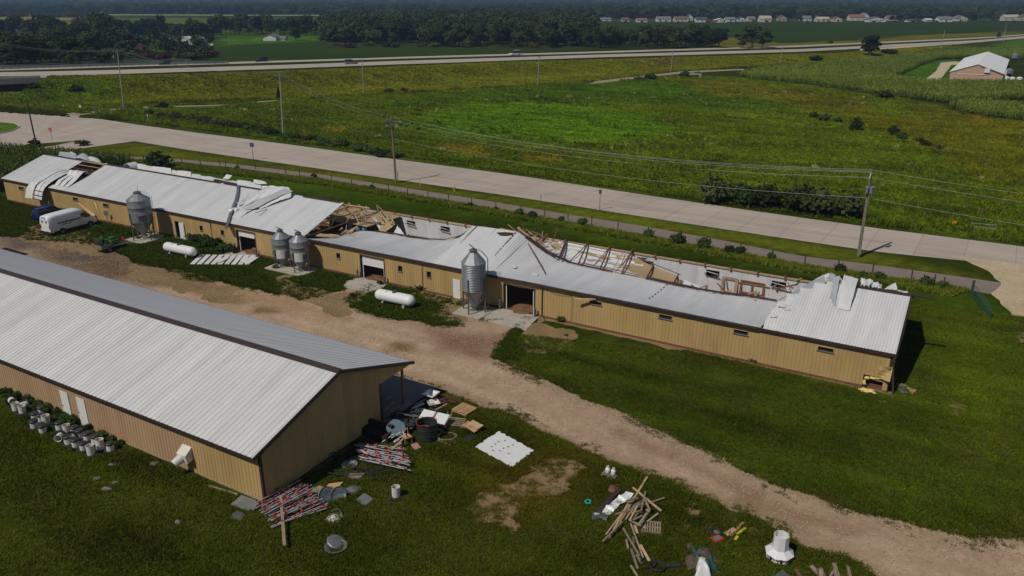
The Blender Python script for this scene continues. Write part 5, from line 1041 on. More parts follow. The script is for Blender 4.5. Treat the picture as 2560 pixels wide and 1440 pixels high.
flat('glass_sheet', [(573, 1294), (590, 1277), (613, 1284), (601, 1302)], M['galvanised_dark'], 'dull glass sheet in the grass left of the drinker pipes', 'glass', .03, .02)
flat('sheet_metal', [(889, 1250), (911, 1233), (934, 1248), (913, 1265)], M['galvanised'], 'square grey metal panel alone on the lawn', 'panel', .04)
for i, (x, y, r, k, lb) in enumerate(((835, 1296, .55, 'disc', 'round pale feeder lid with centre knob on the lawn'), (840, 1371, .6, 'bowl', 'round galvanised bowl holding a loose lid low on the lawn'), (818, 1250, .55, 'tilt', 'dark round bowl tipped against a galvanised lid'), (845, 1246, .5, 'tilt2', 'galvanised lid standing on edge beside the dark bowl'), (881, 1226, .55, 'disc', 'grey round pan with wire handle near the cardboard'), (875, 1166, .5, 'bowl', 'galvanised pan under the tangle of black hose'))):
    o = thing('feeder_pan', lb, 'pan', g(x, y), i)
    if k == 'disc': MB().lathe([(r, 0), (r, .04), (r*.9, .05), (r*.25, .14), (r*.12, .15), (r*.1, .22), (0, .23)], 22).build('disc', M['white_dirty'] if i == 0 else M['galvanised'], o)
    elif k == 'bowl': MB().lathe([(r*.5, .02), (r, .16), (r*1.04, .17), (r*.96, .16), (r*.48, .05), (0, .05)], 22).build('bowl', M['galvanised'], o); MB().lathe([(0, .0), (.1, .0), (.1, .12), (0, .12)], 10).build('hub', M['black_plastic'], o)
    else: MB().lathe([(r*.3, .0), (r*.8, .06), (r, .14), (r*.97, .15), (r*.75, .08), (0, .04)], 22).build('bowl', M['galvanised_dark'] if k == 'tilt' else M['galvanised'], o)
    if k == 'bowl' and i == 1: lid = MB().lathe([(r*.9, 0), (r*.85, .03), (0, .08)], 20).build('lid', M['galvanised'], o, loc=(.25, .2, .2), rot=(.35, .2, 0))
    if 'tilt' in k: o.rotation_euler = ((1.0 if k == 'tilt' else 1.25), .1, .5); o.location[2] = .32
    MB().tube([(r*.8*math.cos(a), r*.8*math.sin(a), .17+.2*math.sin((a-.2)*1.6)) for a in np.linspace(.2, 2.1, 7)], .015, 5).build('handle', M['steel_grey'], o)
flat('cardboard', [(800, 1232), (822, 1210), (858, 1205), (838, 1228)], M['wood_pallet'], 'flattened brown cardboard by the gable of the near shed', 'cardboard', .05, tilt=(0, .15, .1, .05)); flat('cardboard', [(866, 1195), (880, 1178), (912, 1184), (896, 1200)], M['wood_grey'], 'small brown cardboard sheet under the black hose', 'cardboard', .03)
tag(lump(None, 'rag', (0, 0, 0), (.9, .4, .18), M['wood_grey'], 14, 6), 'crumpled grey brown cloth by the shed gable', 'cloth').location = g(805, 1228, .05)
# black hose tangle
pts = []; rr = random.Random(3); c0 = g(905, 1165)
for k in range(150):
    a = k*.42; rad = 1.0+.8*math.sin(k*.13)+rr.uniform(-.15, .15); pts.append((rad*1.7*math.cos(a)+.6*math.sin(k*.05), rad*.9*math.sin(a)+.5*math.cos(k*.07), .12+.25*abs(math.sin(k*.31))))
tag(MB().tube(pts, .018, 5).build('hose_tangle', M['black_rubber'], loc=c0), 'tangle of thin black hose on the lawn by the shed gable', 'hose')
# junk heap
def mk(name, label, cat, loc, rot=0): return thing(name, label, cat, loc, rot)
o = mk('sofa', 'dark brown upholstered sofa against the shed gable', 'sofa', g(946, 1092), -.5); dm('sofa_brown', (.022, .015, .013), .9)
MB().box((-1.0, -.45, .1), (1.0, .45, .45)).build('seat', M['sofa_brown'], o); MB().box((-1.0, .25, .45), (1.0, .5, .95)).build('backrest', M['sofa_brown'], o)
for sg in (-1, 1): MB().box((sg*1.0-.1, -.45, .1), (sg*1.0+.1, .5, .65)).build('armrest', M['sofa_brown'], o)
o = mk('round_table', 'tipped round blue grey table top in the junk heap', 'table', g(991, 1092)+np.array([0, 0, .1]), .3); dm('blue_grey', (.13, .19, .22), .45)
MB().lathe([(0, 0), (.66, 0), (.68, .03), (.66, .06), (0, .06)], 26).build('table_top', M['blue_grey'], o, loc=(0, 0, .6), rot=(.55, 0, .3)); MB().tube([(0, .0, .6), (.1, .4, .1)], .04, 6).build('pedestal', M['steel_grey'], o); MB().bar((-.2, .5, .05), (.4, .4, .05), .08).build('foot', M['steel_grey'], o)
tag(lump(None, 'cushion', (0, 0, 0), (.42, .36, .4), mat('cushion_red', (.22, .03, .04), .8), 12, 3), 'faded red cushion behind the blue grey table', 'cushion').location = g(976, 1066, .45)
def wire_frame(label, x, y, rot, w, d, h, mtl):
    o = mk('metal_rack', label, 'frame', g(x, y), rot)
    for a, b in (((0, 0, .1), (w, 0, .1)), ((0, d, .5), (w, d, .5)), ((0, 0, h), (w, 0, h)), ((w*.5, 0, h), (w*.5, d, .5))): MB().bar(a, b, .06).build('rail', mtl, o)
    for a, b in (((0, 0, 0), (0, 0, h)), ((w, 0, 0), (w, 0, h)), ((0, d, 0), (0, d, .5)), ((w, d, 0), (w, d, .5)), ((0, 0, h), (0, d, .5)), ((w, 0, h), (w, d, .5))): MB().bar(a, b, .06).build('post', mtl, o)
wire_frame('light grey metal rack tipped in the junk heap', 995, 1060, -.4, 1.3, .8, .9, M['galvanised']); wire_frame('dark metal rack beside the white freezer door', 1030, 1052, .2, 1.0, .7, .7, M['galvanised_dark'])
o = mk('wire_basket', 'large round black bin standing by the junk heap', 'bin', g(1068, 1095), 0)
MB().lathe([(.62, 0), (.66, .05), (.68, 1.25), (.71, 1.27), (.64, 1.25), (.6, .1), (0, .08)], 24).build('shell', M['black_plastic'], o); MB().lathe([(.69, .4), (.705, .43), (.69, .46)], 24).build('rib', M['black_plastic'], o); MB().lathe([(.69, .85), (.705, .88), (.69, .91)], 24).build('rib', M['black_plastic'], o)
mb = MB(); mb.tube([(.7*math.cos(a), .7*math.sin(a), 1.3+.1*math.sin(3*a)) for a in np.linspace(0, 5, 16)], .02, 5).build('red_cord', M['red_plastic'], o)
o = mk('freezer_door', 'white rounded freezer lid propped on the junk heap', 'lid', g(1086, 1062), -.42)
for x in (-.56, .56): MB().hexa([(x-.52, -.42, .45), (x+.52, -.42, .45), (x+.52, .42, .75), (x-.52, .42, .75), (x-.48, -.4, .53), (x+.48, -.4, .53), (x+.48, .4, .83), (x-.48, .4, .83)]).build('lid_half', M['white_paint'], o)
MB().box((-1.1, -.35, 0), (1.1, .4, .5)).build('chest', M['wood_red'], o)
for i, (x, y, r, lb) in enumerate(((1022, 1062, (.8, .6, .4), 'black crumpled plastic sheeting in the junk heap'), (1005, 1040, (.7, .5, .35), 'black plastic sheeting at the back of the junk heap'), (1045, 1035, (.6, .5, .3), 'dark plastic bundle behind the white freezer lid'))):
    tag(lump(None, 'plastic_sheeting', (0, 0, 0), r, M['black_plastic'], 18, 20+i), lb, 'sheeting').location = g(x, y, .25)
o = mk('hopper', 'white square hopper on top of the junk heap', 'hopper', g(1078, 1006)+np.array([0, 0, .35]), .3)
MB().lathe([(.12, 0), (.55, .38), (.72, .42), (.70, .45), (.5, .42), (.1, .06)], 4).build('funnel', M['white_paint'], o); MB().lathe([(.2, -.3), (.25, 0)], 10).build('throat', M['galvanised_dark'], o)
tag(MB().lathe([(.25, 0), (.32, .1), (.28, .35), (.1, .45), (0, .46)], 14).build('dome_vent', M['white_dirty'], loc=g(1083, 990, .3)), 'small white dome vent behind the white hopper', 'vent')
o = mk('hopper', 'second white hopper lying below the upright one', 'hopper', g(1084, 1018)+np.array([0, 0, .1]), -.4); MB().lathe([(.12, 0), (.5, .3), (.62, .34), (.60, .36), (.45, .32), (.1, .06)], 4).build('funnel', M['white_dirty'], o); MB().lathe([(.15, -.08), (.2, 0)], 8).build('throat', M['black_plastic'], o)
for i, (a, b, m_, lb) in enumerate((((1036, 1015), (1065, 997), 'galvanised', 'upper galvanised beam leaning on the junk heap'), ((1030, 1022), (1060, 1008), 'white_dirty', 'white beam lying below the upper galvanised beam'), ((958, 1030), (985, 1005), 'galvanised', 'galvanised strip near the shed corner post'), ((957, 1012), (978, 990), 'galvanised_dark', 'dark strip nearest the shed corner post'), ((962, 1000), (984, 993), 'galvanised', 'short bright strip on the porch slab'), ((1090, 1025), (1118, 1010), 'wood_grey', 'grey plank under the reddish brush'))):
    board(a, b, .14, lb, 'beam', 'beams in the junk heap', M[m_], .35+.05*i, .1, 'beam')
for i in range(22):
    x, y = RJ.uniform(945, 1100), RJ.uniform(1000, 1085); c = g(x, y, RJ.uniform(.05, .5)); mb = MB(); k = RJ.random()
    if k < .5: d = np.array([RJ.uniform(-.7, .7), RJ.uniform(-.5, .5), RJ.uniform(-.1, .3)]); mb.bar(-d, d, RJ.uniform(.05, .14), .05)
    elif k < .8: mb.hexa([(a*RJ.uniform(.15, .35), b*RJ.uniform(.15, .3), z) for z in (-.12, .12) for a, b in ((-1, -1), (1, -1), (1, 1), (-1, 1))])
    else: mb.tube([(.3*math.cos(a), .25*math.sin(a), .05*math.sin(3*a)) for a in np.linspace(0, 5.5, 12)], .03, 5)
    tag(mb.build('junk_piece', M[RJ.choice(['galvanised', 'galvanised_dark', 'black_plastic', 'wood_grey', 'white_dirty', 'wood_red', 'cup_red', 'black_trim'])], loc=c), 'small scrap piece lying in the junk heap by the shed', 'scrap', 'scraps in the junk heap')
# reddish brush and wire
mb = MB(); c0 = g(1118, 1006)
for k in range(70):
    a = RJ.uniform(0, 6.28); r = RJ.uniform(.1, .9); p = np.array([r*math.cos(a)*1.2, r*math.sin(a)*.7, RJ.uniform(.05, .35)]); d = np.array([RJ.uniform(-.7, .7), RJ.uniform(-.5, .5), RJ.uniform(-.1, .25)]); mb.bar(p-d/2, p+d/2+np.array([0, 0, .05]), .03)
tag(mb.build('brush_pile', M['wood_red'], loc=c0), 'heap of reddish brush by the drive edge', 'brush')
# pallets
def pallet(label, px, n, mtl, z=0., rotz=None, size=(1.2, 1.0)):
    a, b, c_, d_ = [g(*p) for p in px]; c = (a+b+c_+d_)/4; dx = ((b-a)+(c_-d_))/2; dy = ((d_-a)+(c_-b))/2; lx, ly = np.linalg.norm(dx), np.linalg.norm(dy); o = thing('pallet', label, 'pallet', (c[0], c[1], z), math.atan2(dx[1], dx[0]), 'wooden pallets on the lawn')
    for k in range(3): y = -ly/2+.05+(ly-.1)*k/2; MB().box((-lx/2, y-.04, .0), (lx/2, y+.04, .1)).build('stringer', mtl, o)
    for k in range(n):
        x = -lx/2+lx*(k+.5)/n; MB().box((x-lx/n*.27, -ly/2, .1), (x+lx/n*.27, ly/2, .122)).build('slat', mtl, o)
    for k in range(3): x = -lx/2+.06+(lx-.12)*k/2; MB().box((x-.05, -ly/2, -.0), (x+.05, ly/2, -.02)).build('bottom_slat', mtl, o)
    return o
pallet('fresh orange wooden pallet at the edge of the drive', ((1133, 1028), (1161, 1011), (1190, 1028), (1160, 1046)), 9, M['wood_pallet'], .12)
pallet('weathered grey pallet leaning below the orange one', ((1113, 1066), (1124, 1043), (1165, 1055), (1152, 1074)), 5, M['wood_old'], .06)
pallet('pallet loaded with plywood sheets', ((1159, 1068), (1172, 1056), (1206, 1070), (1190, 1086)), 6, M['wood_pallet'], .1)
flat('plywood_sheet', [(1161, 1066), (1175, 1056), (1200, 1072), (1186, 1082)], M['wood_pallet'], 'lower plywood sheet on the loaded pallet', 'plywood', .26, .05); flat('plywood_sheet', [(1168, 1062), (1182, 1051), (1209, 1065), (1194, 1074)], M['wood_new'], 'upper plywood sheet on the loaded pallet', 'plywood', .4, .05)
for i, (a, b, lb) in enumerate((((1095, 1095), (1115, 1056), 'long thin board left of the weathered pallet'), ((1118, 1048), (1119, 1026), 'short upright looking board left of the orange pallet'), ((1125, 1046), (1132, 1023), 'board slanting towards the orange pallet'), ((1094, 1100), (1128, 1113), 'board below the wire coil'))): board(a, b, .1, lb, z=.06, mtl=M['wood_old'])
pts = [(.65*math.cos(a)*(1+.12*math.sin(a*.37)), .5*math.sin(a)*(1+.12*math.cos(a*.41)), .05+.015*a/6.28) for a in np.linspace(0, 6.28*7, 120)]; tag(MB().tube(pts, .014, 5).build('wire_coil', M['wood_grey'], loc=g(1117, 1094)), 'coil of rusty wire on the lawn by the pallets', 'wire coil')
flat('slate_sheet', [(1158, 1096), (1175, 1086), (1192, 1092), (1172, 1106)], M['black_plastic'], 'dark sheet on the grass below the plywood pallet', 'sheet', .03)
flat('pink_rag', [(1027, 1112), (1042, 1107), (1053, 1120), (1036, 1127)], mat('pink_cloth', (.42, .2, .19), .9), 'faded pink cloth on the grass below the black bin', 'cloth', .04); 
o = mk('wooden_chair', 'broken wooden chair frame in the junk heap', 'chair', g(1018, 1106), .6)
for a, b, nm in (((-.25, -.2, 0), (-.25, -.2, .45), 'leg'), ((.25, -.2, 0), (.25, -.2, .45), 'leg'), ((-.25, .22, 0), (-.3, .3, .95), 'leg'), ((.25, .22, 0), (.2, .3, .95), 'leg'), ((-.3, .3, .85), (.2, .3, .85), 'back_rail')): MB().bar(a, b, .05).build(nm, M['wood_pallet'], o)
MB().box((-.28, -.24, .43), (.28, .24, .48)).build('seat', M['wood_pallet'], o)
o = mk('wooden_chair', 'second broken chair lying beside the drinker pipes', 'chair', g(985, 1112)+np.array([0, 0, .2]), 2.0); o.rotation_euler[0] = 1.2
for a, b, nm in (((-.25, -.2, 0), (-.25, -.2, .45), 'leg'), ((.25, -.2, 0), (.25, -.2, .45), 'leg'), ((-.25, .22, 0), (-.3, .3, .95), 'leg'), ((.25, .22, 0), (.2, .3, .95), 'leg'), ((-.3, .3, .85), (.2, .3, .85), 'back_rail')): MB().bar(a, b, .05).build(nm, M['white_dirty'], o)
MB().box((-.28, -.24, .43), (.28, .24, .48)).build('seat', M['black_plastic'], o)
for i, (a, b, lb) in enumerate((((955, 1105), (985, 1085), 'white pole leaning by the broken chairs'), ((978, 1125), (1008, 1097), 'tan board leaning by the broken chairs'))): board(a, b, .06+.1*i, lb, mtl=M['white_dirty'] if i == 0 else M['wood_new'], za=.1, zb=.7)
# white sheet with small square holes
KEEP.append([(1184, 1119), (1246, 1074), (1338, 1126), (1279, 1171)]); KEEP.append([(640, 1272), (752, 1204), (822, 1272), (694, 1330)]); KEEP.append([(930, 1000), (1100, 985), (1100, 1110), (930, 1110)])
q = [g(1188, 1119, .05), g(1246, 1078, .05), g(1334, 1126, .05), g(1279, 1167, .05)]; c = sum(q)/4; n = 26; Gp = []
for i in range(n+1):
    row = []
    for j in range(n+1):
        u_, v_ = i/n, j/n; e = .012
        if i in (0, n): u_ += RJ.uniform(-e, e)*2
        if j in (0, n): v_ += RJ.uniform(-e, e)*2
        p = (q[0]*(1-u_)+q[1]*u_)*(1-v_)+(q[3]*(1-u_)+q[2]*u_)*v_-c; p[2] += .03*float(fbm(p[0:1], p[1:2], 1.0, 8, 3)[0])+.02; row.append(p)
    Gp.append(row)
mb = MB(); hol = {(12, 6), (8, 6), (16, 6), (20, 8), (8, 12), (12, 12), (16, 13), (20, 14), (10, 17), (5, 9)}
mb.add([p for r in Gp for p in r], [(i*(n+1)+j, i*(n+1)+j+1, (i+1)*(n+1)+j+1, (i+1)*(n+1)+j) for i in range(n) for j in range(n) if (i, j) not in hol])
tag(mb.build('white_tarp', M['white_paint'], loc=c), 'large white sheet with small square holes spread on the lawn', 'sheet')
# ---- lumber heap
LP = [(800, 325, 375, 1020), (640, 445, 960, 710), (660, 545, 340, 970), (610, 580, 390, 980), (995, 560, 440, 750), (780, 490, 730, 720), (760, 545, 830, 700), (760, 590, 580, 760), (750, 620, 570, 720), (740, 700, 600, 740), (520, 710, 760, 730), (790, 690, 830, 720), (570, 790, 790, 905), (800, 730, 700, 870), (925, 735, 800, 830), (745, 760, 640, 810), (530, 900, 715, 1215), (615, 850, 755, 1235), (660, 870, 690, 960), (725, 1090, 825, 1270), (620, 1135, 695, 1360), (565, 1030, 585, 1130), (615, 1320, 690, 1440), (640, 1000, 650, 1070), (680, 1200, 740, 1300), (300, 1050, 520, 830), (700, 560, 560, 600), (660, 640, 590, 740), (640, 690, 560, 800), (690, 650, 610, 800), (745, 600, 660, 640), (710, 720, 630, 800)]
for i, (x0, y0, x1, y1) in enumerate(LP):
    z = .14+.016*((i*7) % 23)*(1 if y1 < 900 else .2); board((1440+x0/4.5, 1120+y0/4.5), (1440+x1/4.5, 1120+y1/4.5), RJ.uniform(.09, .15), 'weathered board in the lumber heap beside the drive', 'board', 'boards in the lumber heap', RJ.choice([M['wood_grey'], M['wood_grey'], M['wood_old'], M['wood_new']]), z, .05)
pallet('grey pallet at the foot of the lumber heap', ((1604, 1336), (1606, 1304), (1650, 1312), (1651, 1342)), 8, M['wood_grey'], .08).rotation_euler[2] += 1.57
o = tag(MB().bar((-1.5, 0, .12), (1.5, 0, .2), .3, .1).build('roof_trim', M['trim_brown']), 'brown metal trim lying beside the lumber heap', 'trim'); a, b = g(1547, 1229), g(1492, 1289); o.location = (a+b)/2; o.rotation_euler[2] = math.atan2((b-a)[1], (b-a)[0])
a, b = g(1576, 1236), g(1510, 1288); o = MB(); ln = np.linalg.norm(b-a)
P_ = [[(x*ln-ln/2, y+.03*math.sin(x*9), .14+.05*math.sin(x*11+y*6)+.12*max(0, math.sin(x*26))**6) for y in (-.28, -.1, .1, .28)] for x in np.linspace(0, 1, 24)]
o = tag(o.grid(P_).build('white_trim', M['white_paint'], loc=(a+b)/2), 'torn white metal trim beside the brown trim', 'trim'); o.rotation_euler[2] = math.atan2((b-a)[1], (b-a)[0])
tag(lump(None, 'metal_scrap', (0, 0, 0), (.5, .35, .16), M['galvanised_dark'], 12, 77), 'crumpled dark metal at the low end of the torn trims', 'scrap').location = g(1500, 1290, .1); tag(lump(None, 'metal_scrap', (0, 0, 0), (.3, .25, .2), M['wood_red'], 10, 78), 'crumpled brown metal at the top of the brown trim', 'scrap').location = g(1533, 1222, .15)
pallet('small slatted pallet carrying two gas cylinders', ((1502, 1193), (1512, 1178), (1549, 1186), (1537, 1201)), 4, M['wood_old'], .06)
for i, (x, y) in enumerate(((1519, 1182), (1533, 1187))):
    o = thing('gas_cylinder', ['left white gas cylinder on the small pallet', 'right white gas cylinder on the small pallet'][i], 'gas cylinder', g(x, y, .18), 0, 'gas cylinders')
    MB().lathe([(.12, 0), (.13, .02), (.155, .06), (.155, .3), (.12, .38), (.03, .41)], 16, cap0=True).build('tank', M['white_paint'], o, True); MB().lathe([(.085, .38), (.085, .5), (.075, .5), (.075, .38)], 12).build('collar', M['white_paint'], o); MB().tube([(0, 0, .4), (0, 0, .48)], .03, 6).build('valve', M['steel_grey'], o)
tag(MB().tube([(.17*math.cos(a), .17*math.sin(a), .05) for a in np.linspace(0, 6.29, 17)], .06, 6, caps=False).build('teal_ring', mat('teal', (.03, .36, .3), .5), loc=g(1470, 1256)), 'small teal ring on the lawn left of the lumber heap', 'ring')
o = thing('loose_wheel', 'loose black tyre on the lawn by the red box', 'wheel', g(1791, 1331, .1)); MB().tube([(.26*math.cos(a), .26*math.sin(a), 0) for a in np.linspace(0, 6.29, 19)], .1, 8, caps=False).build('tyre', M['black_rubber'], o); MB().lathe([(.05, -.05), (.18, -.03), (.17, .03), (0, .03)], 12).build('rim', M['wood_grey'], o)
o = thing('tool_box', 'open red box with grey top beside the loose tyre', 'box', g(1792, 1352), .5); MB().box((-.32, -.24, 0), (.32, .24, .18)).build('box', M['red_plastic'], o); MB().box((-.22, -.15, .18), (.22, .15, .21)).build('top_plate', M['galvanised'], o)
for i, (a, b, w, m_, lb) in enumerate((((1826, 1340), (1859, 1305), .14, 'wood_pallet', 'orange board on the lawn near the drive edge'), ((1842, 1336), (1864, 1319), .16, 'mower_yellow', 'yellow board right of the orange board'), ((1814, 1336), (1838, 1322), .3, 'wood_new', 'short wide board below the orange board'), ((1838, 1349), (1844, 1340), .16, 'mower_yellow', 'small yellow block below the orange board'), ((1659, 1415), (1701, 1411), .26, 'black_plastic', 'flat black strip right of the black tubs'))): board(a, b, w, lb, mtl=M[m_], z=.06+.02*i)
for i, (x, y) in enumerate(((1620, 1413), (1643, 1423))):
    o = thing('rubber_tub', ['left black rubber tub on the lawn', 'right black rubber tub on the lawn'][i], 'tub', g(x, y), 0, 'black rubber tubs'); MB().lathe([(.32, 0), (.38, .2), (.41, .22), (.36, .2), (.3, .03), (0, .03)], 20).build('bowl', M['black_rubber'], o); MB().lathe([(.4, .19), (.43, .21), (.4, .23)], 20).build('rim', M['black_rubber'], o)
# tarps
def cloth(label, px, mtl, amp, n, seed, z=.1, name='tarp'):
    q = [g(x, y, 0) for x, y in px]; c = sum(q)/4; Gp = []
    for i in range(n+1):
        row = []
        for j in range(n+1):
            u_, v_ = i/n, j/n; p = (q[0]*(1-u_)+q[1]*u_)*(1-v_)+(q[3]*(1-u_)+q[2]*u_)*v_-c; k = 1.7*fbm(p[0:1]*1.3, p[1:2]*1.3, .55, seed, 4)[0]; edge = min(1, 5*min(u_, 1-u_, v_, 1-v_))
            p[2] = .03+z*edge+amp*edge*float(k+.3); p[0] += .25*float(fbm(p[1:2], p[0:1], .7, seed+3, 3)[0]); row.append(p)
        Gp.append(row)
    return tag(MB().grid(Gp).build(name, mtl, loc=c, smooth=True), label, 'tarp')
dm('tarp_green', (.02, .07, .055), .6, 0, .5, 2.5); dm('tarp_brown', (.10, .065, .05), .7, 0, .4, 2.5)
cloth('crumpled dark green tarp on the lawn at the bottom edge', ((1726, 1366), (1762, 1366), (1808, 1436), (1735, 1440)), M['tarp_green'], .5, 18, 5); cloth('brown tarp bunched over the green tarp', ((1712, 1395), (1772, 1372), (1806, 1405), (1722, 1428)), M['tarp_brown'], .5, 16, 6, .2); cloth('small brown rag at the top of the green tarp', ((1713, 1366), (1730, 1362), (1736, 1372), (1720, 1376)), M['tarp_brown'], .2, 6, 7); cloth('white cloth lying on the green tarp', ((1742, 1400), (1762, 1405), (1778, 1445), (1738, 1445)), M['white_paint'], .25, 12, 8, .45, 'white_cloth')
# octagonal white feeder
o = thing('octagonal_feeder', 'white octagonal feeder tower with flared skirt beside the drive', 'feeder', g(1947, 1392), .2)
MB().lathe([(.44, .55), (.40, 1.45), (.37, 1.45), (.37, .9), (0, .88)], 8).build('tower', M['white_paint'], o); MB().lathe([(.72, 0), (.74, .1), (.6, .12), (.45, .3)], 8).build('base', M['white_dirty'], o); MB().lathe([(.42, .62), (.78, .36), (.78, .32), (.45, .5)], 8).build('skirt', M['white_paint'], o)
for k in range(8):
    a = math.pi/8+k*math.pi/4; MB().bar((.70*math.cos(a), .70*math.sin(a), .08), (.72*math.cos(a), .72*math.sin(a), .36), .06).build('strut', M['black_trim'], o)
for i in range(13):
    x = 2016+i*9+RJ.uniform(-5, 5); y = 1448-RJ.uniform(0, 14); board((x-RJ.uniform(-12, 24), y-RJ.uniform(10, 28)), (x+RJ.uniform(-14, 34), y+RJ.uniform(6, 20)), RJ.uniform(.1, .2), 'old post or board in the pile at the bottom edge by the drive', 'board', 'posts piled at the bottom edge', RJ.choice([M['wood_grey'], M['wood_old'], M['wood_red']]), .1+.02*(i % 5), .12)
flat('dark_sheet', [(1936, 1440), (1955, 1424), (1978, 1442), (1960, 1460)], M['galvanised_dark'], 'dark panel with pale edge at the bottom edge of the lawn', 'panel', .05)
for i, (a, b, w) in enumerate((((2266, 1006), (2282, 1004), .35), ((2300, 1041), (2340, 1056), .2), ((2292, 1123), (2318, 1149), .25), ((2255, 1013), (2272, 1008), .2), ((2240, 1030), (2246, 1040), .2))):
    board(a, b, w, ['grey metal scrap nearest the barn corner on the right lawn', 'long thin grey strip on the right lawn', 'grey strip lowest on the right lawn', 'small grey scrap beside the nearest scrap', 'tiny scrap below the barn corner'][i], 'scrap', 'metal scraps on the right lawn', M['galvanised_dark'], .03, .02, 'metal_strip')
for i, (x, y, r) in enumerate(((282, 1163, .3), (244, 1197, .28), (290, 1207, .25), (268, 1222, .3), (445, 1306, .24), (385, 1160, .35))):
    tag(lump(None, 'stone', (0, 0, 0), (r, r*.8, r*.35), M['concrete_dark'], 10, 90+i), ['flat grey stone just beyond the last feeder bucket', 'flat grey stone left of three on the lawn', 'flat grey stone right of three on the lawn', 'flat grey stone lowest of three on the lawn', 'lone grey stone on the lawn left of the glass sheet', 'grey rubble at the foot of the near shed wall'][i], 'stone', 'stones on the near lawn').location = g(x, y, .02)
# ---------------------------------------------------------------- vegetation
def leaf_mat(name, c1, c2, scale=.5, rnd=.5):
    m = bpy.data.materials.new(name); m.use_nodes = True; nt = m.node_tree; N = nt.nodes; Lk = nt.links; b = N['Principled BSDF']; b.inputs['Roughness'].default_value = .8; b.inputs['Specular IOR Level'].default_value = .03
    tc = N.new('ShaderNodeTexCoord'); nz = N.new('ShaderNodeTexNoise'); nz.inputs['Scale'].default_value = scale; nz.inputs['Detail'].default_value = 3; Lk.new(tc.outputs['Object'], nz.inputs['Vector'])
    rp = N.new('ShaderNodeValToRGB'); e = rp.color_ramp.elements; e[0].position = .35; e[0].color = (*c1, 1); e[1].position = .68; e[1].color = (*c2, 1); Lk.new(nz.outputs[0], rp.inputs[0])
    oi = N.new('ShaderNodeObjectInfo'); mr = N.new('ShaderNodeMapRange'); mr.inputs[3].default_value = 1-rnd; mr.inputs[4].default_value = 1+rnd; Lk.new(oi.outputs['Random'], mr.inputs[0])
    mx = N.new('ShaderNodeVectorMath'); mx.operation = 'SCALE'; Lk.new(rp.outputs[0], mx.inputs[0]); Lk.new(mr.outputs[0], mx.inputs['Scale']); Lk.new(mx.outputs[0], b.inputs['Base Color']); return m
M['leaf_dark'] = leaf_mat('leaf_dark', (.024, .035, .012), (.066, .082, .026)); M['leaf_mid'] = leaf_mat('leaf_mid', (.032, .046, .013), (.085, .104, .028)); M['leaf_blue'] = leaf_mat('leaf_blue', (.012, .022, .013), (.032, .048, .024)); M['leaf_red'] = leaf_mat('leaf_red', (.04, .022, .016), (.09, .045, .03)); M['leaf_weed'] = leaf_mat('leaf_weed', (.022, .042, .011), (.062, .098, .024), 1.5)
def leaves(lobes, n, size, seed, up=.35, shell=.55, wild=0.):
    R = np.random.default_rng(seed); w = np.array([l[3]*l[4]*l[5] for l in lobes])**.67; w /= w.sum(); k = R.choice(len(lobes), n, p=w); Lb = np.array(lobes)[k]
    d = R.normal(size=(n, 3)); d /= np.linalg.norm(d, axis=1)[:, None]; d[:, 2] = np.where(d[:, 2] < -.35, -d[:, 2]*.6, d[:, 2]); r = (R.uniform(shell, 1.06, n)+wild*np.abs(R.normal(size=n))*(R.uniform(size=n) < .35))[:, None]*(1+.18*np.sin(d[:, :1]*9+seed)*np.cos(d[:, 1:2]*8))
    c = Lb[:, :3]+d*Lb[:, 3:]*r; nr = d+R.normal(size=(n, 3))*.55+np.array([0, 0, up]); nr /= np.linalg.norm(nr, axis=1)[:, None]
    a = np.cross(nr, R.normal(size=(n, 3))); a /= np.linalg.norm(a, axis=1)[:, None]; b = np.cross(nr, a); s = (size*R.uniform(.6, 1.4, n))[:, None]
    V = np.stack([c-a*s-b*s*.5, c+a*s*.4-b*s, c+a*s+b*s*.5, c-a*s*.4+b*s], 1).reshape(-1, 3); return V, np.arange(4*n).reshape(-1, 4)
def tree_proto(name, kind, seed, mtl):
    R = random.Random(seed); lob = []
    if kind == 'oak':
        for i in range(16): a = R.uniform(0, 6.28); r = R.uniform(.05, .28); z = R.uniform(.24, .84); q = R.uniform(.13, .21); lob.append((r*math.cos(a), r*math.sin(a), z, q*1.15, q*1.15, q))
        n, sz = 2200, .034
    elif kind == 'tall':
        for i in range(14): a = R.uniform(0, 6.28); r = R.uniform(.03, .17); z = R.uniform(.18, .88); q = R.uniform(.10, .17); lob.append((r*math.cos(a), r*math.sin(a), z, q, q, q*1.3))
        n, sz = 1700, .03
    elif kind == 'fir':
        for i in range(10): z = .15+.8*i/10; q = .20*(1-i/10.6)+.02; lob.append((R.uniform(-.02, .02), R.uniform(-.02, .02), z, q, q, .07))
        n, sz = 1200, .028
    else:
        for i in range(8): a = R.uniform(0, 6.28); r = R.uniform(.1, .5); z = R.uniform(.25, .62); q = R.uniform(.25, .42); lob.append((r*math.cos(a), r*math.sin(a), z, q, q, q*.85))
        n, sz = 950, .07
    V, F_ = leaves(lob, n, sz, seed, shell=.55 if kind != 'bush' else .25, wild=0 if kind != 'bush' else .3); cm = np_mesh(name+'_crown', V, F_, mtl)
    mb = MB(); th = .55 if kind != 'bush' else .35; mb.tube([(0, 0, -.01), (.01, 0, th*.5), (0, .01, th)], [.022, .017, .009] if kind != 'bush' else [.04, .03, .015], 6)
    for l in lob[:5]: mb.tube([(0, 0, th*.55), (l[0]*.5, l[1]*.5, (th*.55+l[2])/2), (l[0], l[1], l[2])], [.011, .008, .004] if kind != 'bush' else [.025, .018, .01], 4)
    return cm, mb.mesh(name+'_trunk', M['bark'])
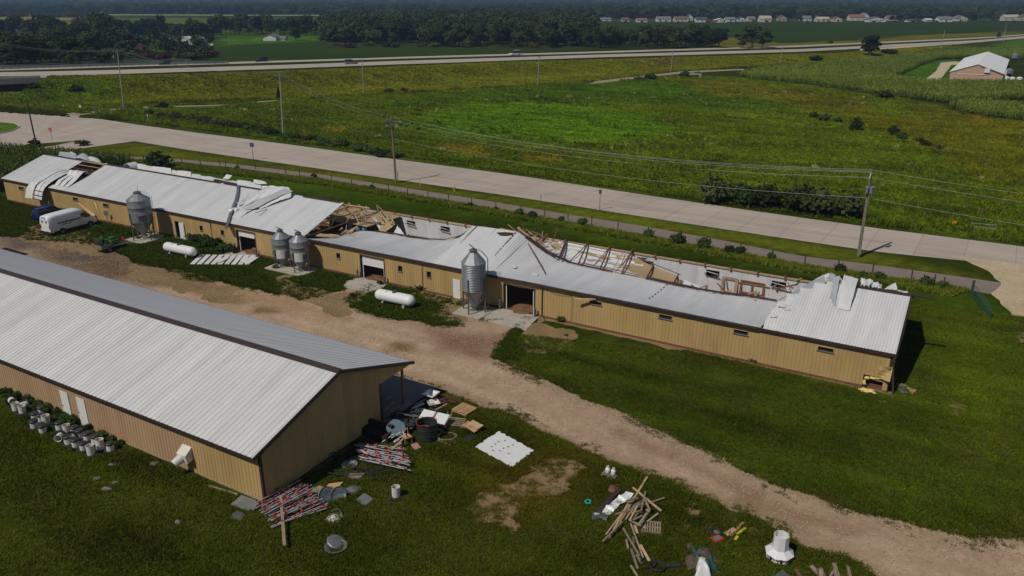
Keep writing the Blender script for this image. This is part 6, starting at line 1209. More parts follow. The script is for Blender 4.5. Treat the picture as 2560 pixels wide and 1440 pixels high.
TP = {'oak1': tree_proto('oak_a', 'oak', 1, M['leaf_dark']), 'oak2': tree_proto('oak_b', 'oak', 2, M['leaf_mid']), 'oak3': tree_proto('oak_c', 'oak', 3, M['leaf_dark']), 'tall1': tree_proto('tall_a', 'tall', 4, M['leaf_mid']), 'tall2': tree_proto('tall_b', 'tall', 5, M['leaf_dark']), 'fir1': tree_proto('fir_a', 'fir', 6, M['leaf_blue']), 'red1': tree_proto('plum_a', 'bush', 7, M['leaf_red']), 'bush1': tree_proto('bush_a', 'bush', 8, M['leaf_dark']), 'bush2': tree_proto('bush_b', 'bush', 9, M['leaf_mid']), 'bush3': tree_proto('bush_c', 'bush', 10, M['leaf_weed'])}
RT_ = random.Random(21)
def plant(kind, pos, h, w, label, cat, grp, name):
    o = thing(name, label, cat, pos, RT_.uniform(0, 6.28), grp); cm, tm = TP[kind]; o.scale = (w, w, h)
    link('crown', cm, o); link('trunk', tm, o); return o
def tree_px(x, yb, yt, kind, label, wf=1., grp='trees beyond the highway', name=None, cat='tree'):
    b = gt(x, yb); h = height_to(x, yb, yt); nm = name or ('conifer' if 'fir' in kind else 'tree'); bw_ = {'oak': 1.05, 'tal': 1.0, 'fir': 1.0, 'red': 1.1, 'bus': 1.0}[kind[:3]]; return plant(kind, b, h/.98, h*wf*bw_, label, cat, grp, nm)
NAMED = [ # single trees one can point at
 (93, 98, 36, 'fir1', 'dark conifer rising left of the village houses'), (139, 96, 38, 'fir1', 'dark conifer second from the left in the village'), (270, 108, 28, 'oak1', 'largest dark oak of the left village trees'), (545, 88, 38, 'fir1', 'tall dark conifer left of the white farm shed'), (405, 92, 38, 'tall1', 'tall pointed tree behind the village houses'), (740, 102, 68, 'oak1', 'round tree right of the white farm shed'), (945, 72, 24, 'tall1', 'tall tree beside the grey roofed farmhouse'), (988, 70, 40, 'oak3', 'dark tree against the grey roofed farmhouse'), (470, 148, 108, 'bush1', 'dark shrub clump at the left end of the soybean field'), (425, 134, 100, 'oak3', 'small tree in front of the white village house'), (2170, 141, 86, 'oak1', 'lone dark tree in front of the right highway pole'), (1880, 119, 62, 'oak1', 'big dark tree right of the long tree belt'), (1855, 121, 80, 'oak3', 'lower tree left of the big dark tree'), (1905, 120, 70, 'oak1', 'right tree of the clump past the tree belt'), (2075, 110, 100, 'bush1', 'small round bush beyond the far carriageway'), (360, 140, 106, 'red1', 'reddish purple tree by the solar panels'), (316, 130, 100, 'oak2', 'light green tree beside the solar panels'), (185, 150, 118, 'oak2', 'pale green small tree on the village lawn'), (240, 150, 112, 'oak3', 'young tree on the lawn left of the solar panels'), (90, 160, 74, 'oak2', 'broad olive tree nearest the highway guard rail'), (20, 160, 80, 'oak2', 'yellow green tree at the left picture edge'), (697, 247, 215, 'fir1', 'small dark conifer behind the middle power pole')]
for x, yb, yt, k, lb in NAMED: tree_px(x, yb, yt, k, lb, 1.15 if 'oak' in k else 1)
def belt(n, x0, x1, yb, yt, kinds, label, grp, wf=(.8, 1.2), sky=None):
    for i in range(n):
        x = x0+(x1-x0)*(i+RT_.uniform(0, 1))/n; b = RT_.uniform(*yb); t_ = RT_.uniform(*yt)-(yb[1]-b)*.55; tree_px(x, b, min(t_, b-6), RT_.choice(kinds), label, RT_.uniform(*wf), grp)
K1 = ['oak1', 'oak1', 'oak3', 'oak2', 'tall1', 'tall2']
belt(30, -40, 330, (118, 164), (84, 112), K1, 'dense dark tree in the left roadside grove', 'trees in the left roadside grove', (1., 1.5)); belt(22, -60, 335, (84, 112), (42, 66), K1, 'tall dark tree behind the left roadside grove', 'trees behind the left roadside grove', (.9, 1.3))
belt(16, 330, 540, (86, 100), (48, 66), K1, 'dark tree behind the village houses', 'trees behind the village houses', (.9, 1.2)); belt(12, 330, 530, (136, 152), (122, 136), ['bush1', 'bush2', 'bush1', 'red1'], 'low shrub along the near edge of the village', 'shrubs along the village edge', (1.3, 2.2))
belt(30, 540, 840, (78, 90), (38, 56), K1, 'dark tree in the belt behind the white farm shed', 'trees behind the white farm shed', (.9, 1.3))
belt(34, 815, 1060, (98, 112), (54, 76), K1, 'dark tree in the left part of the long belt', 'trees of the long belt, left part', (.9, 1.3))
belt(60, 1050, 1470, (106, 119), (58, 84), K1, 'dark tree in the middle of the long belt above the highway', 'trees of the long belt, middle part', (.9, 1.3))
belt(44, 1450, 1800, (112, 121), (66, 84), ['oak1', 'oak3', 'tall2', 'oak2'], 'dark tree in the low right end of the long belt', 'trees of the long belt, right part', (.9, 1.3))
belt(30, 1400, 2600, (46, 56), (30, 40), K1, 'dark garden tree among the far row of houses', 'garden trees among the far houses', (.9, 1.4))
belt(16, 820, 1450, (113, 120), (104, 110), ['bush1', 'bush2', 'red1'], 'low bush at the foot of the long tree belt', 'bushes at the foot of the tree belt', (1.5, 2.4))
belt(30, 1560, 2560, (55.5, 58), (50, 54), ['oak1', 'bush1', 'oak2', 'bush2', 'tall2'], 'small garden tree in front of the far row of houses', 'small trees before the far houses', (.8, 1.5)); belt(15, 325, 535, (112, 138), (82, 106), K1+['bush1'], 'dark tree among the village houses and lawns', 'trees among the village houses', (.9, 1.3)); belt(12, -40, 320, (158, 167), (120, 138), K1, 'broad tree at the front of the left roadside grove', 'trees at the front of the left grove', (1.1, 1.5))
# bushes
def bush(x, yb, h, w, kind, label, grp): return plant(kind, gt(x, yb), h, w, label, 'bush', grp, 'bush')
for i, (x, y, h, w, k, lb) in enumerate(((1795, 505, 3.2, 3.4, 'bush1', 'leftmost dark bush of the clump across the road'), (1850, 512, 2.6, 2.8, 'bush3', 'second dark bush of the clump across the road'), (1905, 520, 2.8, 3.4, 'bush1', 'middle dark bush of the clump across the road'), (1990, 530, 3.2, 3.4, 'bush1', 'bush right of the gap in the clump across the road'), (2045, 538, 3.0, 3.6, 'bush1', 'largest dark bush at the right of the clump across the road'), (2110, 545, 2.8, 3.2, 'bush1', 'rightmost dark bush near the transformer pole'), (395, 420, 3.2, 3.6, 'bush1', 'round dark bush behind the left barn roof'), (205, 364, 1.2, 2.2, 'bush2', 'low round bush on the verge at the junction'), (85, 366, 1.6, 1.8, 'bush1', 'bush at the foot of the dark leaning pole'), (372, 288, 1.6, 1.6, 'bush1', 'bush beside the white marker post'), (412, 268, 1.4, 2.2, 'bush1', 'bush along the gravel trail'), (90, 222, 1.8, 2.6, 'bush1', 'left dark bush on the highway bank'), (195, 230, 2.2, 3, 'bush1', 'right dark bush on the highway bank'), (1600, 203, 1.8, 3.4, 'bush1', 'left bush beside the gravel trail in the meadow'), (1628, 201, 2.6, 3.8, 'bush1', 'right bush beside the gravel trail in the meadow'), (1715, 194, 2.6, 3.4, 'bush1', 'bush left of the small culvert'), (1742, 192, 2., 2.6, 'bush3', 'bush right of the small culvert'), (2037, 154, 3, 5, 'bush1', 'bush at the back of the cornfield edge'), (2220, 135, 2.6, 8, 'bush2', 'low bush right of the lone dark tree'), (2032, 297, 1.8, 1.8, 'bush1', 'leftmost small bush in the yellow meadow'), (2056, 304, 2., 2.4, 'bush1', 'round bush second in the yellow meadow'), (2092, 307, 1.4, 1.8, 'bush1', 'small dark bush third in the yellow meadow'), (2143, 328, 3., 2.2, 'bush1', 'upright double bush in the yellow meadow'), (2233, 340, 2.4, 2, 'bush1', 'bush fifth in the yellow meadow'), (2250, 350, 1.8, 2, 'bush3', 'lighter bush beside the fifth meadow bush'), (2298, 360, 1.4, 1.6, 'bush1', 'left of two low bushes further right in the meadow'), (2312, 368, 1.4, 1.6, 'bush1', 'right of two low bushes further right in the meadow'), (2203, 246, 2.6, 4.2, 'bush1', 'dark bush at the near edge of the corn'), (2350, 375, 1, 1.2, 'bush1', 'last tiny bush of the meadow row'), (970, 232, 1.6, 2.6, 'bush1', 'left dark bush below the highway bank'), (1012, 230, 1.4, 1.8, 'bush1', 'right dark bush below the highway bank'))): bush(x, y, h*(1.4 if i < 6 else 1.1), w*(1.1 if i < 6 else 1), k, lb, 'bushes in the meadow and verges')
for i, (x, y, h) in enumerate(((930, 476, 1.3), (1176, 518, 1.), (1240, 528, .9), (1300, 540, 1.5), (1332, 546, 1.5), (1405, 556, 1.2), (1458, 566, 1.6), (1620, 594, 1.5), (1690, 612, 2.1), (1757, 622, 1.9), (1822, 634, 1.4), (1852, 638, 1.5), (1926, 648, 1.2), (2097, 682, 1.4), (2157, 696, 1.1), (2196, 701, 1.3), (2318, 716, 1.6), (785, 447, 1.2), (594, 424, 1.0), (2358, 722, 1.2))): bush(x, y, h*.85, h*.72, 'bush3' if i % 4 else 'bush1', 'bush %s on the fence line behind the barn' % ['standing alone far left', 'small and low', 'lowest', 'left of a pair', 'right of a pair', 'right of the pair', 'tall and narrow', 'before the big ones', 'biggest of all', 'second biggest', 'left of a later pair', 'right of a later pair', 'small beyond the pairs', 'above the torn right roof', 'above the folded sheet', 'right of the folded sheet', 'near the green gate', 'wrapped round a post', 'creeping round a left post', 'nearest the green gate'][i], 'bushes along the fence line')
hl = polyres([(395, 292), (480, 302), (560, 314), (640, 328), (720, 346), (800, 358), (880, 372), (960, 388), (1000, 394)], 46)
for i, p in enumerate(hl): plant(RT_.choice(['bush1', 'bush3', 'bush2']), p+np.array([RT_.uniform(-1, 1), RT_.uniform(-1.2, 1.2), 0]), RT_.uniform(.9, 1.7), RT_.uniform(1.6, 2.8), 'scrubby bush in the hedge row along the far side of the road', 'bush', 'hedge bushes beyond the road', 'bush')
wl = [(20, 990, 1.1), (45, 1000, 1.2), (75, 1010, 1.3), (100, 1022, 1.2), (125, 1030, 1.3), (150, 1040, 1.2), (165, 1050, 1.), (183, 1062, 1.2), (225, 1075, .8), (255, 1090, .7), (280, 1100, .6), (300, 1112, .6), (60, 1050, .6), (130, 1075, .7), (178, 1130, .5), (500, 606, 1.9), (520, 612, 2.2), (545, 620, 2.1), (565, 628, 1.6), (480, 602, 1.6), (530, 604, 2.0), (585, 632, 1.1), (510, 618, 1.4), (552, 630, 1.3), (1405, 803, 1.), (320, 590, .9), (345, 598, .6), (1885, 905, .8), (700, 660, .8), (690, 672, .9), (860, 680, .5), (1058, 724, 1.1), (1030, 720, .6), (950, 712, .7), (1085, 760, .6), (300, 600, 1.), (240, 570, .7), (270, 578, .8), (880, 742, .6)]
for i, (x, y, h) in enumerate(wl): plant('bush3', gt(x, y), h*.72, h*RT_.uniform(.6, .95), ('leafy weed clump growing along the near shed wall' if y > 970 else 'leafy weed clump by the long barn wall'), 'weeds', 'weeds by the near shed' if y > 970 else 'weeds by the barn', 'weed_clump')
# ---------------------------------------------------------------- scattered stuff: grass, meadow plants, corn, woods
SRC = bpy.data.collections.new('scatter_sources')
def src(me, name, coll=None): o = bpy.data.objects.new(name, me); coll.objects.link(o); return o
def scatter_tree(coll):
    ng = bpy.data.node_groups.new('scatter', 'GeometryNodeTree'); ng.interface.new_socket('Geometry', in_out='INPUT', socket_type='NodeSocketGeometry'); ng.interface.new_socket('Geometry', in_out='OUTPUT', socket_type='NodeSocketGeometry')
    N = ng.nodes; Lk = ng.links; i_ = N.new('NodeGroupInput'); o_ = N.new('NodeGroupOutput'); ip = N.new('GeometryNodeInstanceOnPoints'); ci = N.new('GeometryNodeCollectionInfo'); ci.inputs[0].default_value = coll; ci.inputs[1].default_value = True; ci.inputs[2].default_value = True
    ip.inputs['Pick Instance'].default_value = True
    def na(n, t): a = N.new('GeometryNodeInputNamedAttribute'); a.data_type = t; a.inputs[0].default_value = n; return a.outputs[0]
    Lk.new(i_.outputs[0], ip.inputs['Points']); Lk.new(ci.outputs[0], ip.inputs['Instance']); Lk.new(na('rot', 'FLOAT_VECTOR'), ip.inputs['Rotation']); Lk.new(na('scl', 'FLOAT_VECTOR'), ip.inputs['Scale']); Lk.new(ip.outputs[0], o_.inputs[0]); return ng
def scatter(name, label, pts, scl, tint, coll, rot=None, veg=True):
    me = bpy.data.meshes.new(name); n = len(pts); me.vertices.add(n); me.vertices.foreach_set('co', np.asarray(pts, np.float32).ravel())
    if rot is None: rot = np.zeros((n, 3)); rot[:, 2] = RNG.uniform(0, 6.28, n); rot[:, :2] = RNG.normal(0, .12, (n, 2))
    tint = np.asarray(tint, float); tint = tint*1.75*(np.array([1, .98, .62]) if veg else 1)
    for k, v in (('rot', rot), ('scl', scl), ('tint', tint)): a = me.attributes.new(k, 'FLOAT_VECTOR', 'POINT'); a.data.foreach_set('vector', np.asarray(v, np.float32).ravel())
    o = link(name, me); md = o.modifiers.new('scatter', 'NODES'); md.node_group = scatter_tree(coll); return tag(o, label, kind='stuff')
M['blade'] = tint_mat('blade', 'inst', .85, 0, 3., .25)
def tuft(seed, n, h, spread, lean, w, levels=1):
    R = np.random.default_rng(seed); V = []; F_ = []
    for i in range(n):
        a = R.uniform(0, 6.28); r = spread*R.uniform(0, 1)**.7; b = np.array([r*math.cos(a), r*math.sin(a), 0]); a2 = R.uniform(0, 6.28); d = np.array([math.cos(a2), math.sin(a2), 0]); hh = h*R.uniform(.5, 1.1); s = np.array([-d[1], d[0], 0])*w*R.uniform(.6, 1.3); ln = lean*R.uniform(.3, 1.2)
        k = len(V); V += [b-s, b+s, b+d*ln*.4+np.array([0, 0, hh*.6])+s*.7, b+d*ln+np.array([0, 0, hh])]; F_.append((k, k+1, k+2, k+3))
    return np_mesh('tuft', V, F_, M['blade'])
C_G = bpy.data.collections.new('grass_src'); C_W = bpy.data.collections.new('weed_src'); C_C = bpy.data.collections.new('corn_src'); C_T = bpy.data.collections.new('wood_src')
for i in range(3): src(tuft(30+i, 16, .16, .20, .12, .016), 'grass_tuft', C_G)
for i in range(4): src(tuft(40+i, 30, .62, .55, .38, .06), 'meadow_tuft', C_W)
def footprint(X, Y, pad=.15):
    ok = np.ones(X.shape, bool)
    for O, s0, s1, t0, t1 in ((BO, -.4, 120.6, -.25, 14.), (SO, -.1, 75, -.15, 17.3)):
        s = (X-O[0])*U3[0]+(Y-O[1])*U3[1]; t_ = (X-O[0])*V3[0]+(Y-O[1])*V3[1]; ok &= ~((s > s0-pad) & (s < s1+pad) & (t_ > t0-pad) & (t_ < t1+pad))
    return ok
def pick_px(n, poly, seed):        # points spread over a patch of ground
    R = np.random.default_rng(seed); A = np.asarray(poly)[:, :2]; lo, hi = A.min(0), A.max(0); out = np.zeros((0, 2))
    while len(out) < n: q = R.uniform(lo, hi, (n*2, 2)); out = np.r_[out, q[sdf(q[:, 0], q[:, 1], poly) < 0]]
    return out[:n]
def on(XY): return np.c_[XY, terr(XY[:, 0], XY[:, 1])]
LAWN = P((-120, 1000), (560, 1090), (1000, 960), (1240, 830), (1700, 880), (2300, 760), (2600, 800), (2900, 1200), (2900, 1600), (-200, 1600))
q = pick_px(170000, LAWN, 1); dd = sdf(q[:, 0], q[:, 1], DRIVE)+1.6*fbm(q[:, 0], q[:, 1], 3.2, 2, 5); keep = footprint(q[:, 0], q[:, 1]) & (dd > -.05)
for i_, b_ in enumerate(BARE): keep &= ~((sdf(q[:, 0], q[:, 1], b_)+4.6*fbm(q[:, 0], q[:, 1], 2., 17, 5) < 0) & (RNG.uniform(size=len(q)) < np.clip((.8 if i_ == 0 else .5)+1.6*fbm(q[:, 0], q[:, 1], 1.3, 19, 3), 0, 1)))
KP = [P(*k_) for k_ in KEEP]
for k_ in KP: keep &= sdf(q[:, 0], q[:, 1], k_) > .1
q = q[keep]; T = ground_tint(q[:, 0], q[:, 1])*(RNG.uniform(.75, 1.5, len(q))[:, None]); T[:, 0] *= RNG.uniform(.9, 1.25, len(q)); dry = (RNG.uniform(size=len(q)) < .05+.22*np.clip(.2+2.5*fbm(q[:, 0], q[:, 1], 2.5, 88, 3), 0, 1))[:, None]; T = np.where(dry, np.array([.075, .062, .03])*RNG.uniform(.5, 1.1, (len(q), 1)), T); hs = np.clip(1+2.2*fbm(q[:, 0], q[:, 1], 4, 77), .45, 2.2)
scatter('lawn_grass', 'rough lawn grass round the near shed and barn', on(q), np.c_[RNG.uniform(.8, 1.5, len(q)), RNG.uniform(.8, 1.5, len(q)), hs*RNG.uniform(.5, 1.1, len(q))], T, C_G)
YARD = P((-100, 470), (330, 560), (1300, 790), (1300, 900), (1150, 900), (700, 800), (300, 720), (-100, 650))
q = pick_px(60000, YARD, 5); dd = sdf(q[:, 0], q[:, 1], DRIVE)+1.6*fbm(q[:, 0], q[:, 1], 3.2, 2, 5); keep = footprint(q[:, 0], q[:, 1]) & (dd > -.35)
for b_ in BARE: keep &= ~((sdf(q[:, 0], q[:, 1], b_)+4.6*fbm(q[:, 0], q[:, 1], 2., 17, 5) < 0) & (RNG.uniform(size=len(q)) < .8))
for c_, r_ in ((gt(1186, 779), 2.1), (gt(362, 598), 2.4), (gt(731, 672), 3.2), (bw(50.2, -1.6), 2.4), (bw(32.4, -1.7), 2.6), (bw(69.4, -1.2), 2)): keep &= np.hypot(q[:, 0]-c_[0], q[:, 1]-c_[1]) > r_
for k_ in KP: keep &= sdf(q[:, 0], q[:, 1], k_) > .1
q = q[keep]; T = np.array(alb(42, 52, 16))*(RNG.uniform(.6, 1.5, len(q))[:, None])
scatter('yard_grass', 'patchy rough grass between the drive and the barn', on(q), np.c_[RNG.uniform(1, 1.9, len(q)), RNG.uniform(1, 1.9, len(q)), RNG.uniform(.8, 2.0, len(q))], T, C_G)
# loose grass eating into the drive edges
q = pick_px(60000, DRIVE, 8); dd = sdf(q[:, 0], q[:, 1], DRIVE)+1.6*fbm(q[:, 0], q[:, 1], 3.2, 2, 5); nn = fbm(q[:, 0], q[:, 1], 1.5, 91, 4); keep = footprint(q[:, 0], q[:, 1]) & (dd > -.7+RNG.uniform(-.4, .3, len(q))) & (nn > .06); q = q[keep]
scatter('drive_weeds', 'scattered weeds along the edges of the dirt drive', on(q), np.tile(RNG.uniform(.4, .9, (len(q), 1)), (1, 3)), np.array(alb(56, 58, 24))*RNG.uniform(.6, 1.3, (len(q), 1)), C_G)
C_S = bpy.data.collections.new('stone_src')
def pebble(seed):
    R = np.random.default_rng(seed); V = [(math.cos(a)*R.uniform(.7, 1.2), math.sin(a)*R.uniform(.7, 1.2), 0) for a in np.arange(6)*1.047]+[(R.uniform(-.2, .2), R.uniform(-.2, .2), R.uniform(.5, .9))]; return np_mesh('pebble', V, [(i, (i+1) % 6, 6) for i in range(6)], M['blade'])
for i in range(3): src(pebble(60+i), 'pebble', C_S)
q = pick_px(60000, DRIVE, 18); dd = sdf(q[:, 0], q[:, 1], DRIVE); keep = footprint(q[:, 0], q[:, 1]) & (RNG.uniform(size=len(q)) < .25+.75*np.clip(.5+3*fbm(q[:, 0], q[:, 1], 3, 95), 0, 1)); q = q[keep]
EDGE = P((1240, 880), (1300, 915), (1420, 975), (1600, 1048), (1800, 1138), (2000, 1220), (2200, 1288), (2400, 1325), (2400, 1345), (2200, 1312), (2000, 1246), (1800, 1166), (1600, 1078), (1420, 1004), (1300, 946)); q = np.r_[q, pick_px(7000, EDGE, 19), pick_px(2500, P((640, 720), (900, 700), (1250, 830), (1200, 870), (900, 790)), 20)]
T = np.array(alb(150, 130, 108))*RNG.uniform(.45, 1.35, (len(q), 1))/1.75; scatter('gravel_stones', 'loose gravel stones on the dirt drive', on(q)+[0, 0, .012], np.tile(RNG.uniform(.015, .06, (len(q), 1)), (1, 3)), T, C_S, veg=False)
MEADOW = P((-200, 268), (330, 303), (720, 354), (1280, 432), (1900, 525), (2560, 612), (2900, 640), (2900, 330), (2500, 300), (2100, 215), (1700, 190), (1300, 216), (900, 238), (400, 262))
TRL = [P((1460, 206), (1540, 197), (1620, 188), (1700, 179), (1780, 175), (1860, 172), (1860, 179), (1780, 183), (1700, 189), (1620, 198), (1550, 207), (1480, 215)), P((165, 284), (250, 274), (330, 267.5), (420, 265), (560, 262), (690, 250), (692, 256), (560, 269), (420, 274), (330, 277), (250, 285), (185, 295))]
q = pick_px(190000, MEADOW, 2); dm_ = sdf(q[:, 0], q[:, 1], ZONES[7][0]); lowp = sstep(-2, 6, dm_); v = fbm(q[:, 0], q[:, 1], 14, 33); keep = RNG.uniform(size=len(q)) < .35+.65*np.clip(.5+2*v, 0, 1)
for k_ in TRL: keep &= sdf(q[:, 0], q[:, 1], k_) > .5
q = q[keep]; dm_ = sdf(q[:, 0], q[:, 1], ZONES[7][0]); lowp = sstep(-2, 8, dm_+8*fbm(q[:, 0], q[:, 1], 9, 3)); T = ground_tint(q[:, 0], q[:, 1])*RNG.uniform(.65, 1.45, (len(q), 1)); h_ = (.35+.65*lowp)*RNG.uniform(.6, 1.35, len(q))
scatter('meadow_plants', 'tall weeds and grasses of the meadow', on(q), np.c_[RNG.uniform(.5, 1.05, (len(q), 2)), h_*.72], T, C_W)
q = pick_px(26000, MEADOW, 12); v = fbm(q[:, 0], q[:, 1], 7, 133, 3)+.7*fbm(q[:, 0], q[:, 1], 30, 134, 2); inb = sdf(q[:, 0], q[:, 1], ZONES[7][0]) < 0; keep = (v > .06) & ~(inb & (RNG.uniform(size=len(q)) < .93)); q = q[keep]
kind_ = RNG.uniform(size=len(q)); T = ground_tint(q[:, 0], q[:, 1])*RNG.uniform(.7, 1.05, (len(q), 1)); T = np.where((kind_ < .05)[:, None], np.array([.12, .10, .05])*RNG.uniform(.6, 1.2, (len(q), 1)), T); T = np.where((kind_ > .985)[:, None], np.array([.25, .25, .19]), T)
scatter('meadow_clumps', 'darker weed clumps and pale seed heads in the meadow', on(q), np.c_[np.tile(RNG.uniform(.7, 1.6, (len(q), 1)), (1, 2)), RNG.uniform(.8, 1.7, len(q))], T, C_W)
BANK = P((-300, 212), (0, 204), (110, 195), (400, 190), (800, 177), (1200, 160), (1600, 148), (2100, 134), (2400, 112), (2200, 150), (1850, 170), (1480, 206), (1200, 222), (900, 238), (600, 250), (300, 264), (0, 268), (-300, 270))
q = pick_px(60000, BANK, 3); keep = np.ones(len(q), bool)
for k_ in TRL: keep &= sdf(q[:, 0], q[:, 1], k_) > .5
q = q[keep]; T = ground_tint(q[:, 0], q[:, 1])*RNG.uniform(.65, 1.5, (len(q), 1)); T[:, 1] *= RNG.uniform(.92, 1.25, len(q)); T = np.where((RNG.uniform(size=len(q)) < .08)[:, None], np.array([.16, .14, .07]), T)
scatter('bank_plants', 'yellow green weeds on the highway bank', on(q), np.c_[RNG.uniform(.7, 1.4, (len(q), 2)), RNG.uniform(.5, 1.2, len(q))], T, C_W)
VERGE = np.array([gt(x, y) for x, y in ((330, 400), (800, 450), (1200, 519), (1600, 590), (2000, 664), (2420, 726), (2380, 742), (2000, 680), (1600, 604), (1200, 532), (800, 462), (330, 412))])
q = pick_px(9000, VERGE, 4); T = np.array(alb(76, 84, 34))*RNG.uniform(.5, 1.3, (len(q), 1)); scatter('fence_weeds', 'rough grass along the fence line', on(q), np.c_[RNG.uniform(.4, .8, (len(q), 2)), RNG.uniform(.3, .9, len(q))], T, C_W)
# corn
def corn(seed):
    R = np.random.default_rng(seed); V = []; F_ = []
    for k in range(9):
        a = R.uniform(0, 6.28); z0 = .5+.17*k; d = np.array([math.cos(a), math.sin(a), 0]); s = np.array([-d[1], d[0], 0])*.06; b = np.array([0, 0, z0]); i = len(V); V += [b-s, b+s, b+d*.3+np.array([0, 0, .3])+s, b+d*.3+np.array([0, 0, .3])-s, b+d*.62+np.array([0, 0, .12])]; F_ += [(i, i+1, i+2, i+3), (i+3, i+2, i+4, i+4)]
    i = len(V); V += [(-.02, 0, 0), (.02, 0, 0), (.03, 0, 2.25), (-.03, 0, 2.25)]; F_.append((i, i+1, i+2, i+3))
    me = bpy.data.meshes.new('corn'); me.from_pydata([tuple(v) for v in V], [], [f if f[2] != f[3] else f[:3] for f in F_]); me.materials.append(M['blade'])
    mb = MB(); return me
for i in range(4): src(corn(50+i), 'corn_plant', C_C)
CORN_R = P((1845, 190), (1900, 180), (2000, 170), (2150, 156), (2300, 140), (2420, 128), (2560, 124), (2900, 110), (2900, 252), (2560, 250), (2360, 258), (2200, 240), (2000, 212), (1880, 200)); LOT = P((2228, 200), (2300, 165), (2345, 150), (2420, 146), (2600, 150), (2900, 170), (2900, 212), (2400, 213), (2300, 210)); CORN_R2 = P((2368, 272), (2420, 262), (2560, 272), (2900, 275), (2900, 330), (2560, 306), (2440, 290))
CORN_L = P((-400, 372), (0, 384), (150, 393), (320, 412), (330, 420), (120, 408), (0, 480), (-400, 520))
def corn_field(name, label, polys, hole, row, step, ang, col):
    A = np.concatenate([p[:, :2] for p in polys]); c = A.mean(0); r = np.abs(A-c).max()*1.5; u_ = np.arange(-r, r, row); v_ = np.arange(-r, r, step); Uu, Vv = np.meshgrid(u_, v_); Uu = Uu.ravel()+RNG.uniform(-.08, .08, Uu.size); Vv = Vv.ravel()+RNG.uniform(-.2, .2, Vv.size); X = c[0]+Uu*math.cos(ang)-Vv*math.sin(ang); Y = c[1]+Uu*math.sin(ang)+Vv*math.cos(ang)
    D = np.full(X.shape, 1e9)
    for p in polys: D = np.minimum(D, sdf(X, Y, p))
    k = (D < 0)
    if hole is not None: k &= sdf(X, Y, hole) > 0
    k &= (X < 340) & (X > -330); X, Y = X[k], Y[k]; q = np.c_[X, Y]; T = np.array(col)*RNG.uniform(.65, 1.35, (len(q), 1))*(1+.6*fbm(X, Y, 18, 5))[:, None]
    return scatter(name, label, on(q), np.tile(RNG.uniform(.85, 1.15, (len(q), 1)), (1, 3))*np.array([1.25, 1.25, 1]), T, C_C)
corn_field('corn_field', 'field of tall ripening corn at the right', [CORN_R, CORN_R2], LOT, .95, .62, .35, alb(76, 88, 44)); corn_field('corn_field', 'corn patch behind the left end of the barn', [CORN_L], None, .8, .45, .9, alb(50, 62, 28))
# far woods
for k in ('oak1', 'oak2', 'oak3', 'tall2'): src(TP[k][0], 'wood_crown', C_T)
def woods(n, x0, x1, y0, y1, seed, name, label, hr=(13, 20)):
    R = np.random.default_rng(seed); x = R.uniform(x0, x1, n); y = R.uniform(y0, y1, n); kp_ = ~(((x > 70) & (x < 270) & (y > 23) & (y < 32)) | ((x > 370) & (x < 545) & (y > 2.5) & (y < 7)) | ((x > 1180) & (x < 1420) & (y > 3) & (y < 5))); x, y = x[kp_], y[kp_]; n = len(x); p = np.array([g(a, b) for a, b in zip(x, y)]); p[:, 2] = terr(p[:, 0], p[:, 1])
    d_ = np.hypot(p[:, 0], p[:, 1]); fr_ = sstep(2500, 9000, d_); p[:, 2] += fr_*(70+90*(fbm(p[:, 0], p[:, 1], 2600, 4, 3)+.35)); h = R.uniform(*hr, n); w = h*R.uniform(1., 1.6, n); rot = np.zeros((n, 3)); rot[:, 2] = R.uniform(0, 6.28, n)
    p[:, 2] -= h*.25; return scatter(name, label, p, np.c_[w, w, h], np.ones((n, 3)), C_T, rot)
woods(2200, -300, 1050, 12, 35.5, 1, 'far_wood', 'far wood along the left horizon'); woods(2600, 1000, 2900, 10, 47, 2, 'far_wood', 'far wood behind the row of houses'); woods(420, 820, 1480, 48, 78, 3, 'far_wood', 'wood filling the ground behind the long tree belt'); woods(1600, -400, 2960, 2, 13, 4, 'far_wood', 'far wood on the hills at the horizon', (16, 26))
woods(420, 820, 1470, 74, 104, 7, 'belt_wood', 'wood filling the back of the long tree belt', (15, 20)); woods(160, -200, 250, 40, 44, 6, 'far_wood', 'thin far hedge line on the left', (6, 9))
# ---------------------------------------------------------------- poles, wires, signs, fence
def pole(label, bx, by, ty, topx=None, mtl='pole_wood', arm=None, extra=None, r=.16, grp='utility poles', armrot=0.):
    b = gt(bx, by); h = height_to(bx, by, ty); o = thing('utility_pole', label, 'utility pole', b, armrot, grp); nat = px_of(b+np.array([0, 0, h]))[0]
    lean = 0 if topx is None else (topx-nat)*np.linalg.norm(b)/CAM_F; lx, ly = lean*math.cos(-armrot), lean*math.sin(-armrot)
    MB().tube([(0, 0, -.2), (lx*.5, ly*.5, h*.5), (lx, ly, h)], [r, r*.86, r*.7], 9).build('shaft', M[mtl], o)
    o['top'] = 0; del o['top']
    return o, np.array([b[0]+lean, b[1], h+b[2]]), (lx, ly, h)
def arm(o, top, dz, w, mtl='pole_wood', ins=3):
    x, y, h = top; a = MB().bar((x-w/2, y, h-dz), (x+w/2, y, h-dz), .1, .12).build('crossarm', M[mtl], o); MB().bar((x-w*.35, y, h-dz), (x, y, h-dz-.6), .04).bar((x+w*.35, y, h-dz), (x, y, h-dz-.6), .04).build('arm_brace', M['steel_grey'], o)
    for k in range(ins): xx = x-w/2+.1+(w-.2)*k/max(1, ins-1); MB().lathe([(.05, 0), (.08, .05), (.05, .1), (.07, .14), (.03, .2)], 8, (xx, y, h-dz+.06)).build('insulator', M['steel_grey'], o)
AR = math.atan2(V3[1], V3[0])
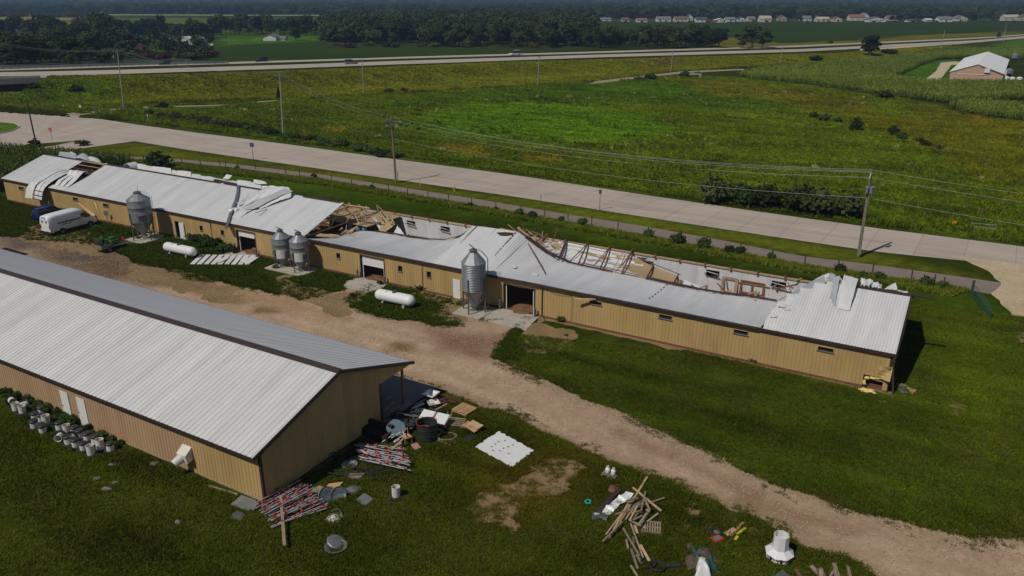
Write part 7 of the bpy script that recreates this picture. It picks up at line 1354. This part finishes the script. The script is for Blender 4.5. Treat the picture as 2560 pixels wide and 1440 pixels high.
o1, p1, t1 = pole('tall grey utility pole by the gravel trail left of centre', 310, 275, 125, 292, 'pole_grey', r=.17, armrot=AR); arm(o1, t1, .3, 2.4, 'pole_grey'); MB().lathe([(.22, 0), (.24, .05), (.24, .6), (.1, .68), (0, .68)], 12, (-.35, 0, t1[2]-2.0)).build('transformer', M['galvanised'], o1)
o2, p2, t2 = pole('grey utility pole with wide crossarm on the far verge of the road', 708, 338, 187, 699, 'pole_grey', r=.17, armrot=AR); arm(o2, t2, .2, 2.8, 'pole_grey', 4)
o3, p3, t3 = pole('utility pole with two crossarms beside the path', 990, 457, 293, 978, 'pole_wood', r=.18, armrot=AR); arm(o3, t3, .35, 2.6, 'pole_grey', 3); arm(o3, t3, 1.25, 2.6, 'pole_grey', 3)
for sg in (-1, 1): MB().tube([(t3[0]+sg*.9, t3[1]*.95, t3[2]-1.4), (t3[0]+sg*.5, .1, t3[2]-2.6), (t3[0]+sg*.15, .0, t3[2]-3.6)], .03, 5).build('jumper', M['galvanised'], o3)
MB().tube([(t3[0], t3[1], t3[2]-1.5), (.9, .3, 0)], .02, 5).build('guy_wire', M['wire'], o3)
gp = thing('guy_guard', 'yellow and black striped guard on the pole guy wire', 'guard', gt(996, 455), 0)
for k in range(8): MB().tube([(-.1+.012*k, 0, .2+.18*k), (-.1+.012*(k+1), 0, .2+.18*(k+1))], .07, 8).build('stripe', M['mower_yellow'] if k % 2 == 0 else M['black_trim'], gp)
o4, p4, t4 = pole('brown utility pole with transformers at the right of the road', 2146, 641, 425, 2179, 'pole_wood', r=.19, armrot=AR)
for k, (dx, dy) in enumerate(((-.42, .1), (-.42, -.35), (-.1, -.5))): MB().lathe([(.17, 0), (.19, .04), (.19, .75), (.08, .84), (0, .85)], 12, (t4[0]+dx, t4[1]+dy, t4[2]-2.6)).build('transformer', M['galvanised'], o4)
MB().bar((t4[0]-.6, t4[1], t4[2]-.9), (t4[0]+.1, t4[1], t4[2]-.15), .1).build('strut', M['galvanised'], o4); MB().tube([(-.3, -.1, .2), (-.28, -.1, 2.2), (t4[0]*.6-.25, -.1, t4[2]-2.8)], .06, 6).build('conduit', M['galvanised'], o4); MB().box((-.45, -.25, .3), (-.2, 0, 1.0)).build('meter_box', M['galvanised'], o4)
o0, p0, t0 = pole('dark leaning wooden pole at the road junction', 92, 368, 248, 66, 'post_dark', r=.17); MB().bar((t0[0]-.5, 0, t0[2]-.4), (t0[0]+.3, 0, t0[2]-.1), .1).build('crossarm', M['post_dark'], o0)
for i, (bx, by, ty, tx, lb) in enumerate(((909, 235, 148, 905, 'thin pale pole below the highway left of centre'), (1344, 215, 140, 1348, 'thin pale pole below the highway near the centre'), (1675, 195, 128, 1682, 'thin pale pole at the gravel trail'), (1949, 162, 110, 1957, 'thin pale pole at the back of the cornfield'), (2172, 141, 93, 2182, 'thin pale pole before the lone dark tree'), (2352, 122, 75, 2362, 'thin pale pole second from the right along the highway'), (2508, 105, 55, 2517, 'thin pale pole furthest right along the highway'))):
    o, p, t = pole(lb, bx, by, ty, tx, 'pole_grey', r=.14, armrot=.5); arm(o, t, .2, 2.2 if i > 2 else 1.0, 'pole_grey', 2)
for i, (bx, by, ty, tx, lb) in enumerate(((285, 106, 77, 277, 'far pole above the solar panels'), (458, 104, 76, 455, 'far pole by the white village house'), (574, 112, 78, 569, 'far pole at the corner of the soybean field'), (697, 107, 74, 695, 'far pole right of the white farm shed'), (797, 100, 68, 797, 'far pole on the green field'))):
    o, p, t = pole(lb, bx, by, ty, tx, 'pole_grey', r=.15, grp='far poles in the village'); arm(o, t, .2, 2, 'pole_grey', 2)
# wires
def wire(a, b, drop, label, n=18):
    a, b = np.array(a), np.array(b); c = (a+b)/2; return tag(MB().tube([np.array(p)-c for p in sagline(a, b, drop*.75, n)], .018, 5).build('power_line', M['wire'], loc=c), label, 'wire', 'power lines along the road')
pe = p4+(p4-p3)*.95; pe[2] = p4[2]; pw_ = p1+(p1-p2)*1.3; pw_[2] = p1[2]
av = V3*1.0
for k, (d, dz) in enumerate(((-1.15, -.2), (0, .1), (1.15, -.2))):
    wire(p2+av*d+[0, 0, dz+.2], p3+av*d+[0, 0, dz], 1.5, 'power line between the wide armed pole and the double armed pole'); wire(p1+av*d+[0, 0, dz], p2+av*d+[0, 0, dz+.2], 2.2, 'power line between the tall trail pole and the wide armed pole')
    wire(p3+av*d+[0, 0, dz], p4+av*d*.3+[0, 0, dz*.8-.05], 2.2, 'power line between the double armed pole and the transformer pole'); wire(p1+av*d+[0, 0, dz], pw_+av*d+[0, 0, dz], 1.8, 'power line leaving the tall trail pole to the left')
wire(p3+[0, 0, -3.4], p4+[0, 0, -3.2], 1.8, 'lower telephone line between the two near poles'); wire(p2+[0, 0, -4.4], p3+[0, 0, -3.4], 1.6, 'lower telephone line left of the double armed pole'); wire(p1+[0, 0, -4], pw_+[0, 0, -4], 1.6, 'lower telephone line leaving to the left')
for dz, lb in ((0, 'top power line leaving to the right edge'), (-.85, 'second power line leaving to the right edge'), (-3.2, 'lower telephone line leaving to the right edge')): wire(p4+[0, 0, dz], pe+[0, 0, dz], 1.6, lb)
wire(p3+[0, 0, -1.2], p4+[0, 0, -.85], 2.2, 'second level power line between the two near poles')
# signs and small posts
def sign(name, label, bx, by, ty, plate, mtl, post=None, w=.6, h=.6, round_=0, cat='sign', rot=0.):
    b = gt(bx, by); H_ = height_to(bx, by, ty); o = thing(name, label, cat, b, rot); MB().bar((0, 0, 0), (0, 0, H_-.02), .07, .07).build('post', post or M['galvanised_dark'], o)
    if plate == 'oct': MB().tube([(0, -.06, H_-w/2), (0, -.08, H_-w/2)], w/2, 8).build('plate', mtl, o)
    elif plate == 'round': MB().tube([(0, -.06, H_-w/2), (0, -.08, H_-w/2)], w/2, 16).build('plate', mtl, o)
    elif plate == 'rect': MB().box((-w/2, -.08, H_-h), (w/2, -.055, H_)).build('plate', mtl, o)
    return o, H_
so, sh = sign('stop_sign', 'red stop sign at the road junction seen from behind the grass', 131, 350, 319, 'oct', M['red_plastic'], w=.8)
text(so, 'STOP', .24, (-.31, -.085, sh-.48), (math.pi/2, 0, 0), M['white_paint'])
sign('road_sign', 'small dark sign on the verge left of the double armed pole', 634, 400, 357, 'rect', M['galvanised_dark'], w=.75, h=.75); sign('road_sign', 'rusty brown narrow sign by the path near the centre right', 1499, 525, 474, 'rect', M['wood_red'], M['wood_red'], w=.4, h=.6)
sign('marker_post', 'white marker sign left of the tall trail pole', 203, 281, 263, 'rect', M['white_paint'], w=.5, h=.6); sign('road_sign', 'green street sign left of the tall trail pole', 240, 294, 268, 'rect', mat('sign_green', (.02, .14, .09), .5), w=.7, h=.6); sign('marker_post', 'thin white marker furthest left by the trail', 161, 279, 262, 'rect', M['white_paint'], w=.15, h=.3); sign('marker_post', 'white marker post before the hedge bushes', 371, 305, 286, 'rect', M['white_dirty'], M['white_dirty'], w=.2, h=.5)
sign('marker_post', 'yellow marker post on the verge right of the double armed pole', 1050, 469, 449, 'rect', mat('marker_yellow', (.5, .34, .06), .6), mat('marker_yellow2', (.5, .34, .06), .6), w=.13, h=.9)
hy = thing('fire_hydrant', 'yellow fire hydrant on the verge', 'hydrant', gt(1136, 478)); dm('hydrant_yellow', (.55, .33, .03), .5); MB().lathe([(.16, 0), (.16, .06), (.12, .08), (.12, .55), (.16, .58), (.14, .7), (.05, .8), (0, .8)], 14).build('barrel', M['hydrant_yellow'], hy)
for sg in (-1, 1): MB().tube([(0, 0, .48), (sg*.22, 0, .48)], .06, 8).build('nozzle', M['hydrant_yellow'], hy)
MB().lathe([(.17, .56), (.19, .58), (.17, .6)], 14).build('flange', M['hydrant_yellow'], hy)
sign('warning_sign', 'small orange warning sign across the road at the right', 2383, 568, 551, 'rect', mat('sign_orange', (.7, .27, .01), .5), w=.6, h=.4)
sign('marker_stake', 'leaning orange stake across the road', 767, 347, 321, 'rect', mat('stake_orange', (.4, .12, .03), .6), mat('stake_orange2', (.4, .12, .03), .6), w=.14, h=1.2)[0].rotation_euler[1] = -.3
sign('marker_post', 'tiny yellow marker on the far verge', 1236, 416, 403, 'rect', M['hydrant_yellow'], w=.15, h=.4); sign('small_sign', 'thin stake on the verge near the rusty sign', 1352, 515, 486, 'rect', M['post_dark'], w=.1, h=.2)
sign('notice_sign', 'small square sign on a post by the barn wall near the van', 270, 560, 527, 'rect', M['steel_grey'], M['wood_old'], w=.6, h=.6)
# pipe gate and culvert
pg = thing('pipe_gate', 'low grey pipe rail across the road near the orange sign', 'gate', gt(2455, 575)); a, b = gt(2425, 572)-gt(2455, 575), gt(2488, 578)-gt(2455, 575)
for z in (.35, .8): MB().tube([a+[0, 0, z], b+[0, 0, z]], .035, 6).build('rail', M['galvanised'], pg)
for q_ in (a, b): MB().tube([q_, q_+[0, 0, .95]], .05, 6).build('post', M['galvanised'], pg)
cb = thing('culvert', 'small grey concrete culvert by the meadow trail', 'culvert', gt(1738, 196)); MB().box((-2, -.5, 0), (2, .5, .35)).build('wall', M['concrete'], cb); MB().box((-2.2, -.6, 1.3), (2.2, .6, 1.7)).build('top_slab', M['concrete'], cb); MB().box((1.4, -.55, .35), (2.1, .55, 1.3)).build('wall', M['concrete'], cb)
# fence behind the barn
FX = [310, 360, 405, 456, 502, 551, 565, 594, 639, 714, 749, 785, 830, 879, 932, 972, 1019, 1070, 1122, 1180, 1240, 1300, 1362, 1420, 1479, 1544, 1620, 1700, 1772, 1850, 1930, 2012, 2095, 2180, 2278, 2335, 2357, 2428]
fy = lambda x: float(np.interp(x, [200, 450, 560, 640, 715, 785, 880, 1020, 1122, 1480, 1545, 2012, 2278, 2430], [392, 411, 418, 423, 434, 445, 464, 487, 503, 562, 578, 662, 698, 737]))
fe = thing('wire_fence', 'post and wire fence between the lawn and the path', 'fence', gt(1122, fy(1122))); fo = np.array(fe.location); prev = None
for x in FX:
    p = gt(x, fy(x))-fo; h = random.uniform(1.05, 1.3); MB().tube([p, p+np.array([random.uniform(-.06, .06), random.uniform(-.06, .06), h])], .07, 6).build('post', M['post_dark'], fe)
    if prev is not None:
        for z in (.45, .85): MB().tube([prev+[0, 0, z], p+[0, 0, z]], .008, 3).build('wire_strand', M['galvanised_dark'], fe)
    prev = p
gt_o = thing('farm_gate', 'green tubular farm gate standing open at the entrance', 'gate', gt(2430, 742)); dm('gate_green', (.03, .10, .06), .5); d = gt(2474, 800)-gt(2430, 742)
for k in range(6): z = .2+.22*k; MB().tube([np.array([0, 0, z]), d+np.array([0, 0, z])], .03, 6).build('rail', M['gate_green'], gt_o)
for f_ in (0, .5, 1): MB().tube([d*f_+[0, 0, .15], d*f_+[0, 0, 1.35]], .035, 6).build('upright', M['gate_green'], gt_o)
tag(MB().tube([(0, 0, 0), (.03, 0, 1.6)], .12, 8).build('gate_post', M['post_dark'], loc=gt(2427, 738)), 'thick dark gate post beside the green gate', 'post')
# ---------------------------------------------------------------- highway furniture and traffic
def guardrail(label, pts, n):
    A = polyres(pts, n); o = thing('guard_rail', label, 'guard rail', A[n//2], 0, 'highway guard rails'); c = A[n//2]
    for i in range(n-1): a, b = A[i]-c, A[i+1]-c; [MB().bar(a+[0, 0, z_], b+[0, 0, z_], .06, .34).build('rail', M['galvanised'], o) for z_ in (.5, 1.0)]
    for i in range(n): a = A[i]-c; MB().bar(a, a+[0, 0, 1.2], .15, .15).build('post', M['galvanised_dark'], o)
guardrail('near long steel guard rail on the highway', [(-250, 184), (0, 175.5), (200, 169.5), (400, 163.5), (572, 160.5)], 44); guardrail('far long steel guard rail beyond the highway', [(-250, 180), (0, 172), (200, 163), (350, 158), (478, 155)], 30)
bz = gt(0, 200); bd = thing('highway_bridge', 'grey concrete highway bridge at the left picture edge', 'bridge', (bz[0], bz[1], 0))
tv = (HW[2, :2]-HW[1, :2])/np.linalg.norm(HW[2, :2]-HW[1, :2]); nv = np.array([tv[1], -tv[0]])
def bp(X, d, z): k = (X-HW[1, 0])/tv[0]; q_ = HW[1, :2]+tv*k+nv*d; return np.array([q_[0]-bz[0], q_[1]-bz[1], z])
MB().hexa([bp(-330, 16.5, 4.2), bp(-330, 24, 4.2), bp(-147, 24, 4.2), bp(-147, 16.5, 4.2), bp(-330, 16.5, 4.42), bp(-330, 24, 4.42), bp(-147, 24, 4.42), bp(-147, 16.5, 4.42)]).build('deck', M['concrete'], bd)
MB().bar(bp(-330, 24.1, 3.5), bp(-144, 24.1, 3.5), .4, 1.4).build('girder', M['concrete_dark'], bd); MB().bar(bp(-330, 24.0, 4.75), bp(-161, 24.0, 4.75), .3, .65).build('parapet', M['concrete'], bd); MB().bar(bp(-330, 23.4, 1.4), bp(-151, 23.4, 1.4), .3, 2.8).build('underpass_shade', M['opening_shade'], bd)  # last bar is a black wall painting the shade under the bridge
def hwy_car(name, label, x, y, rot, mtl, **kw): b = gt(x, y); b[2] += .06; return car(name, label, b, rot, mtl, group='cars on the highway', **kw)
HA = math.atan2(*(gt(1000, 157)-gt(700, 168))[1::-1]); dm('car_grey', (.22, .22, .23), .35, .4); dm('car_dark', (.02, .024, .032), .3, .3); dm('car_white', (.65, .65, .66), .3)
hwy_car('car', 'dark hatchback on the far carriageway left of centre', 653, 155, HA+math.pi, M['car_dark'], L_=5.2, Hh=1.9); hwy_car('car', 'silver hatchback on the near carriageway', 878, 161, HA, M['car_grey'], L_=5.3, Hh=1.9); hwy_car('car', 'white long SUV on the far carriageway', 1287, 138.5, HA+math.pi, M['car_white'], L_=6.2, Hh=2.2, W=2.1, boxy=.95); hwy_car('car', 'dark car behind the guard rail on the left', 414, 163, HA+math.pi, M['car_dark'], L_=5.2, Hh=1.7)
hwy_car('pickup', 'dark pickup with load at the right end of the highway', 2497, 92, HA+math.pi+.3, M['car_dark'], L_=9, Hh=3, W=2.6, pickup=True)
# ---------------------------------------------------------------- far buildings
HM = {}
def hm(c):
    if c not in HM: HM[c] = mat('house_%d' % len(HM), c, .8, 0, .08, .5)
    return HM[c]
WHT, CRM, TAN = (.62, .62, .61), (.55, .50, .42), (.42, .36, .29); GRY, BRN, RED, DRK, BLU = (.17, .17, .18), (.16, .11, .085), (.26, .11, .07), (.07, .075, .08), (.16, .18, .23)
def house(label, x0, x1, yb, yt, wall, roof, gable=False, group='houses in the far row', wing=None, depth=9., name='house', nwin=3, door=True):
    a, b = gt(x0, yb), gt(x1, yb); W = np.linalg.norm(b-a); c = (a+b)/2; Hh = height_to((x0+x1)/2, yb, yt)*(.84 if group == 'houses in the far row' else 1); he = Hh*.6; o = thing(name, label, 'house' if name == 'house' else 'shed', c, math.atan2((b-a)[1], (b-a)[0]), group); D = depth
    MB().box((-W/2, 0, -.3), (W/2, D, he)).build('wall', hm(wall), o)
    e = .4
    if gable:
        [MB().add([(-W/2, y_, he), (W/2, y_, he), (0, y_, Hh)], [(0, 1, 2)]).build('gable', hm(wall), o) for y_ in (.01, D-.01)]
        for sg in (-1, 1): MB().hexa([(sg*(W/2+e), -e, he-.3), (sg*(W/2+e), D+e, he-.3), (0, D+e, Hh), (0, -e, Hh), (sg*(W/2+e), -e, he-.1), (sg*(W/2+e), D+e, he-.1), (0, D+e, Hh+.2), (0, -e, Hh+.2)]).build('roof', hm(roof), o)
    else:
        [MB().add([(x_, 0, he), (x_, D, he), (x_, D/2, Hh)], [(0, 1, 2)]).build('gable', hm(wall), o) for x_ in (-W/2+.01, W/2-.01)]
        for t0_, t1_ in ((-e, D/2), (D+e, D/2)): MB().hexa([(-W/2-e, t0_, he-.2), (W/2+e, t0_, he-.2), (W/2+e, t1_, Hh), (-W/2-e, t1_, Hh), (-W/2-e, t0_, he), (W/2+e, t0_, he), (W/2+e, t1_, Hh+.2), (-W/2-e, t1_, Hh+.2)]).build('roof', hm(roof), o)
    for k in range(nwin): x = -W/2+W*(k+.5)/nwin; MB().box((x-.6, -.04, he*.35), (x+.6, -.005, he*.35+1.3)).build('window', M['glass_dark'], o)
    if door: MB().box((W*.08, -.05, 0), (W*.08+1, -.006, 2.1)).build('door', hm(BRN), o)
    if wing: w0, w1, wc = wing; MB().box((w0*W, -2.2, -.3), (w1*W, -.02, he*.8)).build('garage', hm(wc), o); MB().hexa([(w0*W-.3, -2.5, he*.75), (w1*W+.3, -2.5, he*.75), (w1*W+.3, 0, he*1.15), (w0*W-.3, 0, he*1.15), (w0*W-.3, -2.5, he*.85), (w1*W+.3, -2.5, he*.85), (w1*W+.3, 0, he*1.25), (w0*W-.3, 0, he*1.25)]).build('roof', hm(roof), o)
    return o
HS = [(1590, 1620, 55.5, 44, WHT, RED, 0, 'white house with red roof leftmost in the far row'), (1640, 1679, 55, 40, WHT, GRY, 0, 'white house with grey roof second in the far row'), (1684, 1722, 56, 41, CRM, BRN, 0, 'cream house with brown roof third in the far row'), (1712, 1734, 52, 34, WHT, GRY, 1, 'tall white gabled house behind the cream one'), (1738, 1770, 57, 42, WHT, DRK, 0, 'white house with dark roof left of the red shed'), (1786, 1818, 56.5, 44, WHT, WHT, 1, 'white house with low white gable in the far row'), (1812, 1840, 55, 42, WHT, BLU, 0, 'white house with blue grey roof in the far row'), (1842, 1866, 55.5, 42, WHT, DRK, 1, 'narrow white house with dark roof in the far row'), (1868, 1890, 54, 40, CRM, GRY, 0, 'small cream house left of the big tan one'), (1898, 1930, 56.5, 38, CRM, TAN, 0, 'tall cream block house in the far row'), (1945, 1968, 53, 36, TAN, BRN, 1, 'tan house with dark brown gable'), (2001, 2030, 54, 38, WHT, GRY, 0, 'white house with grey roof right of the brown gable'), (2040, 2075, 56, 42, CRM, TAN, 0, 'low cream house with tan roof'), (2080, 2107, 55, 40, CRM, BRN, 1, 'cream gabled house beside the low cream one'), (2122, 2165, 53, 35, CRM, RED, 0, 'cream house with orange brown roof'), (2150, 2174, 50, 29, WHT, GRY, 1, 'white gable rising behind the orange brown roof'), (2166, 2216, 56, 41, WHT, GRY, 1, 'wide white house with grey gable'), (2216, 2250, 54, 38, TAN, BRN, 0, 'tan house with brown roof right of the wide white one'), (2268, 2292, 55.5, 48, WHT, DRK, 0, 'low white house with dark roof'), (2312, 2332, 55.5, 46.5, WHT, WHT, 0, 'small white shed in the far row'), (2345, 2382, 55.5, 39, WHT, GRY, 0, 'grey roofed house left of the right pair'), (2384, 2420, 54, 37, CRM, GRY, 1, 'grey roofed house right of the right pair'), (2508, 2550, 54, 36, CRM, TAN, 0, 'tan roofed house at the right picture edge'), (2545, 2590, 53, 33, TAN, BRN, 1, 'house cut off at the right picture edge'), (1500, 1530, 54, 44, WHT, GRY, 0, 'white house partly hidden in trees at the left of the far row'), (1553, 1575, 54, 43, CRM, BRN, 0, 'small cream house half hidden in trees')]
for i, (x0, x1, yb, yt, w_, r_, gb, lb) in enumerate(HS): house(lb, x0+2, x1-2, yb-(i*37 % 5)*.45, yt-(i*37 % 5)*.45, w_, r_, bool(gb), depth=10, wing=(-.5, -.1, w_) if i % 3 == 0 else None)
VS = [(658, 690, 102, 86, WHT, GRY, 1, 'white farm shed with grey roof on the green field', 14), (695, 713, 101, 92, WHT, GRY, 0, 'small white shed right of the white farm shed', 6), (921, 968, 95.5, 80, CRM, DRK, 0, 'low cream house with dark roof at the tree belt', 9), (970, 995, 96, 84, TAN, BRN, 0, 'small brown outbuilding beside the low cream house', 6), (1000, 1030, 66, 43, WHT, GRY, 0, 'white farmhouse with grey roof among trees', 9), (1280, 1296, 62, 48, WHT, WHT, 1, 'white gable showing inside the tree belt', 8), (445, 478, 112, 92, WHT, WHT, 1, 'white village house with steep gable', 9), (476, 506, 112, 95, WHT, GRY, 0, 'grey white village house right of the steep gable', 9), (388, 424, 112, 97, CRM, GRY, 0, 'grey roofed village house behind shrubs', 9), (346, 384, 108, 98, WHT, (.09, .16, .14), 0, 'low village building with green roof', 9), (316, 326, 106, 96, WHT, CRM, 0, 'small white village shed', 6), (194, 208, 80, 72, WHT, WHT, 0, 'white roof showing among the left village trees', 7), (22, 36, 86, 73, WHT, GRY, 1, 'white house leftmost in the village', 8), (72, 82, 84, 73, WHT, WHT, 0, 'white house second from the left in the village', 8), (500, 530, 117, 111, WHT, WHT, 0, 'low white trailer by the village', 4), (813, 842, 29.5, 23.5, WHT, WHT, 0, 'long white far building on the left horizon', 14)]
for x0, x1, yb, yt, w_, r_, gb, lb, dp in VS: house(lb, x0, x1, yb, yt, w_, r_, bool(gb), 'village and farm houses', None, dp, nwin=0 if 'shed' in lb else 2, door='shed' not in lb)
tag(MB().box((-6, 0, 0), (6, 3, 2.4)).box((-6.3, -.2, 2.4), (6.3, 3.2, 2.6)).build('red_shed', hm((.3, .06, .04)), loc=gt(1778, 56.5)), 'low red shed in the far row of houses', 'shed')
for i, (x, y) in enumerate(((278, 120), (310, 122))):
    o = thing('solar_array', ['left dark solar array on the village lawn', 'right dark solar array on the village lawn'][i], 'solar panels', gt(x, y), .2, 'solar arrays')
    for k in range(6): MB().hexa([(-7+k*2.4, 0, .8), (-4.7+k*2.4, 0, .8), (-4.7+k*2.4, 3, 2.8), (-7+k*2.4, 3, 2.8), (-7+k*2.4, 0, .9), (-4.7+k*2.4, 0, .9), (-4.7+k*2.4, 3, 2.9), (-7+k*2.4, 3, 2.9)]).build('panel', M['glass_dark'], o)
    for k in range(4): MB().bar((-6+k*4, 1.6, 0), (-6+k*4, 1.6, 1.8), .15).build('leg', M['steel_grey'], o)
# pink farm building on the right
fa, fb_ = gt(2376, 200.5), gt(2500, 202); W = np.linalg.norm(fb_-fa); mid = (fa+fb_)/2; he = height_to(2377, 200.5, 181); hr = height_to(2446, 201.5, 161); bk_ = g(2470, 129.5, hr); Ln = np.linalg.norm(bk_[:2]-mid[:2]); rz_ = math.atan2((bk_-mid)[1], (bk_-mid)[0])-math.pi/2
dm('roof_bright', (.82, .82, .81), .5, 0, .04, .3); fbld = thing('farm_building', 'pink walled farm building with white gable roof at the right', 'barn', mid, rz_); D = Ln; dm('wall_rose', (.50, .31, .22), .7, 0, .06, .3); W *= .99
MB().box((-W/2, .05, 0), (W/2, D, he)).build('wall', M['wall_rose'], fbld); [MB().add([(-W/2, y_, he), (W/2, y_, he), (0, y_, hr)], [(0, 1, 2)]).build('gable', M['wall_rose'], fbld) for y_ in (.04, D)]
for sg in (-1, 1):
    n = 14
    for k in range(n):
        y0, y1 = -.3+(D+.6)*k/n+.03, -.3+(D+.6)*(k+1)/n-.03; MB().hexa([(sg*(W/2+.3), y0, he-.1), (sg*(W/2+.3), y1, he-.1), (0, y1, hr), (0, y0, hr), (sg*(W/2+.3), y0, he), (sg*(W/2+.3), y1, he), (0, y1, hr+.1), (0, y0, hr+.1)]).build('roof_panel', M['roof_bright'], fbld)
MB().box((-W*.36, -.05, .1), (W*.02, .03, he*.72)).build('sliding_door', M['wall_rose'], fbld); MB().box((-W*.36, -.12, he*.74), (W*.2, .0, he*.80)).build('door_rail', M['white_paint'], fbld); MB().bar((W*.05, -.05, hr-.5), (W*.5, -.05, he-.2), .5, .12).build('torn_trim', M['wood_grey'], fbld); MB().box((W*.14, -.5, he*1.05), (W*.24, .0, he*1.6)).build('vent_box', M['white_paint'], fbld)
for k in range(5): MB().box((W/2, 3+k*6, 1.2), (W/2+.8, 5+k*6, 2.4)).build('fan_hood', M['white_paint'], fbld)
for i, (x, y, yt, R_) in enumerate(((2535, 152, 133, 1.6), (2520, 190, 171, 1.6))):
    b = gt(x, y); Hh = height_to(x, y, yt); o = thing('grain_bin', ['upper grey grain bin right of the pink building', 'lower grey grain bin at the corner of the pink building'][i], 'grain bin', b, 0, 'grain bins by the pink building'); MB().lathe([(R_, Hh*.35), (R_, Hh*.75)], 18).build('barrel', M['galvanised'], o); MB().lathe([(R_+.05, Hh*.74), (.4, Hh), (0, Hh)], 14).build('roof_cone', M['galvanised'], o); MB().lathe([(R_, Hh*.35), (.3, Hh*.1)], 16).build('hopper', M['galvanised'], o)
    for k in range(4): a = k*1.57+.78; MB().bar((R_*math.cos(a), R_*math.sin(a), 0), (R_*math.cos(a), R_*math.sin(a), Hh*.5), .14).build('leg', M['galvanised_dark'], o)
for i, (x, y, r) in enumerate(((2478, 200, 1.0), (2496, 199, 1.3), (2512, 202, 1.5), (2530, 200, 1.0), (2548, 201, 1.1))): tag(MB().lathe([(r*.9, 0), (r, r*.3), (r*.9, r*.8), (r*.5, r*1.1), (0, r*1.15)], 12).build('white_tank', M['white_paint'], loc=gt(x, y)), ['leftmost', 'second', 'largest', 'fourth', 'rightmost'][i]+' of the white tanks before the pink building', 'tank', 'white tanks by the pink building')
# ---------------------------------------------------------------- air
hz = MB().box((-9500, -300, -3), (9500, 9000, 330)).build('haze', None); hz.data.materials.clear(); tag(hz, 'thin summer haze over the land', 'haze', kind='stuff')
m = bpy.data.materials.new('haze'); m.use_nodes = True; N = m.node_tree.nodes; N.clear(); out = N.new('ShaderNodeOutputMaterial'); pv = N.new('ShaderNodeVolumePrincipled'); pv.inputs['Color'].default_value = (.42, .66, 1., 1); pv.inputs['Density'].default_value = .0002; pv.inputs['Anisotropy'].default_value = .2
m.node_tree.links.new(pv.outputs[0], out.inputs['Volume']); hz.data.materials.append(m)
